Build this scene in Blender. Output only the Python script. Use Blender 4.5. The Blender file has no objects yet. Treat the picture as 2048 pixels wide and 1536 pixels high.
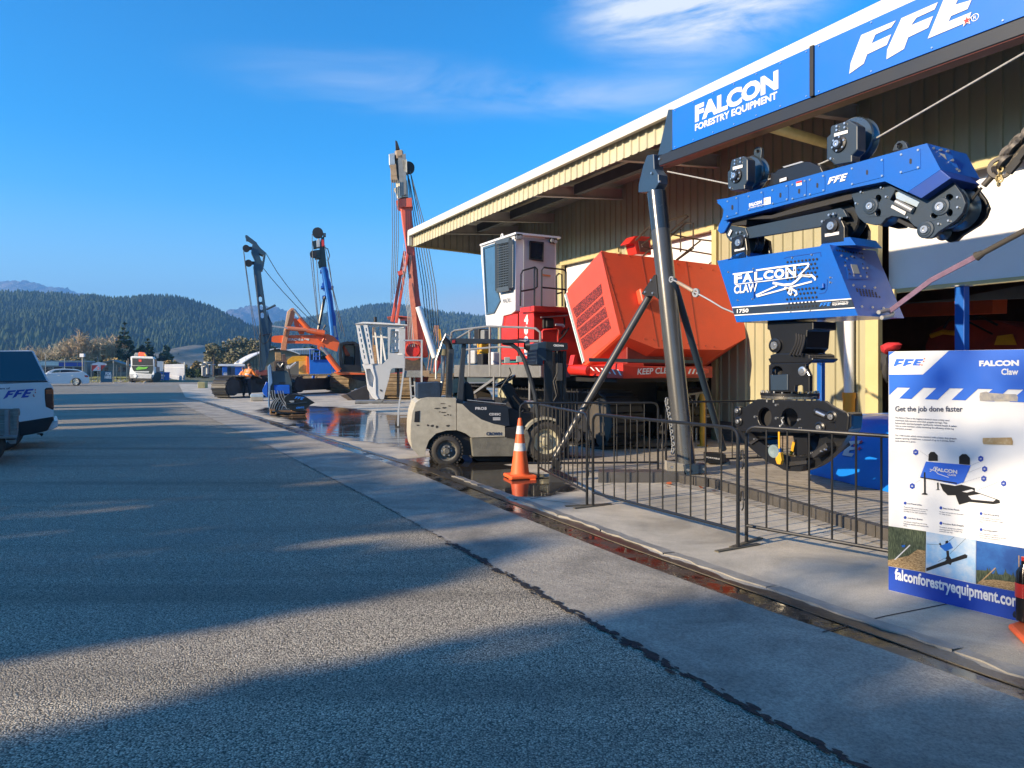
import bpy, bmesh, math, random
from mathutils import Vector, Matrix
from mathutils.geometry import tessellate_polygon
random.seed(7)
S = bpy.context.scene
C = S.collection
R = math.radians
V = Vector
# camera
F, CX, HY, EYE = 1422.0,1024.0,733.0,1.6
cam = bpy.data.cameras.new('camera')
cam.sensor_width = 36.0
cam.lens = F / 2048 * 36.0
cam.shift_y = (HY - 768.0) / 2048
cam.clip_start, cam.clip_end = .05,30000
cam_o = bpy.data.objects.new('camera', cam)
cam_o.location = (0,0, EYE)
cam_o.rotation_euler = (R(90),0,0)
C.objects.link(cam_o)
S.camera = cam_o
EYEP = V((0,0, EYE))
# sky and sun
SUN_EL = 20.0
TRAVEL = V((.857,.515,0)).normalized()
world = bpy.data.worlds.new('World')
S.world = world
world.use_nodes = True
wn, wl = world.node_tree.nodes, world.node_tree.links
wn.clear()
out = wn.new('ShaderNodeOutputWorld')
bg = wn.new('ShaderNodeBackground')
bg.inputs['Strength'].default_value = .102
sky = wn.new('ShaderNodeTexSky')
sky.sky_type = 'NISHITA'
sky.sun_disc = False
sky.sun_elevation = R(SUN_EL)
sky.sun_rotation = math.atan2(-TRAVEL.x, -TRAVEL.y)
sky.altitude = 200
sky.air_density = 1.0
sky.dust_density = .4
sky.ozone_density = 3.0
hsv = wn.new('ShaderNodeHueSaturation')
hsv.inputs['Saturation'].default_value = 1.42
hsv.inputs['Hue'].default_value = .497
hsv.inputs['Value'].default_value = 1.0
gm_ = wn.new('ShaderNodeGamma'); gm_.inputs[1].default_value = 1.25
wl.new(sky.outputs[0], gm_.inputs[0]); wl.new(gm_.outputs[0], hsv.inputs['Color'])
tc = wn.new('ShaderNodeTexCoord')
mp = wn.new('ShaderNodeMapping')
mp.inputs['Scale'].default_value = (1.6,1.6,7.0)
mp.inputs['Rotation'].default_value = (.05,-.18,0)
wl.new(tc.outputs['Generated'], mp.inputs[0])
nz = wn.new('ShaderNodeTexNoise')
nz.inputs['Scale'].default_value = 2.2
nz.inputs['Detail'].default_value = 9
nz.inputs['Roughness'].default_value = .62
nz.inputs['Distortion'].default_value = .7
wl.new(mp.outputs[0], nz.inputs['Vector'])
def wmath(op, a, b=None, c=None):
    n = wn.new('ShaderNodeMath'); n.operation = op; n.use_clamp = False
    for i, x in enumerate((a, b, c)):
        if x is None: continue
        if isinstance(x, (int, float)): n.inputs[i].default_value = x
        else: wl.new(x, n.inputs[i])
    return n.outputs[0]
def wblob(d, tight, stretch):
    """soft mask round a sky direction"""
    d = V(d).normalized()
    m = wn.new('ShaderNodeVectorMath'); m.operation = 'SUBTRACT'
    nn = wn.new('ShaderNodeVectorMath'); nn.operation = 'NORMALIZE'
    wl.new(tc.outputs['Generated'], nn.inputs[0])
    wl.new(nn.outputs[0], m.inputs[0]); m.inputs[1].default_value = d
    s = wn.new('ShaderNodeVectorMath'); s.operation = 'MULTIPLY'
    wl.new(m.outputs[0], s.inputs[0]); s.inputs[1].default_value = stretch
    l = wn.new('ShaderNodeVectorMath'); l.operation = 'LENGTH'
    wl.new(s.outputs[0], l.inputs[0])
    mr = wn.new('ShaderNodeMapRange'); mr.interpolation_type = 'SMOOTHSTEP'
    wl.new(l.outputs['Value'], mr.inputs[0])
    mr.inputs[1].default_value = tight; mr.inputs[2].default_value = 0
    mr.inputs[3].default_value = 0; mr.inputs[4].default_value = 1
    return mr.outputs[0]
def wdir(px, py):
    return ((px - CX) / F, 1,(HY - py) / F)
b1 = wblob(wdir(1390,10),.27,(1.3,1,3.4))
b2 = wblob(wdir(800,170),.30,(1.0,1,6.0))
b3 = wblob(wdir(960,625),.14,(1.0,1,2.6))
b4 = wblob(wdir(1250,190),.24,(1.0,1,6.0))
cl = wmath('MULTIPLY', wmath('MAXIMUM', wmath('ADD', nz.outputs[0],-.40),.0),4.5)
m1 = wmath('MULTIPLY', wmath('MULTIPLY', b1, cl),1.7)
m2 = wmath('MULTIPLY', wmath('MULTIPLY', b2, cl),.3)
m3 = wmath('MULTIPLY', b3,.75)
m4 = wmath('MULTIPLY', wmath('MULTIPLY', b4, cl),.35)
n_ = wn.new('ShaderNodeMath'); n_.operation = 'ADD'; n_.use_clamp = True
wl.new(wmath('ADD', wmath('ADD', m1, m2), m4), n_.inputs[0]); wl.new(m3, n_.inputs[1])
mixc = wn.new('ShaderNodeMix'); mixc.data_type = 'RGBA'
wl.new(n_.outputs[0], mixc.inputs[0])
sx = wn.new('ShaderNodeSeparateXYZ'); wl.new(tc.outputs['Generated'], sx.inputs[0])
pr0 = wn.new('ShaderNodeMapRange'); pr0.interpolation_type = 'SMOOTHSTEP'
wl.new(sx.outputs[2], pr0.inputs[0])
for i, q in enumerate((.0,.30,.50,.0)): pr0.inputs[i + 1].default_value = q
mh = wn.new('ShaderNodeMix'); mh.data_type = 'RGBA'
wl.new(pr0.outputs[0], mh.inputs[0]); wl.new(hsv.outputs[0], mh.inputs[6]); mh.inputs[7].default_value = (3.2,4.3,5.0,1)
wl.new(mh.outputs[2], mixc.inputs[6])
mixc.inputs[7].default_value = (4.6,4.9,5.2,1)
wl.new(mixc.outputs[2], bg.inputs[0])
wl.new(bg.outputs[0], out.inputs[0])
sun = bpy.data.lights.new('sun', 'SUN')
sun.energy = 5.0
sun.angle = R(.6)
sun.color = (1.0,.80,.54)
sun_o = bpy.data.objects.new('sun', sun)
sdir = V((TRAVEL.x * math.cos(R(SUN_EL)), TRAVEL.y * math.cos(R(SUN_EL)),-math.sin(R(SUN_EL))))
sun_o.rotation_euler = sdir.to_track_quat('-Z', 'Y').to_euler()
sun_o.location = (-30,-20,30)
C.objects.link(sun_o)
S.view_settings.view_transform = 'Standard'
S.view_settings.look = 'None'
S.view_settings.exposure = 1.08
S.view_settings.gamma = 1.0
S.cycles.max_bounces = 6
S.cycles.diffuse_bounces = 3
S.cycles.glossy_bounces = 4
S.cycles.transmission_bounces = 6
S.cycles.transparent_max_bounces = 12
S.cycles.volume_bounces = 0
S.cycles.caustics_reflective = False
S.cycles.caustics_refractive = False
# points
def W(px, py, Y):
    return V(((px - CX) / F * Y, Y, EYE - (py - HY) / F * Y))
def G(px, py, z=0.0):
    return W(px, py, (EYE - z) * F / (py - HY))
def hit(px, py, p0, n):
    d = V(((px - CX) / F, 1,-(py - HY) / F))
    return EYEP + d * ((p0 - EYEP).dot(n) / d.dot(n))
def zz(z, pts):
    x0, y0, s = z
    return [(x0 + x / s, y0 + y / s) for x, y in pts]
class Plane:
    """a real plane: origin, horizontal run u, up v; pix() finds where a sight line meets it"""
    def __init__(self, o, u, v=(0,0,1)):
        self.o, self.u = V(o), V(u).normalized()
        self.v = V(v).normalized()
        self.n = self.u.cross(self.v).normalized()      # towards the viewer for u to the right
    def pix(self, pts, off=0.0):
        return [hit(x, y, self.o + self.n * off, self.n) for x, y in pts]
    def p(self, px, py, off=0.0):
        return hit(px, py, self.o + self.n * off, self.n)
    def at(self, a, b, c=0.0):
        return self.o + self.u * a + self.v * b + self.n * c
    def moved(self, off):
        return Plane(self.o + self.n * off, self.u, self.v)
def facing(Y, px=None):
    """upright plane at depth Y, square to the sight line of column px"""
    if px is None: return Plane((0, Y, 0),(1,0,0))
    r = (px - CX) / F
    return Plane((r * Y, Y, 0),(1,-r, 0))
ZS = (1300,0,2.738); ZC = (1420,220,5.389); ZN = (1680,260,5.12); ZB = (1430,470,5.535)
ZG = (1420,640,3.339); ZJ = (1440,780,6.827); ZT = (1770,690,7.313); ZU = (1770,870,4.151)
ZF = (860,660,5.121); ZF2 = (780,440,2.845); ZM = (1000,430,3.571); ZQ = (960,560,6.4)
ZR = (700,600,7.68); ZL = (470,440,5.909); ZE = (380,640,6.827); ZD = (560,580,5.907)
ZY = (620,260,2.56); ZV = (0,680,5.908); ZH = (80,640,6.4); ZI = (0,520,3.84)
ZW = (1640,560,3.84); ZP = (1060,760,4.266); ZA = (820,150,3.657); ZK = (350,440,3.84)
# materials
MATS = {}
def mat(name, col, rough=0.5, metal=0.0, dirt=0.18, scale=2.5, bump=0.0, bscale=40.0, coat=0.0, dirtcol=None, spec=0.5, stretch=None, rvar=0.12):
    if name in MATS: return MATS[name]
    m = bpy.data.materials.new(name)
    m.use_nodes = True
    n, l = m.node_tree.nodes, m.node_tree.links
    b = n['Principled BSDF']
    t = n.new('ShaderNodeTexCoord')
    no = n.new('ShaderNodeTexNoise')
    no.inputs['Scale'].default_value = scale
    no.inputs['Detail'].default_value = 7
    no.inputs['Roughness'].default_value = .65
    src = t.outputs['Object']
    if stretch:
        mpn = n.new('ShaderNodeMapping'); mpn.inputs['Scale'].default_value = stretch
        l.new(src, mpn.inputs[0]); src = mpn.outputs[0]
    l.new(src, no.inputs['Vector'])
    mr = n.new('ShaderNodeMapRange')
    mr.inputs[1].default_value = .34; mr.inputs[2].default_value = .7
    l.new(no.outputs[0], mr.inputs[0])
    mx = n.new('ShaderNodeMix'); mx.data_type = 'RGBA'
    l.new(mr.outputs[0], mx.inputs[0])
    hi = [min(1, c * (1 + dirt * .35)) for c in col]
    lo = dirtcol or [c * (1 - dirt) for c in col]
    mx.inputs[6].default_value = (*hi, 1)
    mx.inputs[7].default_value = (*[h * (1 - (dirt if dirtcol else 1)) + q * (dirt if dirtcol else 1) for h, q in zip(hi, lo)],1)
    l.new(mx.outputs[2], b.inputs['Base Color'])
    rr = n.new('ShaderNodeMapRange')
    rr.inputs[3].default_value = max(.02, rough - rvar); rr.inputs[4].default_value = min(1, rough + rvar)
    l.new(no.outputs[0], rr.inputs[0]); l.new(rr.outputs[0], b.inputs['Roughness'])
    b.inputs['Metallic'].default_value = metal
    b.inputs['Specular IOR Level'].default_value = spec
    b.inputs['Coat Weight'].default_value = coat
    b.inputs['Coat Roughness'].default_value = .12
    if bump:
        n2 = n.new('ShaderNodeTexNoise'); n2.inputs['Scale'].default_value = bscale; n2.inputs['Detail'].default_value = 4
        l.new(t.outputs['Object'], n2.inputs['Vector'])
        bp = n.new('ShaderNodeBump'); bp.inputs['Strength'].default_value = bump; bp.inputs['Distance'].default_value = .01
        l.new(n2.outputs[0], bp.inputs['Height']); l.new(bp.outputs[0], b.inputs['Normal'])
    MATS[name] = m
    return m
blue = mat('blue_paint', (.004,.098,.44),.36, dirt=0.12, coat=0.25)
signblue = mat('sign_blue', (.004,.135,.62),.42, dirt=0.06)
navy = mat('navy_print', (.006,.05,.36),.4, dirt=0.05)
boardblue = mat('board_blue', (.005,.12,.60),.38, dirt=0.06)
slate = mat('slate_paint', (.018,.036,.062),.42, dirt=0.2)
black = mat('black_paint', (.009,.010,.013),.33, dirt=0.3, coat=0.2)
blackmat = mat('black_matt', (.011,.011,.013),.6, dirt=0.3)
polegrey = mat('pole_paint', (.060,.062,.064),.3, dirt=0.35, scale=1.5, coat=0.4, bump=0.06)
steel = mat('bright_steel', (.60,.60,.60),.3, metal=0.9, dirt=0.25)
zinc = mat('zinc_steel', (.45,.46,.46),.42, metal=0.6, dirt=0.3)
cable = mat('wire_rope', (.11,.115,.12),.5, metal=0.3, dirt=0.3, scale=30)
skycable = mat('galvanised_rope', (.42,.42,.40),.5, metal=0.3, dirt=0.3, scale=30)
white = mat('white_paint', (.72,.73,.74),.45, dirt=0.08)
offwhite = mat('white_print', (.60,.60,.62),.5, dirt=0.06)
paper = mat('board_white', (.70,.71,.72),.42, dirt=0.10, scale=1.2)
inktext = mat('ink_print', (.02,.035,.09),.5, dirt=0.05)
red = mat('red_paint', (.62,.030,.018),.38, dirt=0.2, coat=0.25)
orange = mat('faded_orange', (.72,.075,.026),.45, dirt=0.3, scale=1.6, coat=0.1, dirtcol=(.42,.075,.045))
digger = mat('excavator_orange', (.75,.13,.03),.42, dirt=0.25, dirtcol=(.3,.09,.04))
craneR = mat('crane_red', (.55,.055,.03),.45, dirt=0.35, dirtcol=(.45,.2,.12), scale=1.2)
yellow = mat('yellow_paint', (.72,.36,.02),.45, dirt=0.25)
coneM = mat('cone_plastic', (.80,.12,.025),.5, dirt=0.25, dirtcol=(.35,.1,.05), scale=9)
reflect = mat('cone_band', (.55,.56,.56),.5, dirt=0.6, dirtcol=(.2,.2,.2), scale=14)
rubber = mat('tyre_rubber', (.022,.021,.020),.75, dirt=0.6, dirtcol=(.10,.09,.075), scale=5, bump=0.25)
cream = mat('forklift_cream', (.42,.39,.31),.5, dirt=0.5, dirtcol=(.24,.215,.17), scale=9)
grey = mat('grey_paint', (.20,.21,.215),.5, dirt=0.25)
palegrey = mat('pale_grey', (.42,.44,.46),.42, dirt=0.12)
track = mat('track_steel', (.050,.046,.042),.6, metal=0.2, dirt=0.5, dirtcol=(.12,.095,.065), scale=5, bump=0.2)
mudtrack = mat('muddy_track', (.20,.14,.075),.8, dirt=0.6, dirtcol=(.06,.05,.04), scale=4, bump=0.4)
timber = mat('timber', (.42,.27,.13),.75, dirt=0.4, scale=4, stretch=(1,1,8))
glassdark = mat('dark_glass', (.012,.02,.03),.06, dirt=0.1, spec=0.8, rvar=0.02)
glassblue = mat('cab_glass', (.05,.12,.22),.08, dirt=0.15, spec=0.8, rvar=0.03)
wallcream = mat('wall_cream', (.385,.36,.235),.45, dirt=0.24, scale=0.8, stretch=(1,1,.25))
trimcream = mat('trim_cream', (.52,.44,.22),.45, dirt=0.14, scale=1.0)
gutterw = mat('gutter_white', (.62,.60,.54),.4, dirt=0.1)
soffitm = mat('soffit_grey', (.45,.43,.38),.6, dirt=0.3, scale=1.0)
rafterm = mat('rafter_grey', (.42,.41,.38),.6, dirt=0.2)
beamdark = mat('beam_dark', (.055,.06,.065),.6, dirt=0.2)
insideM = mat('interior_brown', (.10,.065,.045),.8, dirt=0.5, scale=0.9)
hivis = mat('hi_vis_orange', (.85,.22,.03),.7, dirt=0.2, scale=8)
denim = mat('dark_trousers', (.020,.024,.035),.8, dirt=0.3, scale=8)
skin = mat('skin', (.50,.27,.18),.55, dirt=0.1)
hair = mat('brown_hair', (.10,.05,.025),.6, dirt=0.3, scale=20)
concretem = mat('kerb_concrete', (.30,.28,.24),.85, dirt=0.3, scale=5, bump=0.3)
brickd = mat('dark_paver', (.065,.06,.055),.85, dirt=0.35, scale=5, bump=0.3)
# mesh builder
BUILT = []
class MB:
    def __init__(self):
        self.v, self.f, self.s = [],[],[]
    def add(self, vs, fs, smooth=False):
        b = len(self.v)
        self.v += [V(x) for x in vs]
        self.f += [tuple(i + b for i in f) for f in fs]
        self.s += [smooth] * len(fs)
        return self
    def box(self, c, sx, sy, sz, u=(1,0,0), v=(0,1,0), w=None):
        c, u, v = V(c), V(u).normalized(), V(v).normalized()
        w = V(w).normalized() if w else u.cross(v).normalized()
        vs = [c + u * (a * sx / 2) + v * (b * sy / 2) + w * (d * sz / 2) for d in (-1,1) for b in (-1,1) for a in (-1,1)]
        return self.add(vs, [(0,1,3,2),(4,6,7,5),(0,4,5,1),(2,3,7,6),(0,2,6,4),(1,5,7,3)])
    def bar(self, a, b, wid, dep=None, up=(0,0,1)):
        """box from a to b"""
        a, b = V(a), V(b)
        d = b - a
        L = d.length
        d = d.normalized()
        up = V(up)
        if abs(d.dot(up)) > .98: up = V((1,0,0)) if abs(d.x) < .9 else V((0,1,0))
        s = d.cross(up).normalized()
        t = s.cross(d).normalized()
        return self.box((a + b) / 2, L, wid, dep or wid, d, s, t)
    def cyl(self, a, b, r, r2=None, n=16, caps=True):
        a, b = V(a), V(b)
        r2 = r if r2 is None else r2
        d = (b - a).normalized()
        h = V((0,0,1)) if abs(d.z) < .9 else V((1,0,0))
        s = d.cross(h).normalized(); t = d.cross(s).normalized()
        vs, fs = [],[]
        for i in range(n):
            q = s * math.cos(2 * math.pi * i / n) + t * math.sin(2 * math.pi * i / n)
            vs += [a + q * r, b + q * r2]
        for i in range(n):
            j = (i + 1) % n
            fs.append((2 * i, 2 * j, 2 * j + 1,2 * i + 1))
        self.add(vs, fs, True)
        if caps:
            self.add([vs[2 * i] for i in range(n)],[tuple(range(n))])
            self.add([vs[2 * i + 1] for i in range(n)],[tuple(range(n - 1,-1,-1))])
        return self
    def tube(self, pts, r, n=8, closed=False, rr=None):
        pts = [V(p) for p in pts]
        m = len(pts)
        vs, fs = [],[]
        prev = None
        for i, p in enumerate(pts):
            a = pts[(i - 1) % m] if (closed or i > 0) else p
            b = pts[(i + 1) % m] if (closed or i < m - 1) else p
            d = (b - a).normalized()
            if prev is None:
                h = V((0,0,1)) if abs(d.z) < .9 else V((1,0,0))
                s = d.cross(h).normalized()
            else:
                s = (prev - d * prev.dot(d)).normalized()
            prev = s
            t = d.cross(s).normalized()
            rad = rr[i] if rr else r
            for k in range(n):
                an = 2 * math.pi * k / n
                vs.append(p + (s * math.cos(an) + t * math.sin(an)) * rad)
        for i in range(m if closed else m - 1):
            for k in range(n):
                a, b = i * n + k, i * n + (k + 1) % n
                c, d2 = ((i + 1) % m) * n + (k + 1) % n, ((i + 1) % m) * n + k
                fs.append((a, b, c, d2))
        self.add(vs, fs, True)
        if not closed:
            self.add(vs[:n],[tuple(range(n))]); self.add(vs[-n:],[tuple(range(n))])
        return self
    def slab(self, pts, t, holes=(), smooth=False):
        """outline (3-D points in one plane) with thickness vector t and holes"""
        loops = [[V(p) for p in pts]] + [[V(p) for p in h] for h in holes]
        t = V(t)
        flat = [p for lp in loops for p in lp]
        tris = tessellate_polygon(loops)
        n = len(flat)
        if holes:
            self.add(flat + [p + t for p in flat],[tuple(x) for x in tris] + [tuple(i + n for i in reversed(x)) for x in tris])
        else:
            self.add(flat + [p + t for p in flat],[tuple(x) for x in tris] + [tuple(i + n for i in reversed(x)) for x in tris])
        for lp in loops:
            m = len(lp)
            self.add(lp + [p + t for p in lp],[(i, (i + 1) % m, (i + 1) % m + m, i + m) for i in range(m)], smooth)
        return self
    def disc(self, c, ax, r, th, n=20):
        c, ax = V(c), V(ax).normalized()
        return self.cyl(c - ax * th / 2, c + ax * th / 2, r, n=n)
    def ring(self, c, ax, ro, ri, th, n=28):
        c, ax = V(c), V(ax).normalized()
        h = V((0,0,1)) if abs(ax.z) < .9 else V((1,0,0))
        s = ax.cross(h).normalized(); t = ax.cross(s).normalized()
        vs, fs = [],[]
        for i in range(n):
            q = s * math.cos(2 * math.pi * i / n) + t * math.sin(2 * math.pi * i / n)
            vs += [c + q * ro - ax * th / 2, c + q * ro + ax * th / 2, c + q * ri + ax * th / 2, c + q * ri - ax * th / 2]
        for i in range(n):
            j = (i + 1) % n
            for k in range(4):
                fs.append((4 * i + k, 4 * j + k, 4 * j + (k + 1) % 4,4 * i + (k + 1) % 4))
        return self.add(vs, fs, True)
    def lathe(self, c, ax, prof, n=28, h=None):
        """prof: (distance along axis, radius)"""
        c, ax = V(c), V(ax).normalized()
        h = V(h) if h else (V((0,0,1)) if abs(ax.z) < .9 else V((1,0,0)))
        s = ax.cross(h).normalized(); t = ax.cross(s).normalized()
        vs, fs = [],[]
        m = len(prof)
        for i in range(n):
            q = s * math.cos(2 * math.pi * i / n) + t * math.sin(2 * math.pi * i / n)
            for d, r in prof: vs.append(c + ax * d + q * r)
        for i in range(n):
            j = (i + 1) % n
            for k in range(m - 1):
                fs.append((i * m + k, j * m + k, j * m + k + 1, i * m + k + 1))
        return self.add(vs, fs, True)
    def ribbon(self, pts, w, nrm, th):
        """flat band along a polyline lying on a surface with normal nrm, mitred"""
        pts = [V(p) for p in pts]; nrm = V(nrm).normalized()
        L, Rr = [],[]
        for i, p in enumerate(pts):
            d0 = (p - pts[i - 1]).normalized() if i > 0 else None
            d1 = (pts[i + 1] - p).normalized() if i < len(pts) - 1 else None
            d = ((d0 or d1) + (d1 or d0)).normalized()
            s = nrm.cross(d).normalized()
            k = 1.0
            if d0 and d1: k = 1 / max(.5, s.dot(nrm.cross(d0).normalized()))
            ww = w[i] if isinstance(w, (list, tuple)) else w
            L.append(p + s * (ww / 2 * k)); Rr.append(p - s * (ww / 2 * k))
        vs, fs = [],[]
        t = nrm * th
        for a, b in zip(L, Rr): vs += [a, b, a + t, b + t]
        for i in range(len(pts) - 1):
            a, b = 4 * i, 4 * i + 4
            fs += [(a + 2, a + 3, b + 3, b + 2),(a, a + 2, b + 2, b),(a + 1, b + 1, b + 3, a + 3),(a, b, b + 1, a + 1)]
        e = 4 * (len(pts) - 1)
        fs += [(0,1,3,2),(e, e + 2, e + 3, e + 1)]
        return self.add(vs, fs)
    def build(self, name, m, parent=None, bev=0.0, sharp=35, org=None, fix=True):
        base = world_loc(parent) if parent else (V(org) if org else V((0,0,0)))
        me = bpy.data.meshes.new(name)
        me.from_pydata([tuple(p - base) for p in self.v],[], self.f)
        if fix:
            bm = bmesh.new(); bm.from_mesh(me)
            bmesh.ops.remove_doubles(bm, verts=bm.verts, dist=1e-5)
            bmesh.ops.recalc_face_normals(bm, faces=bm.faces)
            for f in bm.faces: f.smooth = any(self.s)
            bm.to_mesh(me); bm.free()
            if any(self.s): me.set_sharp_from_angle(angle=R(sharp))
        else:
            me.polygons.foreach_set('use_smooth', self.s)
        me.materials.append(m)
        o = bpy.data.objects.new(name, me)
        C.objects.link(o)
        if parent: o.parent = parent
        else: o.location = base
        if bev:
            b = o.modifiers.new('bevel', 'BEVEL'); b.width = bev; b.segments = 2; b.limit_method = 'ANGLE'; b.angle_limit = R(40)
            b.harden_normals = False
        BUILT.append(o)
        return o
def world_loc(o):
    p = V((0,0,0))
    while o is not None:
        p += o.location; o = o.parent
    return p
def tag(o, label, cat, group=None, kind=None):
    if label: o['label'] = label
    if cat: o['category'] = cat
    if group: o['group'] = group
    if kind: o['kind'] = kind
    return o
def thing(name, label, cat, loc, group=None):
    o = bpy.data.objects.new(name, None)
    o.location = loc
    o.empty_display_size = .2
    C.objects.link(o)
    return tag(o, label, cat, group)
def copy_tree(o, parent=None):
    c = o.copy(); C.objects.link(c)
    if parent is not None: c.parent = parent
    for ch in list(o.children): copy_tree(ch, c)
    return c
def decal(o, mb, m):
    """add marks, bolts or lettering to the mesh of the part that carries them"""
    me = o.data
    base = world_loc(o)
    if m.name not in [x.name for x in me.materials]: me.materials.append(m)
    idx = [x.name for x in me.materials].index(m.name)
    bm = bmesh.new(); bm.from_mesh(me)
    vs = [bm.verts.new(p - base) for p in mb.v]
    bm.verts.ensure_lookup_table()
    new = []
    for f, sm in zip(mb.f, mb.s):
        try: fc = bm.faces.new([vs[i] for i in f])
        except ValueError: continue
        fc.material_index = idx; fc.smooth = sm; new.append(fc)
    bmesh.ops.recalc_face_normals(bm, faces=new)
    bm.to_mesh(me); bm.free()
    return o
TXT = {}
def text_mesh(s, bold):
    k = (s, bold)
    if k in TXT: return TXT[k]
    cu = bpy.data.curves.new('lettering', 'FONT')
    cu.body = s; cu.size = 1.0; cu.extrude = .0; cu.offset = bold; cu.resolution_u = 3
    ob = bpy.data.objects.new('lettering', cu)
    C.objects.link(ob)
    dg = bpy.context.evaluated_depsgraph_get()
    me = bpy.data.meshes.new_from_object(ob.evaluated_get(dg))
    vs = [V(v.co) for v in me.vertices]; fs = [tuple(p.vertices) for p in me.polygons]
    bpy.data.objects.remove(ob); bpy.data.curves.remove(cu); bpy.data.meshes.remove(me)
    TXT[k] = (vs, fs)
    return TXT[k]
def add_text(mb, s, BL, BR, TL, bold=0.0, lift=0.002):
    """lettering stretched between three corners of its own box"""
    vs, fs = text_mesh(s, bold)
    x0 = min(v.x for v in vs); x1 = max(v.x for v in vs); y0 = min(v.y for v in vs); y1 = max(v.y for v in vs)
    BL, BR, TL = V(BL), V(BR), V(TL)
    n = (BR - BL).cross(TL - BL).normalized() * lift
    mb.add([BL + (BR - BL) * ((v.x - x0) / (x1 - x0)) + (TL - BL) * ((v.y - y0) / (y1 - y0)) + n for v in vs], fs)
F_POLY = [(0,0),(0,1),(1.0,1),(1.0,.80),(.40,.80),(.40,.64),(.86,.64),(.86,.44),(.40,.44),(.40,.20)]
E_POLY = [(0,0),(0,1),(1.0,1),(1.0,.80),(.40,.80),(.40,.62),(.92,.62),(.92,.41),(.40,.41),(.40,.21),(.92,.21),(.92,0)]
def add_logo(mb, BL, BR, TL, lift=0.003, shear=0.42):
    """three slanted heavy letters F F E between the corners"""
    BL, BR, TL = V(BL), V(BR), V(TL)
    n = (BR - BL).cross(TL - BL).normalized()
    tot = 3.3 + shear
    for k, poly in enumerate((F_POLY, F_POLY, E_POLY)):
        pts = []
        for x, y in poly:
            X = (x + 1.12 * k + shear * y) / tot
            pts.append(BL + (BR - BL) * X + (TL - BL) * y + n * .0005)
        mb.slab(pts, n * lift)
def star(mb, c, u, v, r, lift=0.004):
    c, u, v = V(c), V(u).normalized(), V(v).normalized()
    n = u.cross(v)
    pts = [c + u * (math.sin(i * math.pi / 5) * (r if i % 2 == 0 else r * .42)) + v * (math.cos(i * math.pi / 5) * (r if i % 2 == 0 else r * .42)) for i in range(10)]
    mb.slab(pts, n * lift)
def circ(pl, px, py, rpx, n=20, off=0.0, ry=None):
    ry = ry or rpx
    return pl.pix([(px + rpx * math.cos(2 * math.pi * i / n), py + ry * math.sin(2 * math.pi * i / n)) for i in range(n)], off)
def bolts(mb, pl, pts, r, off, th=0.02):
    for x, y in pts:
        c = pl.p(x, y, off)
        mb.cyl(c - pl.n * .005, c + pl.n * th, r, r * .8, n=8)
# THE SETTING
BD = V((-.4757,.8796,0))        # along the building, away
BN = V((.8796,.4757,0))         # square to it, into the building
def B(n, d, z=0.0):
    return BN * n + BD * d + V((0,0, z))
def nodes(m):
    return m.node_tree.nodes, m.node_tree.links
def newmat(name):
    m = bpy.data.materials.new(name); m.use_nodes = True
    n, l = nodes(m)
    return m, n, l, n['Principled BSDF']
class NT:
    """short-hand for shader maths"""
    def __init__(self, n, l): self.n, self.l = n, l
    def _in(self, s, x):
        if isinstance(x, (int, float)): s.default_value = x
        elif isinstance(x, tuple): s.default_value = x
        else: self.l.new(x, s)
    def m(self, op, a, b=0.0, clamp=False):
        k = self.n.new('ShaderNodeMath'); k.operation = op; k.use_clamp = clamp
        self._in(k.inputs[0], a); self._in(k.inputs[1], b)
        return k.outputs[0]
    def noise(self, vec, sc, det=5, rough=0.6, dist=0.0):
        k = self.n.new('ShaderNodeTexNoise'); self.l.new(vec, k.inputs['Vector'])
        k.inputs['Scale'].default_value = sc; k.inputs['Detail'].default_value = det
        k.inputs['Roughness'].default_value = rough; k.inputs['Distortion'].default_value = dist
        return k.outputs[0]
    def voro(self, vec, sc, feat='F1', out='Distance'):
        k = self.n.new('ShaderNodeTexVoronoi'); k.feature = feat; self.l.new(vec, k.inputs['Vector'])
        k.inputs['Scale'].default_value = sc
        return k.outputs[out]
    def rng(self, x, a, b, c=0.0, d=1.0, smooth=False):
        k = self.n.new('ShaderNodeMapRange')
        if smooth: k.interpolation_type = 'SMOOTHSTEP'
        self.l.new(x, k.inputs[0])
        for i, q in enumerate((a, b, c, d)): k.inputs[i + 1].default_value = q
        return k.outputs[0]
    def mix(self, f, a, b):
        k = self.n.new('ShaderNodeMix'); k.data_type = 'RGBA'
        self._in(k.inputs[0], f); self._in(k.inputs[6], a); self._in(k.inputs[7], b)
        return k.outputs[2]
    def bump(self, h, st, dist, nrm=None):
        k = self.n.new('ShaderNodeBump'); k.inputs['Strength'].default_value = st if isinstance(st, (int, float)) else 1
        if not isinstance(st, (int, float)): self.l.new(st, k.inputs['Strength'])
        k.inputs['Distance'].default_value = dist
        self.l.new(h, k.inputs['Height'])
        if nrm: self.l.new(nrm, k.inputs['Normal'])
        return k.outputs[0]
    def mapping(self, vec, loc=(0,0,0), rot=(0,0,0), sc=(1,1,1), typ='POINT'):
        k = self.n.new('ShaderNodeMapping'); k.vector_type = typ
        self.l.new(vec, k.inputs[0])
        k.inputs['Location'].default_value = loc; k.inputs['Rotation'].default_value = rot; k.inputs['Scale'].default_value = sc
        return k.outputs[0]
    def length(self, vec):
        k = self.n.new('ShaderNodeVectorMath'); k.operation = 'LENGTH'; self.l.new(vec, k.inputs[0])
        return k.outputs['Value']
    def coord(self):
        return self.n.new('ShaderNodeTexCoord').outputs['Object']
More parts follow.
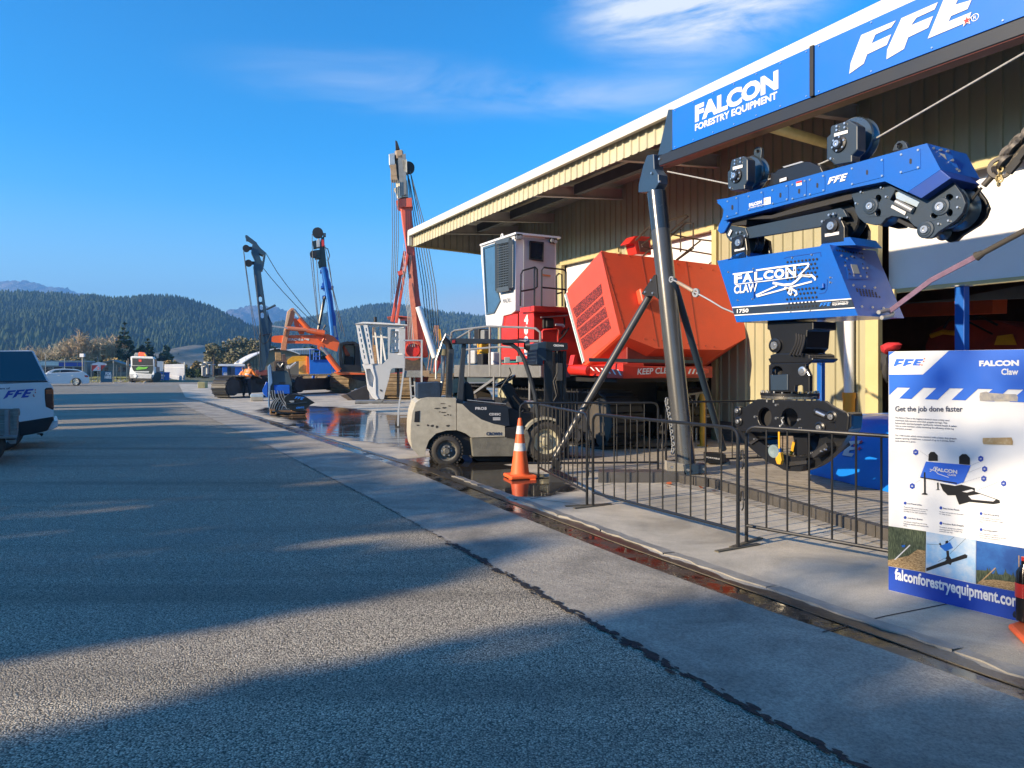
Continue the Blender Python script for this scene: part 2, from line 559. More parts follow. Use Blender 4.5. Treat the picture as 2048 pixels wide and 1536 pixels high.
def sheet(name, pts, z, m, kind='structure'):
    me = bpy.data.meshes.new(name)
    me.from_pydata([(p[0], p[1], z) for p in pts],[],[tuple(range(len(pts)))])
    me.materials.append(m)
    o = bpy.data.objects.new(name, me); C.objects.link(o)
    o['kind'] = kind
    if me.polygons[0].normal.z < 0: me.flip_normals()
    return o
# chip-seal yard
m_as, n, l, b = newmat('chip_seal')
t = NT(n, l); co = t.coord()
wob = n.new('ShaderNodeTexNoise'); l.new(co, wob.inputs['Vector']); wob.inputs['Scale'].default_value = 30
vm = n.new('ShaderNodeVectorMath'); vm.operation = 'MULTIPLY_ADD'; l.new(wob.outputs['Color'], vm.inputs[0]); vm.inputs[1].default_value = (.02,.02,.02); l.new(co, vm.inputs[2])
v1 = t.voro(vm.outputs[0],105); vc = t.voro(vm.outputs[0],105, out='Color')
sepc = n.new('ShaderNodeSeparateColor'); l.new(vc, sepc.inputs[0])
chip = t.m('MULTIPLY', t.rng(v1,.75,.25), t.m('ADD', t.m('MULTIPLY', sepc.outputs[0],.75),.35))
big = t.noise(co, .55,6,.6)
mid = t.noise(co, 7,5,.7)
base = t.mix(chip, (.090,.080,.064,1),(.92,.81,.62,1))
patch = t.rng(t.m('ADD', big, t.m('MULTIPLY', mid, .35)),.52,.86)
base = t.mix(t.m('MULTIPLY', patch, .35), base, (.22,.205,.185,1))
trk = t.noise(t.mapping(co, (0,0,0),(0,0,-math.atan2(BD.y, BD.x)),(.06,1.1,1)),1.0,4,.55)
base = t.mix(t.rng(trk, .50,.66,0,.5), base, (.13,.12,.10,1))
base = t.mix(t.rng(t.noise(co, 1.1,5,.7,1.2),.68,.76,0,.6), base, (.05,.048,.046,1))
fine = t.rng(t.noise(co, 160,2,.5),.35,.65,.7,1.25)
hm = n.new('ShaderNodeMix'); hm.data_type = 'RGBA'; hm.blend_type = 'MULTIPLY'; hm.inputs[0].default_value = 1
l.new(base, hm.inputs[6]); l.new(fine, hm.inputs[7])
l.new(hm.outputs[2], b.inputs['Base Color'])
b.inputs['Roughness'].default_value = .95
b.inputs['Specular IOR Level'].default_value = .12
hgt = t.m('ADD', t.m('MULTIPLY', chip, 1.0), t.m('MULTIPLY', t.noise(co, 40,4,.8),.45))
l.new(t.bump(hgt, .75,.008), b.inputs['Normal'])
# concrete apron with wet patches
m_cc, n, l, b = newmat('concrete_apron')
t = NT(n, l); co = t.coord()
stain = t.noise(co, .9,8,.68,.4)
spk = t.noise(co, 90,3,.6)
c1 = t.mix(t.rng(stain, .36,.68),(.33,.30,.24,1),(.68,.61,.485,1))
c1 = t.mix(t.rng(spk, .42,.62,.0,.28), c1,(.15,.14,.13,1))
oil = t.rng(t.noise(co, 1.7,6,.75,1.5),.66,.78,0,.55)
c1 = t.mix(oil, c1,(.09,.085,.08,1))
def ell(cx, cy, rx, ry, ang=0.0):
    v = t.mapping(co, (cx, cy, 0),(0,0, ang),(rx, ry, 1), 'TEXTURE')
    return t.rng(t.length(v),1.25,.55)
ANG = math.atan2(BD.y, BD.x)
wet = None
for (px, py, rx, ry, a) in ((770,850,5.2,2.6, ANG),(640,826,5.0,1.9, ANG),(860,868,4.2,2.0, ANG),(1010,965,1.15,.85, ANG),(930,935,1.6,.7, ANG),(1050,915,2.6,.8, ANG + 1.4),(900,838,4,2,.4),(1200,905,2.0,.5,.5)):
    g = G(px, py); e = ell(g.x, g.y, rx, ry, a)
    wet = e if wet is None else t.m('MAXIMUM', wet, e)
edge = t.m('ADD', t.noise(co, .9,7,.62,.8), t.m('MULTIPLY', t.noise(t.mapping(co, (0,0,0),(0,0,-ANG),(.5,4,1)),1.0,4),.35))
wetm = t.rng(t.m('ADD', t.m('MULTIPLY', wet, .95), edge),1.05,1.14, smooth=True)
damp = t.rng(t.m('ADD', t.m('MULTIPLY', wet, .95), edge),.92,1.12,0,.75, smooth=True)
c1 = t.mix(damp, c1,(.085,.078,.07,1))
c1 = t.mix(wetm, c1,(.03,.027,.024,1))
l.new(c1, b.inputs['Base Color'])
film = t.rng(t.noise(t.mapping(co, (0,0,0),(0,0,-.5),(.5,2.2,1)),1.6,6,.65),.45,.66,.02,.22)
wr = n.new('ShaderNodeCombineColor'); [l.new(film, wr.inputs[k]) for k in range(3)]
rg = t.mix(wetm, (.8,.8,.8,1), wr.outputs[0])
l.new(rg, b.inputs['Roughness'])
l.new(t.mix(wetm, (.35,.35,.35,1),(.9,.9,.9,1)), b.inputs['Specular IOR Level'])
hh = t.m('ADD', t.m('MULTIPLY', spk, .6), t.m('MULTIPLY', t.noise(co, 12,5,.7),1.0))
inv = t.m('SUBTRACT', 1.0, t.m('MULTIPLY', wetm, .97))
l.new(t.bump(hh, t.m('MULTIPLY', inv, .55),.008), b.inputs['Normal'])
# smoother strip between the seal and the drain
m_st, n, l, b = newmat('worn_strip')
t = NT(n, l); co = t.coord()
c1 = t.mix(t.rng(t.noise(co, 1.3,8,.7,.5),.35,.7),(.24,.22,.18,1),(.56,.50,.40,1))
c1 = t.mix(t.rng(t.noise(co, 70,4,.7),.40,.64,.0,.55), c1,(.075,.07,.068,1))
c1 = t.mix(t.rng(t.noise(co, 2.1,7,.75,1.6),.665,.72,0,.65), c1,(.045,.043,.042,1))
l.new(c1, b.inputs['Base Color']); b.inputs['Roughness'].default_value = .78; b.inputs['Specular IOR Level'].default_value = .35
l.new(t.bump(t.m('ADD', t.noise(co, 70,4,.7), t.m('MULTIPLY', t.noise(co, 12,5,.7),.8)),.7,.01), b.inputs['Normal'])
# ground far off: gravel, dry grass
m_gr, n, l, b = newmat('far_ground')
t = NT(n, l); co = t.coord()
g1 = t.mix(t.rng(t.noise(co, .05,6,.6),.4,.6),(.16,.145,.07,1),(.09,.10,.045,1))
dry = t.mix(t.rng(t.noise(co, 1.5,6,.7),.35,.7),(.30,.26,.20,1),(.19,.165,.13,1))
sepx = n.new('ShaderNodeSeparateXYZ'); l.new(co, sepx.inputs[0])
l.new(t.mix(t.rng(t.m('ADD', sepx.outputs[1], t.m('MULTIPLY', t.noise(co, .2),6)),74,78), dry, g1), b.inputs['Base Color'])
b.inputs['Roughness'].default_value = .9
l.new(t.bump(t.noise(co, 9,5,.7),.6,.05), b.inputs['Normal'])
sheet('ground', [(-9000,-400),(9000,-400),(9000,9000),(-9000,9000)],.0, m_gr)
SEAM = [G(x, y) for x, y in ((1716,1532),(1512,1430),(1307,1317),(1087,1194.5),(906,1091),(742,999),(530,889),(420,836),(360,806))]
DL = [G(x, y) for x, y in ((2048,1404),(1768,1302),(1512,1215),(1256,1120),(1000,1018),(844,951),(694,901),(536.7,848),(400,804))]
DR = [G(x, y) for x, y in ((2048,1368),(1768,1269),(1512,1174),(1256,1084),(1000,990),(852,936),(712,893),(556,845),(412,803))]
DR = [a * .62 + c * .38 for a, c in zip(DR, DL)]
dirS = (SEAM[0] - SEAM[3]).normalized(); dirD = (DL[0] - DL[4]).normalized()
SEAM = [SEAM[0] + dirS * 9] + SEAM; DL = [DL[0] + dirD * 9] + DL; DR = [DR[0] + dirD * 9] + DR
road = [(-90,-30)] + [(SEAM[0].x, -30)] + [(p.x, p.y) for p in SEAM] + [(-17.5,36),(-24,62),(-90,62)]
sheet('road', road, .004, m_as)
strip = [(p.x, p.y) for p in SEAM] + [(-17.6,36)] + [(p.x, p.y) for p in reversed(DL)]
sheet('yard_strip', strip, .008, m_st)
apron = [(p.x, p.y) for p in DR] + [(-17,37),(-30,64),(60,64),(60,-12),(DR[0].x + 3,-12)]
sheet('concrete_apron', apron, .010, m_cc)
m_tar = mat('bitumen', (.016,.016,.017),.75, dirt=0.4, scale=20, bump=0.5)
tb = MB()
rs = random.Random(3)
for i in range(len(SEAM) - 1):
    a, c2 = SEAM[i], SEAM[i + 1]
    L = (c2 - a).length
    d = (c2 - a).normalized(); s = V((-d.y, d.x, 0))
    q = .0
    while q < L:
        near = 1.0 if a.y < 5.5 else (.5 if a.y < 9 else .25)
        for k in range(4 if a.y < 6 else 2):
            c = a + d * (q + rs.uniform(-.04,.04)) + s * rs.gauss(0,.017 * near)
            rr = rs.uniform(.004,.020) * near
            pts = []
            for j in range(7):
                an = 2 * math.pi * j / 7
                ra = rr * rs.uniform(.55,1.3)
                pts.append(c + d * (math.cos(an) * ra * 2.2) + s * (math.sin(an) * ra))
            zo = .0115 + rs.random() * .002
            tb.add([p + V((0,0, zo)) for p in pts],[tuple(range(7))])
        q += rs.uniform(.02,.075) * (1 if a.y < 9 else 3)
o = tb.build('bitumen_seam', m_tar, fix=False); o['kind'] = 'structure'
m_wt, n, l, b = newmat('drain_water')
t = NT(n, l); co = t.coord()
silt = t.rng(t.noise(co, 3.2,6,.7),.42,.62)
l.new(t.mix(silt, (.010,.009,.008,1),(.06,.048,.036,1)), b.inputs['Base Color']); l.new(t.mix(silt, (.04,.04,.04,1),(.45,.45,.45,1)), b.inputs['Roughness'])
b.inputs['Specular IOR Level'].default_value = .5
l.new(t.bump(t.noise(co, 14,4,.6),.12,.01), b.inputs['Normal'])
dr = MB()
for i in range(len(DL) - 1):
    dr.add([DL[i] + V((0,0,.006)), DR[i] + V((0,0,.006)), DR[i + 1] + V((0,0,.006)), DL[i + 1] + V((0,0,.006))],[(0,1,2,3)])
o = dr.build('drain_water', m_wt); o['kind'] = 'structure'
m_wet = mat('wet_concrete', (.035,.030,.026),.32, dirt=0.4, scale=6, bump=0.3, spec=0.6)
lip = MB(); wetb = MB()
rs = random.Random(11)
def along(P, q):
    acc = 0
    for i in range(len(P) - 1):
        L = (P[i + 1] - P[i]).length
        if q <= acc + L: return P[i] + (P[i + 1] - P[i]) * ((q - acc) / L),(P[i + 1] - P[i]).normalized()
        acc += L
    return P[-1],(P[-1] - P[-2]).normalized()
DRW = DR
tot = sum((DR[i + 1] - DR[i]).length for i in range(len(DR) - 1))
q = .0; prev = None
while q < tot:
    p, d = along(DR, q)
    s = V((d.y, -d.x, 0))
    w = .10 + .03 * math.sin(q * 2.1) + .02 * math.sin(q * 7.3) + rs.uniform(-.012,.02) + (.10 if 9.5 < p.y < 12 else 0)
    cur = (p + V((0,0,.0142)), p + s * w + V((0,0,.0142)))
    if prev: wetb.add([prev[0], prev[1], cur[1], cur[0]],[(0,1,2,3)])
    prev = cur
    q += .06 if p.y < 12 else .3
o = wetb.build('wet_edge', m_wet); o['kind'] = 'structure'
q = .0
while q < 16.0:
    p, d = along(DR, q); s = V((d.y, -d.x, 0))
    ln = rs.uniform(.35,1.3)
    p2, _ = along(DR, q + ln)
    if rs.random() < .85:
        h = rs.uniform(.018,.03)
        n8 = max(3, int(ln / .12)); edge1 = []; edge2 = []
        for k in range(n8 + 1):
            pk, _ = along(DR, q + ln * k / n8)
            edge1.append(pk + s * (.13 + rs.uniform(-.025,.025)) + V((0,0, h)))
            edge2.append(pk + s * (.26 + rs.uniform(-.012,.012)) + V((0,0,.0125)))
        for k in range(n8):
            lip.add([edge1[k], edge2[k], edge2[k + 1], edge1[k + 1]],[(0,1,2,3)])
            lip.add([edge1[k], edge1[k + 1], edge1[k + 1] - V((0,0, h)), edge1[k] - V((0,0, h))],[(0,1,2,3)])
    q += ln + rs.uniform(.005,.03)
o = lip.build('drain_kerb', concretem); o['kind'] = 'structure'
jn = MB()
for (a, c2) in (((1645,1268),(1770,1236)),((1770,1236),(1990,1192)),((1060,1000),(1230,968)),((1060,998),(1190,1015))):
    a, c2 = G(*a), G(*c2); d = (c2 - a).normalized(); s = V((-d.y, d.x, 0)) * .006
    jn.add([a + s + V((0,0,.0125)), a - s + V((0,0,.0125)), c2 - s + V((0,0,.0125)), c2 + s + V((0,0,.0125))],[(0,1,2,3)])
o = jn.build('expansion_joint', m_tar); o['kind'] = 'structure'
m_pv, n, l, b = newmat('brick_paving')
t = NT(n, l); co = t.coord()
br = n.new('ShaderNodeTexBrick'); l.new(t.mapping(co, (0,0,0),(0,0,-.28),(1,1,1)), br.inputs[0])
br.inputs['Scale'].default_value = 1.0; br.inputs['Brick Width'].default_value = .6; br.inputs['Row Height'].default_value = .115
br.inputs['Mortar Size'].default_value = .006; br.offset = .5
br.inputs['Color1'].default_value = (.46,.41,.33,1); br.inputs['Color2'].default_value = (.37,.33,.265,1); br.inputs['Mortar'].default_value = (.045,.042,.04,1)
l.new(t.mix(t.rng(t.noise(co, 5,6,.7),.35,.7,0,.4), br.outputs[0],(.15,.135,.11,1)), b.inputs['Base Color'])
b.inputs['Roughness'].default_value = .85
l.new(t.bump(t.m('ADD', t.m('MULTIPLY', br.outputs['Fac'],-1.2), t.noise(co, 60)),.6,.006), b.inputs['Normal'])
PVH = .012
k0, k1, k2 = G(1230,985, PVH), G(1420,975, PVH), G(1830,1098, PVH)
pv = [G(1330,968, PVH), G(1420,985, PVH), G(1860,1120, PVH),(7.5,4.2,0),(14,11,0),(9,14.2,0),(1.0,13.6,0),(.4,12.2,0)]
sheet('paving', [(p[0], p[1]) for p in pv], PVH + .003, m_pv)
kb = MB()
K = [G(1362,968), G(1428,977), G(1500,998), G(1560,1016), G(1640,1041), G(1720,1066), G(1800,1090), G(1960,1140)]
tot = sum((K[i + 1] - K[i]).length for i in range(len(K) - 1)); q = .0
while q < tot - .2:
    p, d = along(K, q + .11)
    kb.box(p + V((0,0,.065)) + V((-d.y, d.x, 0)) * -.0,.212,.10,.125, d, V((-d.y, d.x, 0)))
    q += .222
o = kb.build('paver_kerb', brickd, bev=0.006); o['kind'] = 'structure'
pv2 = [K[0] + V((.02,.06,0))] + [p + V((.03,.06,0)) for p in K[1:]] + [V((9,6.2,0)), V((12,11,0)), V((8,13.6,0)), V((2.6,12.4,0))]
sheet('paving_platform', [(p.x, p.y) for p in pv2],.115, m_pv)
# HILLS
m_hill, n, l, b = newmat('forest_floor')
t = NT(n, l); co = t.coord()
l.new(t.mix(t.rng(t.noise(co, .02,8,.65),.4,.62),(.020,.040,.024,1),(.045,.070,.035,1)), b.inputs['Base Color'])
b.inputs['Roughness'].default_value = .95; b.inputs['Specular IOR Level'].default_value = .1
m_rock, n, l, b = newmat('bare_range')
t = NT(n, l); co = t.coord()
rk = t.noise(t.mapping(co, (0,0,0),(0,.5,0),(1,1,.4)),.012,9,.7)
l.new(t.mix(t.rng(rk, .42,.6),(.10,.105,.11,1),(.34,.29,.27,1)), b.inputs['Base Color'])
b.inputs['Roughness'].default_value = .95; b.inputs['Specular IOR Level'].default_value = .1
l.new(t.bump(rk, 1.0,60), b.inputs['Normal'])
m_dryh, n, l, b = newmat('dry_paddock')
t = NT(n, l); co = t.coord()
l.new(t.mix(t.rng(t.noise(co, .03,6),.45,.6),(.20,.16,.10,1),(.03,.05,.028,1)), b.inputs['Base Color'])
b.inputs['Roughness'].default_value = .95
def interp(prof, x):
    if x <= prof[0][0]: return prof[0][1]
    for (a, ya),(c, yc) in zip(prof, prof[1:]):
        if x <= c:
            k = (x - a) / (c - a); k = k * k * (3 - 2 * k) * .5 + k * .5
            return ya + (yc - ya) * k
    return prof[-1][1]
def hill(name, prof, Y, depth, m, seed, rough=1.0, nx=120, ny=26, spur=1.0):
    rs = random.Random(seed)
    ph = [rs.uniform(0,6.3) for _ in range(8)]
    x0, x1 = prof[0][0], prof[-1][0]
    vs, fs = [],[]
    for j in range(ny + 1):
        k = j / ny                       # 0 front foot ... .8 ridge ... 1 behind
        for i in range(nx + 1):
            px = x0 + (x1 - x0) * i / nx
            top = (HY + 1 - interp(prof, px)) / F * Y
            X = (px - CX) / F * Y
            a = min(1, k / .8)
            h = top * (a ** .9) if k <= .8 else top * (1 - (k - .8) / .2 * .4)
            y = Y - depth * (1 - a) if k <= .8 else Y + depth * (k - .8)
            wob = math.sin(X * 9 / Y * spur + ph[0] + 2 * a) * math.sin(X * 23 / Y * spur + ph[1]) + .5 * math.sin(X * 41 / Y * spur + ph[2] + 3 * a)
            bell = math.sin(math.pi * a) if k <= .8 else 0
            y += wob * depth * .10 * bell
            h += (wob * top * .07 + math.sin(X * 90 / Y + ph[3] + j) * top * .012) * bell * rough
            h += rs.gauss(0,1) * rough * top * .006
            vs.append((X * (1 - (1 - a) * .0), y, max(h, -2) + (EYE if k >= .8 else 0) * a - (3 if j == 0 else 0)))
    for j in range(ny):
        for i in range(nx):
            a = j * (nx + 1) + i
            fs.append((a, a + 1, a + nx + 2, a + nx + 1))
    me = bpy.data.meshes.new(name); me.from_pydata(vs, [], fs)
    me.polygons.foreach_set('use_smooth', [True] * len(fs)); me.materials.append(m)
    o = bpy.data.objects.new(name, me); C.objects.link(o); o['kind'] = 'structure'
    return vs, nx, ny
P_LEFT = [(-420,640),(-250,600),(-100,588),(0,589),(60,589),(130,594),(175,599),(210,596),(240,602),(262,603),(300,599),(330,597),(352,598),(385,605),(420,617),(450,628),(480,642),(520,662),(570,695),(620,722)]
P_RIGHT = [(380,715),(440,694),(500,672),(560,653),(600,643),(640,637),(690,625),(730,616),(780,611),(820,615),(870,625),(930,631),(970,636),(1010,644),(1100,665),(1300,690),(1700,720)]
P_FARL = [(-300,580),(-120,555),(0,561),(60,562),(80,567),(100,573),(120,574),(150,581),(175,590),(260,625),(400,690)]
P_MID = [(380,690),(440,648),(470,625),(487,614),(500,611.5),(530,612),(548,611),(562,616),(580,626),(600,638),(650,670),(760,700)]
P_SPUR = [(300,730),(350,712),(375,694),(392,686),(415,688),(440,700),(470,712),(520,728)]
hl = hill('forested_hill', P_LEFT, 900,420, m_hill, 5)
hr = hill('forested_hill', P_RIGHT, 1500,700, m_hill, 8)
hill('far_range_hill', P_FARL, 3300,900, m_rock, 2, rough=2.5, nx=160)
hill('bare_mountain', P_MID, 3400,900, m_rock, 4, rough=2.5, nx=160)
hill('paddock_hill', P_SPUR, 620,160, m_dryh, 9, nx=60, ny=14)
def forest(name, hv, count, hmin, hmax, seed, front=0.0):
    vs, nx, ny = hv
    rs = random.Random(seed)
    v2, f2 = [],[]
    jr = int(ny * .8)
    for _ in range(count):
        j = min(jr - 1, int((rs.random() ** .8) * jr)) if rs.random() > .16 else jr - 1
        i = rs.randrange(nx)
        a, b2 = rs.random(), rs.random()
        p = [V(vs[(j + dj) * (nx + 1) + i + di]) for dj, di in ((0,0),(0,1),(1,0),(1,1))]
        q = p[0] * (1 - a) * (1 - b2) + p[1] * a * (1 - b2) + p[2] * (1 - a) * b2 + p[3] * a * b2
        h = rs.uniform(hmin, hmax); r = h * rs.uniform(.2,.36)
        k = len(v2); m6 = 6; ph = rs.random() * 6
        for lev, (zf, rf) in enumerate(((.0,.8),(.3,1.0),(.62,.55))):
            for s in range(m6):
                an = ph + 2 * math.pi * s / m6
                rr = r * rf * rs.uniform(.75,1.2)
                v2.append((q.x + math.cos(an) * rr, q.y + math.sin(an) * rr, q.z - h * .06 + h * zf))
        v2.append((q.x + rs.gauss(0,.3), q.y, q.z + h))
        for lev in range(2):
            for s in range(m6):
                f2.append((k + lev * m6 + s, k + lev * m6 + (s + 1) % m6, k + (lev + 1) * m6 + (s + 1) % m6, k + (lev + 1) * m6 + s))
        for s in range(m6): f2.append((k + 2 * m6 + s, k + 2 * m6 + (s + 1) % m6, k + 3 * m6))
    me = bpy.data.meshes.new(name); me.from_pydata(v2,[], f2); me.materials.append(m_pine)
    o = bpy.data.objects.new(name, me); C.objects.link(o)
    tag(o, 'dense pine plantation covering the %s hill beyond the yard' % ('nearer' if seed == 21 else 'farther'), 'forest', kind='stuff')
    return o
m_pine, n, l, b = newmat('pine_needles')
t = NT(n, l); co = t.coord()
l.new(t.mix(t.rng(t.m('ADD', t.m('MULTIPLY', t.noise(co, .05,5,.7),.5), t.m('MULTIPLY', t.noise(co, .009,4,.6),.5)),.40,.60),(.012,.028,.020,1),(.075,.10,.045,1)), b.inputs['Base Color'])
b.inputs['Roughness'].default_value = .95; b.inputs['Specular IOR Level'].default_value = .05
forest('pine_forest', hl, 15000,3,11,21)
forest('pine_forest', hr, 13000,4,12,22)
# TREES
def leafmat(name, c1, c2, sc=1.2, sub=0.0):
    m, n, l, b = newmat(name)
    t = NT(n, l); co = t.coord()
    l.new(t.mix(t.rng(t.noise(co, sc, 5,.7),.36,.64),(*c1,1),(*c2,1)), b.inputs['Base Color'])
    b.inputs['Roughness'].default_value = .8; b.inputs['Specular IOR Level'].default_value = .15
    return m
leafdark = leafmat('leaf_dark', (.018,.036,.016),(.055,.075,.03))
leafbrown = leafmat('leaf_olive', (.09,.085,.045),(.27,.24,.14),.8)
leafgold = leafmat('leaf_gold', (.18,.13,.05),(.46,.33,.14),.8)
leafpink = leafmat('leaf_russet', (.14,.07,.04),(.30,.17,.11),.8)
twigm = leafmat('bare_twigs', (.28,.20,.12),(.62,.48,.31),.6)
bark = mat('bark', (.09,.07,.05),.9, dirt=0.4, scale=6, bump=0.4)
def crown_mesh(name, blobs, count, size, m, parent, seed, stretch=1.0):
    """leaf-sized faces spread through several uneven clumps"""
    rs = random.Random(seed)
    base = world_loc(parent)
    vs, fs = [],[]
    wsum = sum(r[3] ** 2 for r in blobs)
    for (x, y, z, r, sq) in blobs:
        for _ in range(max(8, int(count * r * r / wsum))):
            while True:
                d = V((rs.uniform(-1,1), rs.uniform(-1,1), rs.uniform(-1,1)))
                if .2 < d.length < 1: break
            d = d.normalized() * (d.length ** .45) * r * rs.uniform(.8,1.12)
            c = V((x, y, z)) + V((d.x, d.y, d.z * sq))
            u = V((rs.gauss(0,1), rs.gauss(0,1), rs.gauss(0,.6))).normalized()
            w = u.cross(V((rs.gauss(0,1), rs.gauss(0,1), rs.gauss(0,1)))).normalized()
            s = size * rs.uniform(.5,1.4)
            k = len(vs)
            vs += [c - u * s * stretch, c + w * s * .6, c + u * s * stretch, c - w * s * .6]
            fs.append((k, k + 1, k + 2, k + 3))
    me = bpy.data.meshes.new(name); me.from_pydata([tuple(V(v)) for v in vs],[], fs); me.materials.append(m)
    o = bpy.data.objects.new(name, me); C.objects.link(o); o.parent = parent
    return o
def tree(name, label, cat, loc, h, cr, m, seed, group=None, count=1500, leaf=0.16, trunk_h=0.3, tall=1.0, nblob=9, stretch=1.0):
    rs = random.Random(seed)
    t = thing(name, label, cat, loc, group)
    tb = MB(); loc = V(loc)
    top = loc + V((rs.gauss(0,.1) * cr, rs.gauss(0,.1) * cr, h * .8))
    tr = h * .022 + .03
    tb.tube([loc - V((0,0,.1)), loc + V((0,0, h * trunk_h)), loc + V((.06 * cr, 0, h * .55)), top], tr, 8, rr=[tr * 1.3, tr, tr * .65, tr * .2])
    blobs = []
    for i in range(nblob):
        a = rs.uniform(0,6.28); k = i / max(1, nblob - 1)
        zc = h * (trunk_h + (1 - trunk_h) * (.12 + .76 * k))
        rad = cr * (.62 - .34 * k * tall) * rs.uniform(.7,1.1)
        off = cr * (.62 - .5 * k * tall) * rs.uniform(.3,1.0)
        blobs.append((math.cos(a) * off, math.sin(a) * off, zc, rad, rs.uniform(.6,.95)))
        e = loc + V((math.cos(a) * off, math.sin(a) * off, zc))
        s = loc + V((0,0, zc * .6))
        tb.tube([s, (s + e) / 2 + V((0,0,.05 * h)), e], tr * .4,6, rr=[tr * .5, tr * .3, tr * .1])
    tb.build('trunk', bark, t)
    crown_mesh('crown', blobs, count, leaf, m, t, seed + 1, stretch)
    return t
def conifer(name, label, loc, h, r, m, seed, group=None, count=1500, leaf=0.2):
    rs = random.Random(seed)
    t = thing(name, label, 'tree', loc, group); loc = V(loc)
    MB().tube([loc - V((0,0,.1)), loc + V((0,0, h * .97))],.1,8, rr=[h * .025,.02]).build('trunk', bark, t)
    blobs = []
    nl = 11
    for i in range(nl):
        k = i / (nl - 1)
        rr = r * (1 - k) ** .85 + .12
        for j in range(5 if k < .8 else 2):
            a = rs.uniform(0,6.28)
            blobs.append((math.cos(a) * rr * .6, math.sin(a) * rr * .6, h * (.10 + .86 * k), rr * rs.uniform(.35,.6),.45))
    crown_mesh('crown', blobs, count, leaf, m, t, seed, 1.3)
    return t
def bare_tree(name, label, loc, h, r, seed, group=None, m=None, n0=8):
    rs = random.Random(seed)
    t = thing(name, label, 'tree', loc, group); loc = V(loc)
    tk = MB(); tw = MB()
    tr = h * .018 + .04
    for k in range(n0):
        a = rs.uniform(0,6.28); rr = r * rs.uniform(.15,1)
        e = loc + V((math.cos(a) * rr, math.sin(a) * rr, h * rs.uniform(.72,1.0) * (1 - .25 * rr / r)))
        s = loc + V((math.cos(a) * rr * .12, math.sin(a) * rr * .12,0))
        mid = s * .45 + e * .55 + V((math.cos(a) * r * .1, math.sin(a) * r * .1,0))
        tk.tube([s - V((0,0,.1)), mid, e], tr, 5, rr=[tr, tr * .5, tr * .12])
        for q in range(34):
            f = rs.uniform(.25,1)
            c = s * (1 - f) + e * f if f > .55 else s * (1 - f) + mid * f
            u = V((rs.gauss(0,.55), rs.gauss(0,.55), abs(rs.gauss(.75,.4)))).normalized()
            ln = h * rs.uniform(.10,.24)
            w = u.cross(V((rs.gauss(0,1), rs.gauss(0,1),0))).normalized() * h * rs.uniform(.005,.010)
            tw.add([c - w, c + w, c + u * ln],[(0,1,2)])
            for z in range(3):
                c2 = c + u * ln * rs.uniform(.2,.8)
                u2 = (u + V((rs.gauss(0,.6), rs.gauss(0,.6), rs.gauss(0,.4)))).normalized()
                tw.add([c2 - w * .7, c2 + w * .7, c2 + u2 * ln * .6],[(0,1,2)])
    tk.build('trunk', twigm if m is None else m, t)
    tw.build('crown', twigm if m is None else m, t, fix=False)
    return t
def bush(name, label, loc, w, h, m, seed, count=500, leaf=0.12, group=None, cat='bush'):
    rs = random.Random(seed)
    t = thing(name, label, cat, loc, group); loc = V(loc)
    st = MB()
    for k in range(5):
        a = rs.uniform(0,6.28)
        st.tube([loc, loc + V((math.cos(a) * w * .25, math.sin(a) * w * .25, h * .7))],.03,5, rr=[.04,.012])
    st.build('trunk', bark, t)
    blobs = [(rs.uniform(-.4,.4) * w, rs.uniform(-.3,.3) * w, h * rs.uniform(.25,.72), min(w, h) * rs.uniform(.25,.42),.9) for _ in range(8)]
    crown_mesh('crown', blobs, count, leaf, m, t, seed, 1.0)
    return t
T2 = V((-TRAVEL.y, TRAVEL.x, 0))
TANE = math.tan(R(SUN_EL))
def boundary_tree(t0, t1, s_, tip, seed, dens=1.0):
    """broad dense crown whose shadow reaches the given distance"""
    w = (t1 - t0) / 2; p = T2 * ((t0 + t1) / 2) + TRAVEL * s_
    zm = (tip - s_) * TANE
    rs = random.Random(seed)
    t = thing('boundary_tree', 'unseen dark boundary tree off to the side of the yard', 'tree', (p.x, p.y, 0), 'trees along the yard boundary')
    MB().tube([p, p + V((0,0, zm * .9))],.15,8, rr=[.2,.05]).build('trunk', bark, t)
    blobs = []
    r = min(.62, w * .6)
    def add(q, z, rr): blobs.append((q.x, q.y, z, rr, .9))
    x = -w + r * .7
    while x <= w - r * .5:
        z = .3
        while z < zm - r * .55:
            add(T2 * (x + rs.uniform(-.15,.15)) + TRAVEL * rs.uniform(-.5,.5), z + rs.uniform(-.2,.2), r * rs.uniform(.85,1.15)); z += r * (.85 if dens > .9 else 1.2)
        add(T2 * (x + rs.uniform(-.2,.2)), zm - r * rs.uniform(.7,1.3), r * rs.uniform(.7,1.0))
        x += r * (.8 if dens > .9 else 1.1)
    crown_mesh('crown', blobs, int(len(blobs) * 95 * dens),.17, leafdark, t, seed)
for i, (a, b2, s_, tip, dn) in enumerate(((-12,-6,-21,11,1),(-6,-1,-20,10.5,1),(-1,2.0,-20,11,1.1),(2.0,3.74,-20,4.3,1.2),(1.4,3.8,-21.5,10.4,.16),(4.72,5.85,-19.5,2.6,1),(5.8,6.55,-20.5,1.5,1),(6.5,9.5,-20,3.6,1.1),(9.5,13,-20,4.0,1.1),(13,17,-21,3.4,1.1),(17,21.6,-21,3.0,1.1),(22.6,23.4,-22,2.5,.6),(25.4,31,-23,3.0,1.1),(32.4,33,-24,3,.6),(35,41,-25,4.5,1),(41,48.5,-26,5.5,1))):  # the sparse second crown is added to soften the sun on the board
    boundary_tree(a, b2, s_, tip, 40 + i, dn)
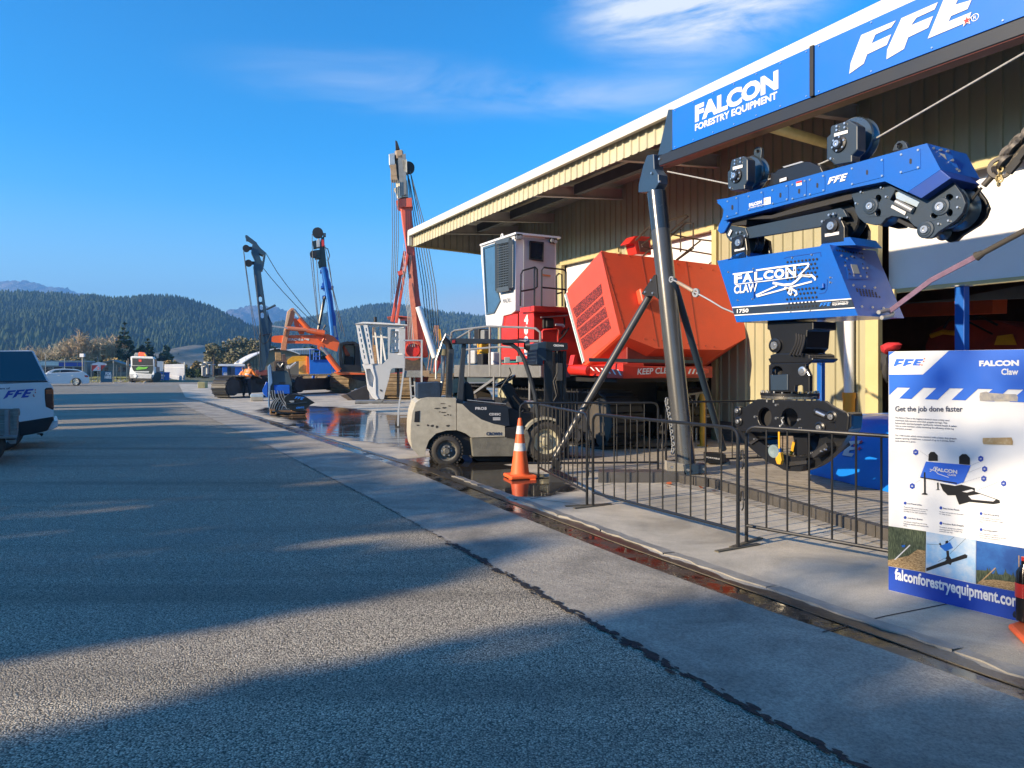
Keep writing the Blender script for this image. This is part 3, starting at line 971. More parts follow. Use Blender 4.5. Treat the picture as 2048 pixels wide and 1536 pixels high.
for i, (x, y, h) in enumerate(((5,-24,8.5),(13,-21,9.5),(-3,-30,8),(22,-18,9))):
    tree('rear_tree', 'leafy evergreen tree standing behind the viewer', 'tree', (x, y, 0), h, 3.6, leafdark, 300 + i, 'trees behind the viewer', 1500,.26,.1,.4,12)
# WORKSHOP BUILDING
NW, NE = 11.3,8.44
PW = Plane(BN * NW, -BD)           # wall plane, u runs towards the viewer (to the right in view)
PE = Plane(BN * NE, -BD)           # eave plane
def wall_d(px, py=600): return PW.p(px, py).dot(BD)
def eave_d(px, py=400): return PE.p(px, py).dot(BD)
bld = thing('workshop_building', 'cream corrugated workshop with deep eave canopy and white roller doors', 'building', tuple(B(14,8)))
def corrugated(mb, n0, d0, d1, z0, z1, pitch=0.235, dep=0.032, face=-1):
    """ribbed sheet standing in the wall plane"""
    prof = []
    d = d0
    while d < d1 - 1e-6:
        for f, h in ((.0,0),(.70,0),(.76,1),(.94,1)):
            x = d + f * pitch
            if x < d1: prof.append((x, h))
        d += pitch
    prof.append((d1,0))
    vs, fs = [],[]
    for x, h in prof:
        vs += [B(n0 + face * h * dep, x, z0), B(n0 + face * h * dep, x, z1)]
    for i in range(len(prof) - 1): fs.append((2 * i, 2 * i + 2,2 * i + 3,2 * i + 1))
    mb.add(vs, fs)
DEND, DNEAR = 21.9,-9.0
dA0, dA1 = wall_d(1127), wall_d(1237)
dB0, dB1 = wall_d(1262), wall_d(1428)
dC0 = wall_d(1762)
ZT0, ZT1 = 4.66,6.32
ZDOOR = 2.97
mb = MB(); corrugated(mb, NW, DNEAR, DEND, ZT0, ZT1); mb.build('upper_wall', wallcream, bld, fix=False)
for d0, d1 in ((dA0, DEND),(dB0, dA1),(dC0, dB1)):
    mb = MB(); corrugated(mb, NW + .003, d0, d1,.42, ZT0 + .01); mb.build('lower_wall', wallcream, bld, fix=False)
for d0, d1 in ((dA0, DEND),(dB0, dA1),(dC0, dB1)):
    mb = MB(); mb.box(B(NW + .02,(d0 + d1) / 2,.21), d1 - d0 - .02,.12,.42, BD, BN)
    mb.build('plinth', mat('plinth_block', (.16,.13,.105),.9, dirt=0.5, scale=7, bump=0.4, stretch=(1,1,6)), bld)
for d0, d1 in ((dA1, dA0),(dB1, dB0),(DNEAR, dC0)):
    mb = MB(); mb.box(B(NW - .035,(d0 + d1) / 2, ZT0 - .02), abs(d1 - d0) + .16,.09,.14, BD, BN); mb.build('lintel', trimcream, bld, bev=0.004)
for d in (dA0 + .07, dA1 - .07, dB0 + .07, dB1 - .07, dC0 + .12):
    w = .24 if d > dC0 + .1 and d < dC0 + .2 else .14
    mb = MB(); mb.box(B(NW - .02, d, (ZT0 - .1) / 2 + .01), w, .12, ZT0 - .1, BD, BN); mb.build('door_jamb', trimcream, bld, bev=0.004)
rollm = mat('roller_white', (.76,.76,.78),.42, dirt=0.07, scale=0.7)
for d0, d1 in ((dA1, dA0),(dB1, dB0),(DNEAR, dC0)):
    rn = .22 if d1 == dC0 else .12
    mb = MB(); mb.box(B(NW + rn, (d0 + d1) / 2,(ZT0 + .3 + ZDOOR) / 2), abs(d1 - d0) - .02,.05, ZT0 + .3 - ZDOOR + .1, BD, BN)
    rd = mb.build('roller_door', rollm, bld, bev=0.004)
    mb = MB(); mb.box(B(NW + rn - .02,(d0 + d1) / 2, ZDOOR - .09), abs(d1 - d0) - .02,.09,.07, BD, BN); mb.build('bottom_rail', trimcream, rd)
mb = MB(); mb.box(B(NW - .05, wall_d(1782) , 2.72),.22,.06,.34, BD, BN); mb.build('door_bracket', trimcream, bld, bev=.004)
DE = 22.84
mb = MB(); mb.slab([B(NE - .10, DNEAR, 6.0), B(NE - .10, DNEAR, 6.21), B(NE + .06, DNEAR, 6.23), B(NE + .06, DNEAR, 6.03)], BD * (DE - DNEAR)); mb.build('gutter', gutterw, bld, bev=.01)
mb = MB(); corrugated(mb, NE + .085, DNEAR, DE - .05,5.66,6.05, pitch=0.235, dep=.03); mb.build('fascia', mat('fascia_cream', (.50,.46,.32),.45, dirt=0.12, scale=1), bld, fix=False)
mb = MB(); mb.slab([B(NE + .06, DNEAR, 6.19), B(NE + .06, DNEAR, 6.23), B(NW + 9, DNEAR, 6.9), B(NW + 9, DNEAR, 6.86)], BD * (DE - DNEAR)); mb.build('roof', gutterw, bld)
mb = MB(); corr = [];
mb.slab([B(NE + .12, DNEAR, 6.10), B(NE + .12, DNEAR, 6.115), B(NW - .04, DNEAR, 6.315), B(NW - .04, DNEAR, 6.30)], BD * (DE - DNEAR - .1)); mb.build('soffit', soffitm, bld)
vs = []; mb = MB(); x = NE + .06; prof = []
while x < NW + 2:
    for f, h in ((0,0),(.7,0),(.76,1),(.94,1)): prof.append((x + f * .235, h))
    x += .235
vs = []; fs = []
for q, h in prof:
    zb = 5.70 - (q - NE) * .05; zt = 6.17 + (q - NE) * .065
    vs += [B(q, DE - .06 + h * .03, zb), B(q, DE - .06 + h * .03, zt)]
for i in range(len(prof) - 1): fs.append((2 * i, 2 * i + 2,2 * i + 3,2 * i + 1))
mb.add(vs, fs); mb.build('canopy_end', soffitm, bld, fix=False)
mb = MB(); mb.bar(B(NE - .02, DE - .04,5.69), B(NW + 2, DE - .04,5.55),.10,.05); mb.build('end_trim', trimcream, bld)
mb = MB(); mb.box(B(NE - .03, DE - .02,5.93),.12,.14,.5, BD, BN); mb.build('downpipe_head', gutterw, bld, bev=.02)
rd = [eave_d(877,470), eave_d(937,449), eave_d(1055,397), eave_d(1235,318)]
step = rd[1] - rd[2]
ds = rd[:3] + [rd[2] - (rd[1] - rd[2]) * k for k in (1,2,3,4,5,6)]
for d in ds:
    mb = MB()
    a, b2 = B(NE + .16, d, 5.84), B(NW - .04, d, 6.05)
    for off, w, h in ((0,.012,.26),(.13,.13,.014),(-.13,.13,.014)):
        mb.bar(a + V((0,0, off)), b2 + V((0,0, off)), w, h)
    mb.bar(B(NE + .16, d + .0,5.84) + V((0,0,.0)), B(NE + .19, d, 5.84),.16,.28)
    mb.build('rafter', rafterm, bld)
for d0, d1 in zip(ds, ds[1:]):
    mb = MB(); mb.box(B(NE + 1.35,(d0 + d1) / 2,5.97), abs(d1 - d0) - .2,.16,.24, BD, BN); mb.build('tie_beam', beamdark, bld)
mb = MB(); mb.cyl(hit(1528,250, BN * (NE + .1), BN), hit(1668,291, BN * (NW - .35), BN),.085, n=14); mb.build('strut_pipe', mat('strut_yellow', (.50,.40,.17),.5), bld)
mb = MB()
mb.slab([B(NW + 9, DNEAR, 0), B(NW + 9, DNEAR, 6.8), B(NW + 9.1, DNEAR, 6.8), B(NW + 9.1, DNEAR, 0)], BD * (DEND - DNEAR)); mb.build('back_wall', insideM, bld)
for d in (DEND, DNEAR):
    mb = MB(); mb.slab([B(NW + .14, d, .02), B(NW + .14, d, 6.35), B(NW + 9, d, 6.8), B(NW + 9, d, .02)], BD * .1 * (-1 if d > 0 else 1)); mb.build('end_wall', wallcream, bld)
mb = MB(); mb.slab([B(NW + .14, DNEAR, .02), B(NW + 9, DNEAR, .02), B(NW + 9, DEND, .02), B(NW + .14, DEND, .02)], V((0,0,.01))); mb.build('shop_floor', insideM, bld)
mb = MB()
d = dC0 - .5
while d > DNEAR:
    mb.box(B(NW + 8.9, d, 3.3),.12,.15,6.4, BD, BN); d -= 1.1
mb.build('stud', mat('stud_tan', (.22,.16,.09),.7), bld)
mb = MB(); mb.bar(hit(1796,622, BN * (NW + 3), BN), hit(2000,612, BN * (NW + 2.2), BN),.30,.26); tag(mb.build('crane_beam', mat('inside_orange', (.60,.10,.03),.5), None, bev=.01), 'orange gantry beam hanging inside the dark workshop bay', 'beam')
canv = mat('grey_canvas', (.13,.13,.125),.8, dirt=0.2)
mb = MB(); mb.add([hit(1778,610, BN * (NW + 1.0), BN), hit(2100,592, BN * (NW + 1.0), BN), hit(2100,566, BN * (NW + 2.5), BN), hit(1778,598, BN * (NW + 2.5), BN)],[(0,1,2,3)])
o = MB(); pts = [hit(1778,608, BN * (NW + .9), BN), hit(2120,594, BN * (NW + .9), BN), hit(2120,556, BN * (NW + .9), BN), hit(1900,598, BN * (NW + .9), BN)]
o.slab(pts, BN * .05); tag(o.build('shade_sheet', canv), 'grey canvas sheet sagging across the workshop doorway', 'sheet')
mt = thing('stored_machine', 'dark red forestry machine parked in the workshop bay', 'machine', tuple(B(NW + 4, dC0 - 3.0)))
pm = Plane(BN * (NW + 3.4),-BD)
mb = MB(); mb.slab(pm.pix([(1850,690),(1862,662),(1905,640),(1985,640),(2060,660),(2090,700),(2090,860),(1850,860)]), BN * 1.4); mb.build('body', mat('inside_red', (.30,.035,.02),.5, dirt=.4), mt, bev=.03)
mb = MB(); mb.tube(pm.pix([(1862,672),(1886,664),(1915,667),(1935,655)],.1),.05,8); mb.build('hose', yellow, mt)
mb = MB(); mb.tube(pm.pix([(1888,656),(1905,628),(1960,632),(1995,650)],.12),.025,6); mb.tube(pm.pix([(1890,622),(1930,640),(1985,668)],.14),.02,6); mb.build('guard_rail', blackmat, mt)
mb = MB(); mb.slab(pm.pix([(1990,690),(1996,672),(2026,668),(2034,690)],.06), BN * -.03); mb.build('side_panel', yellow, mt)
mb = MB(); pp = PW.moved(.11)
a, b2 = pp.p(1698,640), pp.p(1698,800)
t0 = thing('downpipe', 'white rainwater pipe with an orange socket on the ribbed wall', 'pipe', (b2.x, b2.y, 0))
MB().cyl(V((a.x, a.y, 3.0)), V((a.x, a.y, 1.05)),.085, n=16).build('pipe', white, t0)
MB().cyl(V((a.x, a.y, 1.12)), V((a.x, a.y, .1)),.10, n=16).cyl(V((a.x, a.y, 1.14)), V((a.x, a.y, 1.04)),.113, n=16).build('socket', mat('socket_orange', (.60,.26,.02),.5), t0)
for (px, top, Y, wpx, lab) in ((1642,632,10.6,12.5, 'slim blue steel post behind the hanging grapple'),(1924,572,8.6,21, 'thick blue steel post with cap plate above the information board')):
    tp = W(px, top, Y); w = wpx / F * Y
    po = thing('blue_post', lab, 'post', (tp.x, tp.y, .1))
    MB().box((tp.x, tp.y, tp.z / 2 + .06), w * .9, w * .9, tp.z - .12, BD, BN).build('column', blue, po, bev=.008)
    MB().box((tp.x, tp.y, tp.z), w * 1.3, w * 1.3,.014, BD, BN).build('cap_plate', zinc if px > 1900 else blue, po)
    MB().box((tp.x, tp.y, .125), w * 1.9, w * 1.9,.02, BD, BN).build('base_plate', blue, po)
jp = Plane(BN * (NW - .25),-BD)
jk = thing('hanging_jacket', 'red and black jacket hung by the workshop doorway', 'jacket', tuple(jp.p(1795,690)))
def blobby(mb, pts, th, pl, seed=1):
    rs = random.Random(seed); c = sum(pts, V((0,0,0))) / len(pts)
    rings = []
    for k, (s, o) in enumerate(((1,0),(.9,.5),(.6,.85),(.2,1.0))):
        rings.append([c + (p - c) * s + pl.n * th * o + V((rs.gauss(0,.006), rs.gauss(0,.006), rs.gauss(0,.006))) for p in pts])
    n = len(pts); vs = [p for r in rings for p in r]
    fs = [(k * n + i, k * n + (i + 1) % n, (k + 1) * n + (i + 1) % n, (k + 1) * n + i) for k in range(3) for i in range(n)] + [tuple(range(3 * n, 4 * n)), tuple(range(n))]
    mb.add(vs, fs, True)
    return mb
jm = mat('jacket_red', (.50,.02,.03),.8, dirt=.4, scale=8);
blobby(MB(), jp.pix(zz(ZW, [(480,500),(520,478),(600,480),(632,496),(610,530),(560,548),(530,580),(505,560),(495,540)])),.16, jp, 3).build('jacket_shoulder', jm, jk)
blobby(MB(), jp.pix(zz(ZW, [(478,540),(540,560),(545,640),(540,790),(515,796),(505,720),(475,690),(480,600)])),.10, jp, 4).build('jacket_body', blackmat, jk)
# GANTRY WITH SIGNS
GD = V((-.497,.868,0)).normalized()      # along the gantry, away
GM = V((GD.y, -GD.x, 0))                      # square to it, away from the viewer
POLE_Y = 10.25
P0 = W(1344,300, POLE_Y)
PG = Plane(P0,-GD)                           # gantry centre plane
base = W(1371,950, POLE_Y)
gan = thing('display_gantry', 'black steel display gantry leaning beside the orange machine', 'gantry', (base.x, base.y, 0))
ptop, pbot = PG.p(1313,385), PG.p(1371.5,930)
mb = MB(); d = (pbot - ptop).normalized()
mb.cyl(pbot, ptop, .137, n=32); pole = mb.build('pole', polegrey, gan)
pmid = ptop + (pbot - ptop) * .145
MB().cyl(ptop - d * .0, pmid, .1385, n=32).build('upper_sleeve', mat('pole_top', (.02,.028,.04),.25, coat=.4), pole)
kn = PG.pix(zz(ZA, [(1735,870),(1738,812),(1770,680),(1800,600),(1850,590),(1856,700),(1886,740),(1888,800),(1850,862)]),-.09)
MB().slab(kn, GM * -.18).build('knuckle', mat('knuckle_blue', (.02,.05,.10),.4), gan, bev=.012)
mb = MB(); bolts(mb, PG, zz(ZA, [(1828,615),(1770,718),(1828,780)]),.02,.10); decal(pole, mb, steel)
fin = PG.pix(zz(ZA, [(1812,588),(1888,252),(1921,250),(1915,550),(1868,578)]),.03)
MB().slab(fin, GM * .07).build('end_fin', mat('knuckle_blue', (.02,.05,.10)), gan, bev=.006)
bt0, bb0 = PG.p(1326,306,.10), PG.p(1328.5,324,.10)
zt, zb = (PG.p(1344,299.5,.10).z + PG.p(1623,197,.10).z) / 2,(PG.p(1344,318,.10).z + PG.p(1900,113,.10).z) / 2
zb = min(zb, zt - .15)
bl = 8.6
bs = PG.p(1328,310,0); b0 = V((bs.x, bs.y, 0))
mb = MB(); mb.box(b0 - GD * (bl / 2) + V((0,0,(zt + zb) / 2)), bl, .20, zt - zb, -GD, GM); beam = mb.build('beam', mat('beam_black', (.018,.021,.027),.4), gan, bev=.008)
mb = MB(); mb.box(b0 - GD * (bl / 2) + V((0,0, zb - .004)), bl - .02,.17,.006,-GD, GM); mb.build('beam_underside', mat('beam_red', (.13,.012,.01),.5), beam)
MB().cyl(b0 - GD * (bl - .2) + V((0,0, zb)), b0 - GD * (bl - .2) + V((.3,.1,.02)),.137, n=24).build('pole', polegrey, gan)
kp = PG.p(1352,590)
feet = [G(1110,945), G(1447,925)]
for k, (f, tx, ty) in enumerate(((feet[0],1300,590),(feet[1],1347,560))):
    a = PG.p(tx, ty, .0)
    q = V((f.x, f.y, .22))
    MB().cyl(a, q, .052, n=16).build('brace_leg', slate if k else mat('brace_paint', (.05,.053,.058),.35), gan)
MB().slab(PG.pix(zz(ZM, [(1100,428),(1112,425),(1128,600),(1100,580),(1040,580),(1008,562)]),.15), GM * .02).build('gusset', blackmat, gan, bev=.004)
mb = MB(); bolts(mb, PG, zz(ZM, [(1082,465),(1040,550),(1094,558)]),.02,.15); decal(pole, mb, steel)
pf = Plane(G(1110,967), GM.cross(V((0,0,1))) * -1) if False else facing(G(1110,966).y)
MB().slab(pf.pix(zz(ZP, [(162,765),(352,858),(400,872),(405,884),(162,884)])), V((.05,.30,0))).build('foot_beam', mat('foot_grey', (.05,.05,.052),.5), gan, bev=.005)
MB().slab(pf.pix(zz(ZP, [(175,745),(205,650),(248,655),(275,745),(262,772),(185,765)])), V((0,.03,0))).build('foot_bracket', blackmat, gan, bev=.004)
mb = MB(); bolts(mb, pf, zz(ZP, [(225,674),(184,738),(262,738)]),.018,.01); decal(pole, mb, steel)
pk = facing(G(1330,967).y)
for x0, x1 in ((1196,1221),(1221.5,1278),(1278.5,1369)):
    MB().slab(pk.pix([(x0,944),(x1,945),(x1,967),(x0,967)]), V((.04,.28,0))).build('base_beam', mat('base_grey', (.085,.082,.08),.5, dirt=.3), gan, bev=.004)
MB().slab(pk.pix(zz((1260,880,8.533),[(640,370),(930,412),(930,600),(640,545)]),-.12), V((0,.2,0))).build('pole_shoe', concretem, gan, bev=.006)
MB().slab(pk.pix(zz((1260,880,8.533),[(940,440),(1290,405),(1290,560),(965,605)]),.0), V((0,.12,0))).build('hinge_plate', slate, gan, bev=.006)
mb = MB(); bolts(mb, pk, zz((1260,880,8.533),[(992,512),(1268,498),(992,680),(715,466)]),.022,.01); decal(pole, mb, steel)
pr = facing(G(1447,945).y)
MB().slab(pr.pix(zz((1260,880,8.533),[(1300,480),(1530,405),(1710,362),(1715,545),(1500,575),(1300,605)])), V((.06,.25,0))).build('foot_beam', slate, gan, bev=.005)
sl = MB().slab(pr.pix(zz((1260,880,8.533),[(1290,225),(1560,235),(1640,250),(1640,370),(1560,410),(1290,390)]),.02), V((.02,.2,0))).build('foot_sleeve', black, gan, bev=.01)
mb = MB(); q = pr.pix(zz((1260,880,8.533),[(1300,305),(1530,335),(1302,280)]),.026); add_text(mb, 'PORTABLE', q[0], q[1], q[2],.02); mb.build('lettering', offwhite, sl)
mb = MB(); ch = PG.pix(zz(ZP, [(1170,160),(1165,190),(1180,250),(1195,330),(1205,400),(1215,480),(1225,560),(1215,630)]),.14)
for i, (a, b2) in enumerate(zip(ch, ch[1:])):
    for k in range(3):
        c = a + (b2 - a) * (k / 3 + .16)
        mb.ring(c, (GM if (i + k) % 2 else GD),.032,.018,.014, n=10)
tag(mb.build('chain', zinc), 'galvanised chain hanging down the side of the leaning pole', 'chain')
ps = PG.moved(.115)
def sign_board(name, label, corners):
    t = thing(name, label, 'sign', tuple(ps.p(*corners[0])))
    q = ps.pix(corners)
    a, b2 = q[0], q[1]
    zlo, zhi = zt + .004, None
    return t, q
zhi = ps.p(1345.6,219).z
sg = []
for name, lab, xl, xr in (('falcon_sign', 'blue sign board lettered FALCON FORESTRY EQUIPMENT on the gantry', 1344.5,1622),('logo_sign', 'blue sign board with large slanted FFE letters and red star', 1629, None)):
    t = thing('sign_board', lab, 'sign', tuple(ps.p(xl, 250)))
    a = ps.p(xl, 250); b2 = ps.p(xr, 150) if xr else V(a) - GD * 3.9
    L = (b2 - a).dot(-GD)
    mb = MB(); mb.box(V((a.x, a.y, (zt + zhi) / 2)) - GD * (L / 2) + GM * .012, L, .02, zhi - zt, -GD, GM); pnl = mb.build('panel', signblue, t, bev=.003)
    mb = MB();
    for k in range(7):
        for z in (zt + .03, zhi - .03): mb.cyl(V((a.x, a.y, z)) - GD * (.06 + (L - .12) * k / 6), V((a.x, a.y, z)) - GD * (.06 + (L - .12) * k / 6) - GM * .008,.009, n=8)
    decal(pnl, mb, steel)
    sg.append(t)
MB().box((ps.p(1625.5,150).x, ps.p(1625.5,150).y, (zt + zhi) / 2),.05,.05, zhi - zt, -GD, GM).build('sign_divider', blackmat, gan)
MB().box(b0 - GD * (bl / 2) + V((0,0,(zt + zhi) / 2)) + GM * .06, bl - .2,.06, zhi - zt - .05,-GD, GM).build('sign_frame', blackmat, gan)
pt = ps.moved(.002)
mb = MB(); q = pt.pix(zz(ZS, [(247,672),(703,487),(247,578)])); add_text(mb, 'FALCON', q[0], q[1], q[2],.055);
q = pt.pix(zz(ZS, [(247,725),(697,548),(247,682)])); add_text(mb, 'FORESTRY EQUIPMENT', q[0], q[1], q[2],.032)
mb.build('lettering', white, sg[0])
def trace(mb, pl, z, pts, th): mb.slab(pl.pix(zz(z, pts)), pl.n * th)
mb = MB()
trace(mb, pt, ZS, [(1092,405),(1100,345),(1158,192),(1348,112),(1322,150),(1235,190),(1215,238),(1322,188),(1298,246),(1190,298),(1172,348)],.004)
trace(mb, pt, ZS, [(1296,325),(1300,272),(1378,100),(1578,12),(1560,52),(1460,98),(1432,138),(1552,88),(1525,152),(1415,205),(1392,268)],.004)
trace(mb, pt, ZS, [(1522,212),(1620,-30),(1830,-110),(1806,-60),(1690,-8),(1674,26),(1762,0),(1740,50),(1650,88),(1636,118),(1762,66),(1745,110),(1722,128)],.004)
mb.build('lettering', offwhite, sg[1])
mb = MB(); star(mb, pt.p(*zz(ZS, [(1735,112)])[0],.004),-GD, (0,0,1),.055); mb.build('star_outline', white, sg[1])
mb = MB(); star(mb, pt.p(*zz(ZS, [(1735,112)])[0],.0085),-GD, (0,0,1),.035); mb.build('star', red, sg[1])
mb = MB(); c = pt.p(*zz(ZS, [(1780,95)])[0]); mb.ring(c, GM, .034,.028,.004, n=20); add_text(mb, 'R', c + GD * .013 - V((0,0,.016)), c - GD * .013 - V((0,0,.016)), c + GD * .013 + V((0,0,.016))); mb.build('registered_mark', white, sg[1])
# SKYLINE CABLES
def rope(name, label, pts, r, m, cat='cable', n=8):
    mb = MB(); mb.tube(pts, r, n); return tag(mb.build(name, m, org=pts[0]), label, cat)
pc = PG
rope('skyline_cable', 'galvanised wire rope running from the pole through both carriage sheaves and up', [pc.p(1335,343), pc.p(1472,371), pc.p(1500,369), pc.p(1560,353), pc.p(1640,328), pc.p(1690,306), pc.p(1722,294), pc.p(2048,106), pc.p(2300,-42)],.0105, skycable)
# YARDING CARRIAGE
FR = .34
pcf = PG.moved(FR)                     # carriage front face plane
car = thing('yarding_carriage', 'blue long-bodied yarding carriage with black sheaves hung from the skyline', 'carriage', tuple(pcf.p(1450,420)))
TH = GM * (2 * FR)
body = MB().slab(pcf.pix([(1433.5,405),(1448,398),(1853.8,286.4),(1881,339),(1814.8,384),(1769.8,362.5),(1680,381),(1447,441),(1452,420)]), TH).build('body', blue, car, bev=.012)
i0 = pcf.pix([(1853.8,286.4),(1881,339),(1814.8,384)]);
nb = [p + GM * .68 - GD * .10 for p in i0]
mb = MB(); mb.slab(pcf.pix([(1881,339),(1814.8,384),(1842,397),(1902,356)],.004), GM * .5); mb.build('chin_panel', mat('deep_blue', (.006,.045,.26),.42), car, bev=.006)
e = [hit(x, y, i0[0] - GD * .02 + GM * .1,(GM * .35 + GD).normalized()) for x, y in ((1854.5,287),(1899.7,299),(1924.5,349),(1916,361),(1902,356),(1881,340))]
noseP = MB(); noseP.slab(e, GD * .12); nose = noseP.build('nose_panel', blue, car, bev=.006)
nn = (e[1] - e[0]).cross(e[5] - e[0]).normalized(); nn = nn if nn.dot(EYEP - e[0]) > 0 else -nn
def onnose(pts, off=.004): return [hit(x, y, e[0] + nn * off, nn) for x, y in pts]
MB().slab(onnose(zz(ZN, [(1012,232),(1075,252),(1112,358),(1060,352)])), nn * -.02).build('nose_lamp', mat('lamp_lens', (.35,.36,.35),.2), nose)
mb = MB()
for x, y in zz(ZN, [(950,190),(1025,206),(1098,218),(1145,312),(1122,388),(1048,376),(1008,282),(1188,404),(1212,420)]):
    c = onnose([(x, y)])[0]; mb.cyl(c - nn * .01, c + nn * .014,.013, n=8)
decal(nose, mb, steel)
c = onnose(zz(ZN, [(1168,460)]))[0]; MB().cyl(c - nn * .01, c + nn * .02,.018, n=12).build('red_lamp', red, nose)
panels = [[(180,975),(305,940),(305,1125),(180,1160)],[(408,922),(575,880),(578,1045),(412,1085)],[(665,855),(845,810),(848,975),(668,1020)],[(880,795),(1040,755),(1042,930),(882,968)],[(1068,742),(1240,702),(1242,878),(1070,920)],[(1522,622),(1872,530),(1874,722),(1524,810)]]
slots = [(240,1050),(None, 0),(758,918),(960,875),(1156,812),(1692,672)]
mb = MB(); ms = MB(); sl = MB()
for q, s in zip(panels, slots):
    mb.slab(pcf.pix(zz(ZC, q),.001), GM * -.005)
    for (x, y),(ox, oy) in zip(q, ((14,10),(-14,10),(-14,-12),(14,-12))):
        c = pcf.p(*zz(ZC, [(x + ox, y + oy)])[0]); ms.cyl(c, c - GM * .014,.011, n=8)
    if s[0]:
        sl.slab(pcf.pix(zz(ZC, [(s[0] + 11 * math.cos(a) + (0), s[1] + 14 * (1 if math.sin(a) > 0 else -1) + 13 * math.sin(a)) for a in [i * math.pi / 6 for i in range(12)]]),.008), GM * .004)
q = [(620,240),(822,192),(828,388),(622,448)]
mb.slab(pcf.pix(zz(ZN, q),.001), GM * -.005)
for x, y in ((632,252),(805,206),(805,385),(630,432)):
    c = pcf.p(*zz(ZN, [(x, y)])[0]); ms.cyl(c, c - GM * .014,.011, n=8)
sl.slab(pcf.pix(zz(ZN, [(722 + 13 * math.cos(a),320 + 14 * (1 if math.sin(a) > 0 else -1) + 14 * math.sin(a)) for a in [i * math.pi / 6 for i in range(12)]]),.008), GM * .004)
decal(body, mb, blue); decal(body, ms, steel); decal(body, sl, blackmat)
mb = MB(); q = pcf.pix(zz(ZC, [(422,1045),(560,1008),(422,1008)]),.008); add_text(mb, 'FALCON', *q, .05)
q = pcf.pix(zz(ZC, [(424,1068),(578,1030),(424,1048)]),.008); add_text(mb, 'Twinline Carriage', *q, .02)
q = pcf.pix(zz(ZC, [(1268,808),(1490,752),(1268,735)]),.005); add_logo(mb, *q); decal(body, mb, white)
mb = MB()
for z, q in ((ZC, [(930,775),(990,760),(990,808),(930,822)]),(ZC, [(582,950),(655,935),(655,1012),(582,1026)])): mb.slab(pcf.pix(zz(z, q),.006), GM * -.003)
decal(body, mb, white)
mb = MB(); mb.slab(pcf.pix(zz(ZC, [(930,775),(990,760),(990,778),(930,793)]),.010), GM * -.002); mb.slab(pcf.pix(zz(ZC, [(588,975),(600,972),(600,985),(588,988)]),.010), GM * -.002); decal(body, mb, red)
MB().slab(pcf.pix(zz(ZC, [(66,968),(175,950),(200,1180),(210,1215),(150,1320),(110,1332),(82,1300),(90,1250),(135,1150),(145,1080)]),-.06), GM * .06).build('tail_lug', blue, car, bev=.006)
MB().slab(pcf.pix(zz(ZC, [(160,1185),(320,1150),(660,1135),(1400,905),(1530,900),(1530,960),(660,1170),(395,1180),(390,1240),(225,1240)]),-.10), GM * .42).build('underframe', blackmat, car)
def sheave(z, cx, cy, plate, boss, wc, wr, lug=None):
    fr = pcf.moved(.03)
    MB().slab(fr.pix(zz(z, plate)), GM * .14).build('sheave_cheek', slate, car, bev=.012)
    MB().slab(fr.pix(zz(z, [(x + 195 * boss, y - 10) for x, y in plate]),-.50), GM * .05).build('sheave_cheek', black, car, bev=.01)
    w = PG.p(*zz(z, [wc])[0])
    MB().lathe(w - GM * .07, GM, [(0,.03),(0, wr),(.02, wr + .012),(.055, wr - .03),(.09, wr - .03),(.12, wr + .012),(.14, wr),(.14,.03)], n=36).build('sheave', mat('sheave_steel', (.09,.12,.145),.3, metal=.7), car)
    mb = MB(); c = fr.p(*zz(z, [(cx, cy)])[0])
    mb.lathe(c, -GM, [(0,.085),(.02,.085),(.025,.06),(.05,.05),(.05,.035)], n=24); hub = mb.build('hub', black, car)
    MB().lathe(c - GM * .05,-GM, [(0,.036),(.014,.034),(.014,.014),(.004,.012),(.004,0)], n=16).build('hub_cap', steel, hub)
    mb = MB()
    for k in range(6):
        a = k * math.pi / 3 + .3; mb.cyl(c - GD * (math.cos(a) * .07) + V((0,0, math.sin(a) * .07)) - GM * .015, c - GD * (math.cos(a) * .07) + V((0,0, math.sin(a) * .07)) - GM * .032,.011, n=8)
    decal(hub, mb, steel)
sheave(ZC, 288,712,[(222,570),(235,535),(360,495),(405,530),(405,760),(375,810),(375,850),(230,870),(190,845),(188,670),(212,650)],.55,(462,690),.20)
sheave(ZC, 1395,368,[(1295,200),(1305,172),(1500,110),(1590,165),(1590,430),(1530,490),(1530,560),(1340,590),(1290,545),(1255,530),(1255,300),(1295,262)],.5,(1570,335),.235)
mb = MB()
fr = pcf.moved(.035)
bolts(mb, fr, zz(ZC, [(278,545),(338,522),(276,580),(336,560),(1375,178),(1460,145),(1375,218),(1460,190),(228,840),(1310,525)]),.015,.0); decal(body, mb, steel)
mb = MB()
for q in ([(248,615),(352,588),(352,620),(248,648)],[(1340,255),(1485,215),(1485,248),(1340,288)]): mb.slab(fr.pix(zz(ZC, q),.002), GM * -.003)
decal(body, mb, white)
for z, q in ((ZC, [(470,540),(472,440),(490,405),(520,393),(550,408),(556,440),(535,620),(535,800),(500,860),(475,860)]),):
    ctr = (515,445)
    MB().slab(PG.pix(zz(z, q),-.2), GM * .05,[circ(PG, *zz(z, [ctr])[0],3.4,12,-.2)]).build('lifting_lug', slate, car, bev=.004)
q = [(533,215),(558,155),(590,115),(640,108),(672,130),(695,185)]
MB().slab(PG.pix(zz(ZN, q),-.1), GM * .05,[circ(PG, *zz(ZN, [(610,165)])[0],6.2,14,-.1)]).build('lifting_lug', slate, car, bev=.004)
MB().slab(PG.pix(zz(ZC, [(600,835),(640,790),(655,700),(610,690),(700,672),(730,640),(890,600),(930,560),(1060,555),(1190,610),(1215,660),(1215,680),(1040,720),(640,825)]),.14), GM * .30).build('rope_clamp', black, car, bev=.01)
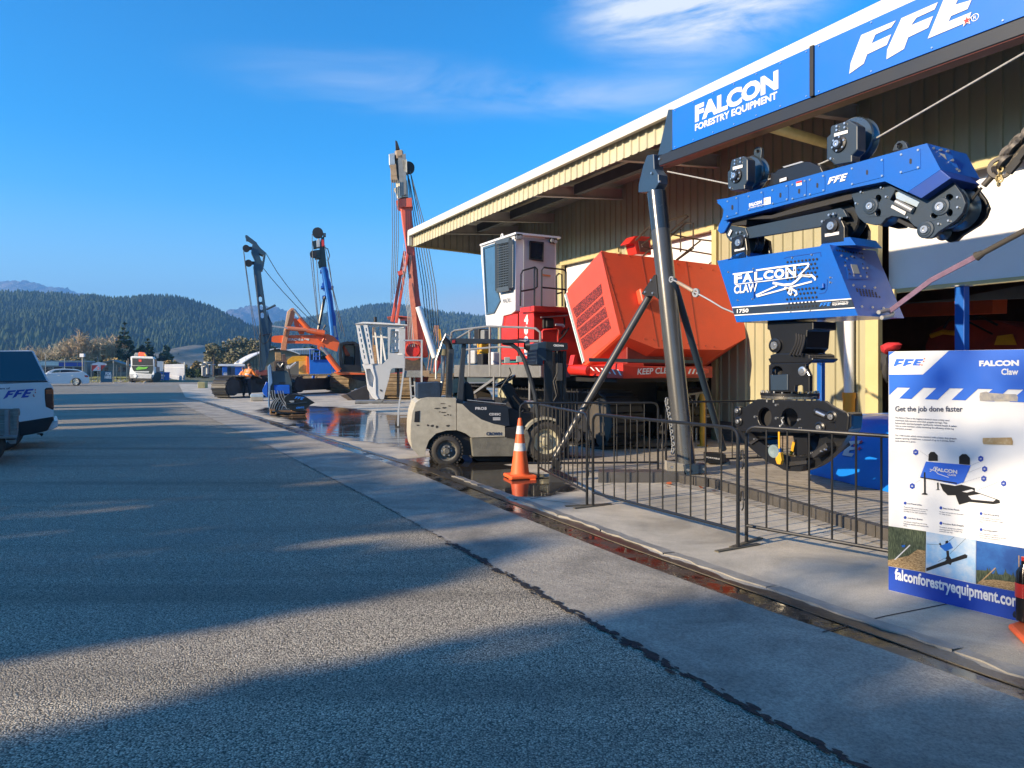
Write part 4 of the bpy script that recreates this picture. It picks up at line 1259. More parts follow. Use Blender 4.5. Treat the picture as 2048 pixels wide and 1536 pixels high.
mb = MB(); mb.slab(PG.pix(zz(ZC, [(780,612),(985,552),(1010,560),(800,622)]),.145), GM * .28); mb.build('clamp_strip', zinc, car)
MB().slab(PG.pix(zz(ZC, [(752,745),(826,722),(826,755),(752,778)]),.15), GM * -.004).build('clamp_label', offwhite, car)
pj = pcf.moved(-.10)
fl = zz(ZN, [(110,655),(210,620),(460,530),(540,580),(700,650),(830,705),(1140,510),(1200,590),(1250,660),(1285,750),(1250,850),(1180,930),(1010,1040),(950,1100),(870,1112),(815,1075),(800,1000),(760,985),(700,920),(620,890),(530,880),(470,905),(420,965),(340,972),(250,950),(190,900),(155,830),(145,740)])
h1 = circ(pj, *zz(ZN, [(392,700)])[0],6.0,12,0,7.5); h2 = circ(pj, *zz(ZN, [(390,845)])[0],5.6,12,0,8); h3 = circ(pj, *zz(ZN, [(1120,688)])[0],7.4,12,0,6.5); h4 = circ(pj, *zz(ZN, [(1120,845)])[0],6.5,12,0,7.5); h5 = circ(pj, *zz(ZN, [(965,875)])[0],7,12,0,6)
win = pj.pix(zz(ZN, [(510,715),(565,612),(815,735),(760,845)]))
house = MB().slab(pj.pix(fl), GM * .05,[h1, h2, h3, h4, h5, win]).build('fairlead_cheek', slate, car, bev=.006)
MB().slab([p + GM * .40 for p in pj.pix(fl)], GM * .05).build('fairlead_cheek', black, car, bev=.006)
for (x, y, r, w) in ((318,780,.030,.17),(1035,785,.034,.195),(878,1020,.03,.07)):
    c = pj.p(*zz(ZN, [(x, y)])[0])
    MB().lathe(c + GM * .08, GM, [(0,.02),(0, w),(.02, w + .01),(.08, w - .03),(.16, w - .03),(.22, w + .01),(.24, w),(.24,.02)], n=32).build('fairlead_sheave', mat('sheave_steel', (.09,.12,.145)), car)
    h = MB().lathe(c, -GM, [(0,.085 if r > .03 else .085),(.012,.08),(.014,.06),(.02,.058),(.02, r + .008)], n=24).build('hub', slate, car)
    MB().lathe(c - GM * .02,-GM, [(0, r + .008),(.016, r + .006),(.016, r - .012),(.006, r - .014),(.006,0)], n=18).build('hub_cap', steel, h)
mb = MB(); bolts(mb, pj, zz(ZN, [(222,636),(428,590),(480,685),(170,752),(1210,690),(1212,792),(1118,930),(1016,962),(700,896)]),.013,.0); decal(body, mb, steel)
pw = pj.moved(.006)
MB().slab(pj.pix(zz(ZN, [(565,640),(610,630),(690,650),(815,735),(785,790),(575,700)]),-.03), GM * .1).build('roller', mat('roller_steel', (.55,.62,.64),.25, metal=.5), car)
mb = MB(); mb.cyl(pj.p(*zz(ZN, [(575,735)])[0],.03), pj.p(*zz(ZN, [(745,825)])[0],.03),.028, n=14); mb.build('roller', zinc, car)
MB().slab(pj.pix(zz(ZN, [(535,765),(678,838),(665,872),(522,795)]),.012), GM * -.003).build('maker_plate', offwhite, car)
MB().slab(pj.pix(zz(ZN, [(600,905),(740,970),(770,1010),(720,1005),(582,935)]),-.03), GM * .3).build('guide_shoe', blackmat, car)
# linkage between carriage and claw
pl2 = PG.moved(.22)
link = thing('linkage_frame', 'black steel link bar with two sheave blocks between carriage and claw', 'linkage', tuple(pl2.p(1560,470)))
lbar = MB().slab(pl2.pix(zz(ZC, [(380,1268),(1400,1055),(1440,1075),(1480,1150),(1340,1165),(1180,1260),(420,1385),(350,1320)])), GM * .05).build('link_bar', slate, link, bev=.006)
MB().slab(pl2.pix(zz(ZC, [(380,1268),(1400,1055),(1440,1075),(1480,1150),(1340,1165),(1180,1260),(420,1385),(350,1320)]),-.36), GM * .05).build('link_bar', black, link, bev=.006)
MB().slab(pl2.pix(zz(ZC, [(150,1260),(180,1235),(240,1245),(380,1270),(410,1350),(400,1380),(330,1360),(220,1420),(180,1370)]),.02), GM * .10).build('link_eye', slate, link, bev=.006)
def block(z, pts, c0, r, wc):
    MB().slab(pl2.pix(zz(z, pts),.06), GM * .06).build('block_cheek', black, link, bev=.008)
    MB().slab([p + GM * .40 for p in pl2.pix(zz(z, pts),.06)], GM * .06).build('block_cheek', black, link, bev=.008)
    c = pl2.p(*zz(z, [c0])[0],.06); w = pl2.p(*zz(z, [wc])[0],-.2)
    MB().lathe(w - GM * .08, GM, [(0,.02),(0, r),(.02, r + .01),(.08, r - .03),(.14, r + .01),(.16, r),(.16,.02)], n=32).build('block_sheave', mat('block_rubber', (.02,.022,.025),.35), link)
    h = MB().lathe(c, -GM, [(0,.075),(.02,.075),(.024,.045)], n=24).build('hub', black, link)
    MB().lathe(c - GM * .024,-GM, [(0,.045),(.012,.042),(.012,.02),(.02,.016),(.02,0)], n=16).build('hub_cap', steel, h)
block(ZC, [(225,1440),(250,1375),(320,1345),(385,1380),(400,1509),(395,1600),(230,1610)],(318,1432),.17,(430,1430))
block(ZC, [(1192,1245),(1240,1180),(1330,1150),(1420,1190),(1450,1260),(1450,1420),(1195,1450)],(1318,1250),.20,(1460,1210))
mb = MB(); bolts(mb, pl2, zz(ZC, [(172,1272),(295,1325),(335,1318),(382,1358),(240,1385),(1290,1132),(1340,1122),(1412,1168),(1218,1202)]),.017,.03); decal(lbar, mb, steel)
mb = MB(); mb.slab(pl2.pix(zz(ZC, [(1240,1335),(1392,1310),(1392,1342),(1240,1368)]),.065), GM * -.003); mb.slab(pl2.pix(zz(ZC, [(222,1285),(240,1300),(210,1362),(192,1345)]),.04), GM * -.003); mb.slab(pl2.pix(zz((1430,470,5.535),[(218,162),(328,140),(328,162),(218,184)]),.065), GM * -.003); decal(lbar, mb, offwhite)
# GRAPPLE CARRIAGE ("CLAW")
FC = .40
pcl = PG.moved(FC)
clw = thing('grapple_carriage', 'bright blue grapple carriage box lettered FALCON CLAW above black jaws', 'carriage', tuple(pcl.p(1580,640)))
cq = zz(ZB, [(28,296),(1268,108),(1582,892),(238,966)])
q = pcl.pix(cq)
far = [p + GM * .80 for p in q]
mb = MB(); mb.slab(q, GM * .80); cbody = mb.build('body', blue, clw, bev=.012)
MB().slab(pcl.pix(zz(ZB, [(28,300),(24,285),(70,280),(150,262),(130,300)]),-.02), GM * .3).build('top_flap', blue, cbody)
mb = MB(); mb.slab(pcl.pix(zz(ZB, [(196,808),(1515,712),(1546,800),(214,882)]),.001), GM * -.004); mb.build('dark_band', mat('band_navy', (.015,.03,.055),.4), cbody)
mb = MB(); mb.slab(pcl.pix(zz(ZB, [(192,797),(1508,700),(1514,711),(196,809)]),.0055), GM * -.003); mb.slab(pcl.pix(zz(ZB, [(216,884),(1546,800),(1550,811),(220,895)]),.0055), GM * -.003); decal(cbody, mb, white)
pv_ = pcl.moved(.009)
mb = MB()
add_text(mb, '1750', *pv_.pix(zz(ZB, [(243,866),(373,856),(243,822)])),.03)
add_text(mb, 'EQUIPMENT', *pv_.pix(zz(ZB, [(1302,784),(1478,772),(1302,758)])),.03)
add_text(mb, 'FALCON FORESTRY', *pv_.pix(zz(ZB, [(1302,754),(1478,740),(1302,741)])),.0)
add_text(mb, 'CLAW', *pv_.pix(zz(ZB, [(212,652),(470,626),(212,560)])),.03)
for s, x0, x1, y0, y1 in (('F', 214,300,538,432),('A', 306,415,526,420),('L', 428,528,507,412),('C', 538,648,498,398),('O', 656,770,488,380),('N', 782,898,470,360)):
    add_text(mb, s, *pv_.pix(zz(ZB, [(x0, y0),(x1, y0 - (x1 - x0) * .115),(x0, y1)])),.05)
decal(cbody, mb, white)
mb = MB()
def rib(z, pts, w): mb.ribbon(pv_.pix(zz(z, pts),.001), w, -GM, .003)
rib(ZB, [(198,434),(420,405)],.016); rib(ZB, [(455,392),(700,357),(1040,316)],.02)
rib(ZB, [(222,548),(600,505),(905,462)],.010)
rib(ZB, [(1040,318),(1028,352),(930,448),(960,448),(1070,445),(1108,480),(1110,502)],.022)
rib(ZB, [(1062,455),(960,448),(905,505),(850,545),(760,552),(640,530)],.026)
rib(ZB, [(1075,515),(900,560),(760,600),(470,680),(462,664),(690,560)],.018)
rib(ZB, [(770,580),(840,592),(900,625),(905,655),(880,672)],.02)
rib(ZB, [(830,600),(812,640),(845,665)],.018); rib(ZB, [(845,600),(850,650)],.014)
mb.build('bird_emblem', white, cbody)
mb = MB()
add_logo(mb, *pv_.pix(zz(ZB, [(1158,794),(1292,784),(1158,752)]))); mb.build('logo', mat('logo_blue', (.02,.20,.75),.4), cbody)
mb = MB()
rows = [(300,262,800,9),(352,312,820,8),(398,358,800,9),(448,408,822,8),(490,455,800,9),(612,580,800,9),(660,632,820,8),(712,685,795,9),(760,735,820,8),(805,780,793,9)]
for y0, y1, x0, n_ in rows:
    for k in range(n_):
        x = x0 + k * 40.5; y = y0 + (y1 - y0) * k / n_
        if 440 < y < 570 and x > 930 and y > 470: continue
        c = pcl.p(*zz(ZB, [(x, y)])[0],.011); mb.cyl(c, c + GM * .006,.0125, n=10)
decal(cbody, mb, blackmat)
mb = MB(); bolts(mb, pcl, zz(ZB, [(148,410),(425,373),(252,722),(416,708),(855,252),(1070,218),(1278,470),(1278,524),(842,845),(1056,830)]),.011,.006,.01); decal(cbody, mb, steel)
MB().slab(pcl.pix(zz(ZB, [(1165,540),(1220,534),(1222,590),(1168,600)]),.001), GM * -.035).build('latch_box', blue, cbody, bev=.006)
mb = MB(); mb.ribbon(pcl.pix(zz(ZB, [(765,262),(800,246),(1170,192),(1175,240)]),.001),.006,-GM, .003); mb.ribbon(pcl.pix(zz(ZB, [(430,400),(432,700)]),.012),.012,-GM, .004); mb.ribbon(pcl.pix(zz(ZB, [(1155,650),(1215,640),(1240,600),(1245,490)]),.001),.006,-GM, .003); decal(cbody, mb, mat('deep_blue', (.006,.045,.26)))
pa = q[1]; pb = q[2]; en = (far[1] - q[1]).cross(q[2] - q[1]).normalized(); en = en if en.dot(EYEP - pa) > 0 else -en
def onend(pts, off=.003): return [hit(x, y, pa + en * off, en) for x, y in pts]
MB().slab(onend(zz(ZB, [(1440,262),(1660,258),(1700,490),(1470,488)])), en * .004).build('end_plate', blue, cbody, bev=.002)
MB().slab(onend(zz(ZB, [(1502,325),(1568,330),(1602,430),(1532,428)]),.008), en * .004).build('lamp_lens', mat('lamp_lens', (.35,.36,.35)), cbody)
mb = MB()
for z in [(x, 168 + (x - 1350) * .135) for x in range(1350,1650,31)]: c = onend(zz(ZB, [z]))[0]; mb.cyl(c - en * .002, c + en * .002,.011, n=8)
for r in range(4):
    for k in range(7 if r % 2 else 6):
        z = (1570 + r * 22 + k * 34 - (17 if r % 2 else 0),598 + r * 22 + k * 3.5); c = onend(zz(ZB, [z]))[0]; mb.cyl(c - en * .002, c + en * .002,.011, n=8)
for z in ((1440,300),(1480,385),(1635,320),(1678,420),(1492,430),(1500,235),(1545,252)): c = onend(zz(ZB, [z]),.008)[0]; mb.cyl(c - en * .002, c + en * .002,.010, n=8)
decal(cbody, mb, blackmat)
mb = MB()
for z in ((1398,228),(1455,262),(1516,240),(1632,256),(1440,340),(1636,370),(1680,368),(1530,452),(1605,458),(1676,465),(1528,558),(1650,572),(1766,585),(1622,794),(1740,802),(1860,812)): c = onend(zz(ZB, [z]))[0]; mb.cyl(c - en * .002, c + en * .012,.012, n=8)
decal(cbody, mb, steel)
mb = MB(); mb.tube(onend(zz(ZB, [(1810,855),(1850,848),(1905,832),(1938,838),(1965,865),(1962,885),(1930,905),(1880,912),(1845,915)]),.05),.022,10); mb.build('shackle', zinc, clw)
mb = MB()
for px0, px1, yy in ((1455,1500,518),(1640,1712,488)):
    mb.slab(pcl.pix([(px0, yy + 4),(px0 + 12, yy - 8),(px1 - 12, yy - 14),(px1, yy + 2)],-.12), GM * .45)
decal(cbody, mb, blue)
# rotator and jaws
pj2 = PG.moved(.28)
MB().slab(pj2.pix(zz(ZG, [(380,8),(690,8),(690,62),(650,68),(640,190),(610,220),(440,225),(420,200),(395,68),(380,62)])), GM * .40).build('hanger', black, clw, bev=.012)
c = pj2.p(*zz(ZG, [(443,170)])[0])
h = MB().lathe(c, -GM, [(0,.085),(.03,.085),(.034,.055)], n=24).build('hub', black, clw); MB().lathe(c - GM * .034,-GM, [(0,.05),(.012,.046),(.012,.018),(.022,.014),(.022,0)], n=18).build('hub_cap', steel, h)
mb = MB()
for k in range(4): mb.tube(pj2.pix(zz(ZG, [(575 + k * 18,90 + k * 4),(580 + k * 17,120),(572 + k * 17,165),(552 + k * 19,205),(535 + k * 22,235)]),.05 + .01 * k),.016,8)
mb.build('hydraulic_hose', blackmat, clw)
MB().slab(pj2.pix(zz(ZG, [(400,235),(440,222),(640,222),(665,232),(665,252),(690,256),(685,268),(660,285),(400,290),(390,268),(385,258),(402,254)]),.02), GM * .44).build('cross_head', black, clw, bev=.012)
for k, off in ((0,.02),(1,-.44)):
    MB().slab(pj2.pix(zz(ZG, [(400,290),(660,285),(640,300),(640,320),(664,370),(664,480),(620,480),(618,440),(600,432),(568,440),(565,480),(400,485),(402,330)]), off), GM * .06,[circ(pj2, *zz(ZG, [(448,345)])[0],11,14, off)]).build('yoke_plate', black, clw, bev=.008)
MB().slab(pj2.pix(zz(ZG, [(400,368),(520,362),(520,470),(405,472)]),.035), GM * .05).build('valve_cover', slate, clw, bev=.01)
MB().cyl(pj2.p(*zz(ZG, [(470,300)])[0],-.2), pj2.p(*zz(ZG, [(470,480)])[0],-.2),.13, n=20).build('rotor', blackmat, clw)
mb = MB(); c = pj2.p(*zz(ZG, [(622,342)])[0],.02); mb.lathe(c, -GM, [(0,.055),(.02,.052),(.024,.03),(.03,.026),(.03,0)], n=20); mb.build('pivot_pin', steel, clw)
def flange(y0, y1, xl, xr, m, name):
    cx = (xl + xr) / 2; a = PG.p(*zz(ZG, [(cx, y0)])[0]); b2 = PG.p(*zz(ZG, [(cx, y1)])[0])
    r = (PG.p(*zz(ZG, [(xr, y0)])[0]) - PG.p(*zz(ZG, [(xl, y0)])[0])).length / 2 * .98
    return MB().cyl(V((a.x, a.y, a.z)), V((a.x, a.y, b2.z)), r, n=40).build(name, m, clw, bev=.004), V((a.x, a.y, 0)), r, a.z, b2.z
slew, cc, rr, z1, z0 = flange(484,504,374,690, black, 'slew_plate')
flange(504,524,378,690, mat('slew_steel', (.30,.29,.27),.25, metal=.85), 'slew_ring')
mb = MB()
for k in range(20):
    a = k * math.pi / 10; p = cc + V((math.cos(a) * rr * .94, math.sin(a) * rr * .94,0)); mb.cyl(p + V((0,0, z1 - .01)), p + V((0,0, z1 + .022)),.014, n=8); p2 = cc + V((math.cos(a) * rr * .97, math.sin(a) * rr * .97,0)); mb.cyl(p2 + V((0,0, z0 - .075)), p2 + V((0,0, z0 - .045)),.012, n=8)
decal(slew, mb, steel)
for off in (.03,-.50):
    pq = pj2.moved(off)
    outl = zz(ZJ, [(185,330),(490,135),(510,125),(1290,148),(1430,150),(1560,238),(1690,300),(1790,330),(1790,500),(1720,590),(1500,600),(1330,560),(1230,590),(560,570),(260,560),(200,470)])
    hs = [circ(pq, *zz(ZJ, [(610,370)])[0],13.5,20,0,19.5), circ(pq, *zz(ZJ, [(945,375)])[0],16.5,22,0,18.5)]
    q_ = MB().slab(pq.pix(outl), GM * .05, hs).build('frame_plate', black, clw, bev=.006)
    fpl = q_ if off > 0 else fpl
MB().slab(pj2.pix(zz(ZJ, [(1590,310),(1750,310),(1765,360),(1745,560),(1700,600),(1560,590),(1560,340)]),.05), GM * .24).build('jaw_knuckle', black, clw, bev=.03)
mb = MB(); mb.cyl(pj2.p(*zz(ZJ, [(1310,290)])[0],.02), pj2.p(*zz(ZJ, [(1510,360)])[0],.02),.045, n=16); mb.build('ram', black, clw)
mb = MB(); mb.cyl(pj2.p(*zz(ZJ, [(1320,300)])[0],.05), pj2.p(*zz(ZJ, [(1440,355)])[0],.05),.022, n=12); mb.build('ram_rod', steel, clw)
for x, y, r in ((242,428,.055),(232,282,.055),(1512,365,.065),(1350,515,.065)):
    c = pj2.p(*zz(ZJ, [(x, y)])[0],.06)
    h = MB().lathe(c + GM * .07,-GM, [(0, r),(.06, r),(.07, r * .7)], n=22).build('hub', black, clw); MB().lathe(c, -GM, [(0, r * .55),(.012, r * .5),(.012, r * .25),(.02, r * .2),(.02,0)], n=14).build('hub_cap', steel, h)
mb = MB(); bolts(mb, pj2, zz(ZJ, [(485,365),(775,205),(775,385),(1080,408),(1095,525)]),.018,.03); decal(fpl, mb, steel)
MB().slab(pj2.pix(zz(ZJ, [(500,200),(900,200),(905,330),(960,430),(960,520),(500,520)]),-.08), GM * .3).build('ram_block', blackmat, clw)
def arc(pts, n=10):
    """smooth curve through points (Catmull-Rom)"""
    out = []
    for i in range(len(pts) - 1):
        p0, p1, p2, p3 = pts[max(0, i - 1)], pts[i], pts[i + 1], pts[min(len(pts) - 1, i + 2)]
        for k in range(n):
            t = k / n
            out.append(tuple(.5 * ((2 * b) + (-a + c) * t + (2 * a - 5 * b + 4 * c - d) * t * t + (-a + 3 * b - 3 * c + d) * t ** 3) for a, b, c, d in zip(p0, p1, p2, p3)))
    out.append(tuple(pts[-1])); return out
def jaw(name, outer, inner, off, th):
    o_ = arc(outer, 6); i_ = arc(inner, 6)
    return MB().slab(pj2.pix(zz(ZJ, o_ + i_[::-1]), off), GM * th).build(name, black, clw, bev=.006)
for off in (-.02,-.36):
    jaw('jaw_arm', [(215,520),(330,690),(390,770),(620,960),(780,1040),(900,1100),(1100,1112)],[(300,560),(440,650),(560,720),(720,830),(900,885),(1060,920),(1180,930)], off, .10)
    jaw('jaw_arm', [(1780,560),(1700,690),(1560,860),(1400,1000),(1250,1075),(1100,1112),(900,1100)],[(1480,600),(1440,690),(1340,790),(1220,860),(1100,905),(1000,915),(900,890)], off - .12,.10)
for q in ([(330,565),(620,580),(640,810),(560,770),(440,670)],[(990,580),(1190,585),(1200,870),(1040,905)],[(1370,600),(1580,590),(1460,740),(1270,860),(1335,760)],[(560,565),(1300,575),(1290,630),(600,625)]): MB().slab(pj2.pix(zz(ZJ, q),-.16), GM * .22).build('jaw_web', black, clw)
mb = MB()
for q in ([(380,720),(490,660),(520,680),(420,750)],[(930,980),(1180,960),(1180,1010),(935,1040)],[(1240,870),(1440,720),(1470,780),(1270,930)]): mb.slab(pj2.pix(zz(ZJ, q),.01), GM * .4)
jbr = mb.build('jaw_brace', blackmat, clw, bev=.008)
mb = MB(); bolts(mb, pj2, zz(ZJ, [(478,668),(388,730),(675,765),(1250,860),(1390,832),(1442,810)]),.014,.0); decal(jbr, mb, steel)
rtp = pj2.moved(.14)
rat = thing('ratchet_strap', 'yellow and blue ratchet strap hooked on the black grapple', 'strap', tuple(rtp.p(*zz(ZJ, [(800,900)])[0])))
MB().slab(rtp.pix(zz(ZJ, [(792,570),(812,570),(815,800),(795,815)])), GM * .012).build('strap', yellow, rat)
MB().slab(rtp.pix(zz(ZJ, [(785,800),(815,795),(822,850),(780,860)])), GM * .014).build('strap_end', blue, rat)
MB().slab(rtp.pix(zz(ZJ, [(760,860),(820,850),(838,960),(820,1020),(775,1010),(755,950)]),.01), GM * .05).build('ratchet', yellow, rat, bev=.006)
mb = MB(); mb.lathe(rtp.p(*zz(ZJ, [(745,835)])[0],-.01),-GM, [(-.04,.03),(-.04,.075),(.02,.075),(.02,.03),(.0,.0)], n=24); mb.build('strap_roll', mat('roll_teal', (.16,.22,.24),.5), rat)
mb = MB(); mb.tube(rtp.pix(zz(ZJ, [(870,370),(840,410),(860,450),(820,500),(795,530),(825,530),(815,480)])),.008,6); mb.build('hook', zinc, rat)
mb = MB(); mb.tube(rtp.pix(zz(ZJ, [(1015,710),(1000,770),(990,830),(970,865)]),-.3),.02,6); tag(mb.build('yellow_strap', yellow), 'short yellow strap dangling inside the closed black jaws', 'strap')
mb = MB(); pts = PG.pix(zz(ZM, [(1225,460),(1290,490),(1400,555),(1500,610),(1590,665),(1680,702)]),.2)
tb_ = thing('turnbuckle_stay', 'rusty turnbuckle stay from the black pole to the blue claw box', 'stay', tuple(pts[0]))
MB().tube(pts, .012,8).build('rod', zinc, tb_)
MB().cyl(pts[1] * .7 + pts[0] * .3, pts[2] * .85 + pts[1] * .15,.026, n=12).build('barrel', mat('rusty_zinc', (.38,.30,.23),.6, metal=.3, dirt=.4), tb_)
MB().ring(pts[0], GM, .045,.025,.02).build('shackle', zinc, tb_); MB().ring(pts[2], GM, .06,.03,.03).build('shackle', zinc, tb_)
strapm = mat('purple_strap', (.16,.10,.16),.8, dirt=.3, scale=12)
a = onend(zz(ZB, [(1935,845)]),.05)[0]; pz = Plane(a, -GD)
pts = [a] + [pz.p(x, y) for x, y in ((1862,561),(1955,512),(2048,462),(2200,384))]
ls = thing('lashing_strap', 'faded purple lashing sling pulled tight from the claw box corner', 'strap', tuple(a))
mb = MB(); mb.ribbon(pts[:3],.05,-GM, .014); mb.build('sling', strapm, ls)
mb = MB(); mb.tube([pts[2], pts[3], pts[4]],.026,10); mb.build('dark_sling', mat('dark_sling', (.05,.045,.04),.8), ls)
mb = MB(); mb.tube([pts[2] - (pts[2] - pts[1]) * .03, pts[2] + (pts[3] - pts[2]) * .12],.036,10, rr=[.045,.03]); mb.build('sling_eye', mat('dark_sling', (.05,.045,.04)), ls)
pw_ = PG.moved(.05)
rp = zz(ZN, [(1325,745),(1450,590),(1580,450)])
tc_ = thing('tail_rope', 'dark tail rope with swaged end and hanging chain by the carriage nose', 'rope', tuple(pw_.p(*rp[0])))
mb = MB(); mb.tube(pw_.pix(zz(ZN, [(1285,800),(1325,745)]) + rp[1:2]),.014,8); mb.build('rope', blackmat, tc_)
mb = MB(); mb.cyl(pw_.p(*zz(ZN, [(1470,570)])[0]), pw_.p(*zz(ZN, [(1590,440)])[0]),.028, n=12); mb.build('ferrule', mat('old_steel', (.10,.09,.08),.5, metal=.5), tc_)
mb = MB()
for (x, y, r) in ((1640,390,.10),): mb.ring(pw_.p(*zz(ZN, [(x, y)])[0]), GM + GD * .5, r, r - .03,.05)
mb.build('shackle', mat('old_steel', (.10,.09,.08)), tc_)
mb = MB(); cpts = [(1700,330),(1740,250),(1800,190),(1860,130),(1930,60),(2010,-20)]
for i, (x, y) in enumerate(cpts): mb.ring(pw_.p(*zz(ZN, [(x, y)])[0]),(GM if i % 2 else (GD + V((0,0,1)))),.085,.045,.035, n=14); mb.ring(pw_.p(*zz(ZN, [(x + 25, y - 35)])[0]),(GD + V((0,0,1)) if i % 2 else GM),.075,.04,.035, n=14)
mb.build('heavy_chain', mat('old_steel', (.10,.09,.08)), tc_)
mb = MB(); mb.bar(pw_.p(*zz(ZN, [(1720,435)])[0]), pw_.p(*zz(ZN, [(1830,300)])[0]),.04,.07); mb.bar(pw_.p(*zz(ZN, [(1830,300)])[0]), pw_.p(*zz(ZN, [(2100,-60)])[0]),.05,.05); mb.build('load_binder', blackmat, tc_)
mb = MB()
for i, (x, y) in enumerate(((1655,360),(1645,405),(1640,445),(1630,485),(1612,500),(1640,510),(1625,550))): mb.ring(pw_.p(*zz(ZN, [(x, y)])[0],.03), GM if i % 2 else GD, .028,.014,.012, n=10)
mb.build('light_chain', mat('brassy', (.45,.36,.18),.4, metal=.6), tc_)
# INFORMATION BOARD
bl_, br_ = G(1777,1180,.01), G(2015,1238,.01)
bu = (br_ - bl_); bu.z = 0; bu.normalize()
PB = Plane(bl_, bu)
b_w = (PB.p(2061,1000) - PB.p(1777,1000)).dot(bu)
b_h = PB.p(1778,703).z - .01
ib = thing('information_board', 'tall blue and white information board headed FALCON Claw on the concrete', 'board', tuple(bl_))
o0 = PB.at(0,0)
panel = MB().box(PB.at(b_w / 2, b_h / 2,-.012), b_w, .02, b_h, bu, PB.n * -1).build('panel', paper, ib, bev=.002)
MB().bar(PB.at(.12,.02,-.03), PB.at(.12, b_h * .7,-.05),.04,.03).bar(PB.at(.12, b_h * .65,-.06), PB.at(.12,0,-.55),.03,.03).build('rear_strut', timber, ib)
MB().bar(PB.at(b_w - .12,.02,-.03), PB.at(b_w - .12, b_h * .7,-.05),.04,.03).bar(PB.at(b_w - .12, b_h * .65,-.06), PB.at(b_w - .12,0,-.55),.03,.03).build('rear_strut', timber, ib)
def bq(z, pts, off=.001): return PB.pix(zz(z, pts), off)
def bpoly(name, z, pts, m, off, par=None, th=.0008):
    mb = MB(); mb.slab(bq(z, pts, off), PB.n * th); return mb.build(name, m, par or ib)
ue = b_w - .001
def edge_l(y): return PB.at(.001, PB.p(1778, y).z - .01,.001)
hdr = MB()
top = b_h - .001
def onb(px, py, off=.001):
    q = PB.p(px, py, off); a = (q - o0).dot(bu); return PB.at(min(max(a, .001), ue), min(max(q.z - .01,.001), top), off)
hp = [onb(*p) for p in zz(ZT, [(60,735),(180,622),(368,626),(205,782),(385,790),(560,625),(750,630),(580,792),(770,800),(945,632),(1150,636),(975,802),(1175,810),(1360,640),(1575,645),(1385,815),(1600,825),(1800,648),(2025,652),(1820,830),(2100,842)])]
hp = hp + [PB.at(ue, hp[-1].z - .01,.001), PB.at(ue, top, .001), PB.at(.001, top, .001)]
header = MB().slab(hp, PB.n * .0008).build('header_print', boardblue, ib)
lg = [onb(*p, .002) for p in zz(ZT, [(60,155),(145,78),(935,50),(555,432),(58,432)])]
lp = MB().slab(lg, PB.n * .0008).build('logo_panel', paper, ib)
mb = MB(); trace(mb, PB.moved(.003), ZT, [(120,318),(165,203),(285,205),(270,235),(205,238),(195,258),(255,258),(240,280),(182,290),(165,305)],.0008)
trace(mb, PB.moved(.003), ZT, [(256,316),(300,205),(428,207),(412,236),(342,240),(332,258),(395,258),(380,280),(322,290),(305,302)],.0008)
trace(mb, PB.moved(.003), ZT, [(400,300),(448,205),(565,205),(548,232),(482,234),(474,246),(530,246),(518,266),(465,270),(458,280),(520,282),(508,300)],.0008)
decal(lp, mb, boardblue)
mb = MB()
for x, y in ((578,200),(566,240),(512,285),(540,292)): star(mb, PB.p(*zz(ZT, [(x, y)])[0],.003), bu, (0,0,1),.007,.001)
decal(lp, mb, red)
mb = MB()
add_text(mb, 'FALCON', *bq(ZT, [(1378,312),(1962,306),(1378,228)],.002),.055)
add_text(mb, 'Claw', *bq(ZT, [(1702,438),(1952,438),(1702,345)],.002),.03)
decal(header, mb, white)
tm = MB()
add_text(tm, 'Get the job done faster', *bq(ZT, [(150,995),(1138,1002),(150,893)],.001),.018)
def para(z, lines, x0, y0, dy, sl, x1s, h):
    for k, (s, x1) in enumerate(zip(lines, x1s)):
        y = y0 + dy * k
        add_text(tm, s, *bq(z, [(x0, y),(x1, y + sl * (x1 - x0)),(x0, y - h)],.001),.012)
para(ZT, ["The Falcon Claw is the logging industry's most widely used", 'motorised, fully remote controlled, grapple carriage. This', 'hydraulically operated grapple significantly reduces health & safety', 'risks to crew members whilst increasing the efficiency of the log', 'extraction process.'],148,1078,40,.055,(942,912,1050,1008,395),30)
para(ZT, ['The 1750 model, which comes standard with a heavy duty grapple', 'capable opening of 2000 mm, a payload of up to 6 tonnes, faster', 'cycle times are a given.'],148,1338,40,.055,(1048,1025,452),30)
blocks = [((155,575), 'Led Flood Lights', ('These two lights shine down on the', 'grapple allowing you to use the', 'carriage in low light conditions.')),((155,695), 'Anti Swing Brakes', ('The grapple hangs from anti swing', 'brakes to stabilise and control the', 'drop.')),((452,615), 'Easy Access Panels', ('All doors and panels are removable', 'for easy access.')),((452,742), 'Precision Built Grapple', ('The grapple carriage has a 2000mm', 'opening grapple for multiple log', 'extraction per day.')),((785,662), 'High Strength Body', ('A high tensile steel is used to', 'increase strength but keep weight', 'down.')),((785,795), 'Fire Suppression', ('Fire suppression is used to', 'protect the carriage because of a fire', 'occurring in any environment.'))]
hexm = MB()
for (x, y), head, lines in blocks:
    hexm.slab([PB.p(*zz(ZU, [(x + 12 + 13 * math.sin(k * math.pi / 3), y - 10 + 14 * math.cos(k * math.pi / 3))])[0],.001) for k in range(6)], PB.n * .0008)
    add_text(tm, head, *bq(ZU, [(x + 32, y + 2),(x + 32 + len(head) * 7.4, y + 2 + len(head) * .9),(x + 32, y - 14)],.001),.02)
    for k, s in enumerate(lines):
        add_text(tm, s, *bq(ZU, [(x, y + 28 + 17 * k),(x + len(s) * 5.9, y + 28 + 17 * k + len(s) * .75),(x, y + 16 + 17 * k)],.001),.01)
decal(panel, tm, inktext)
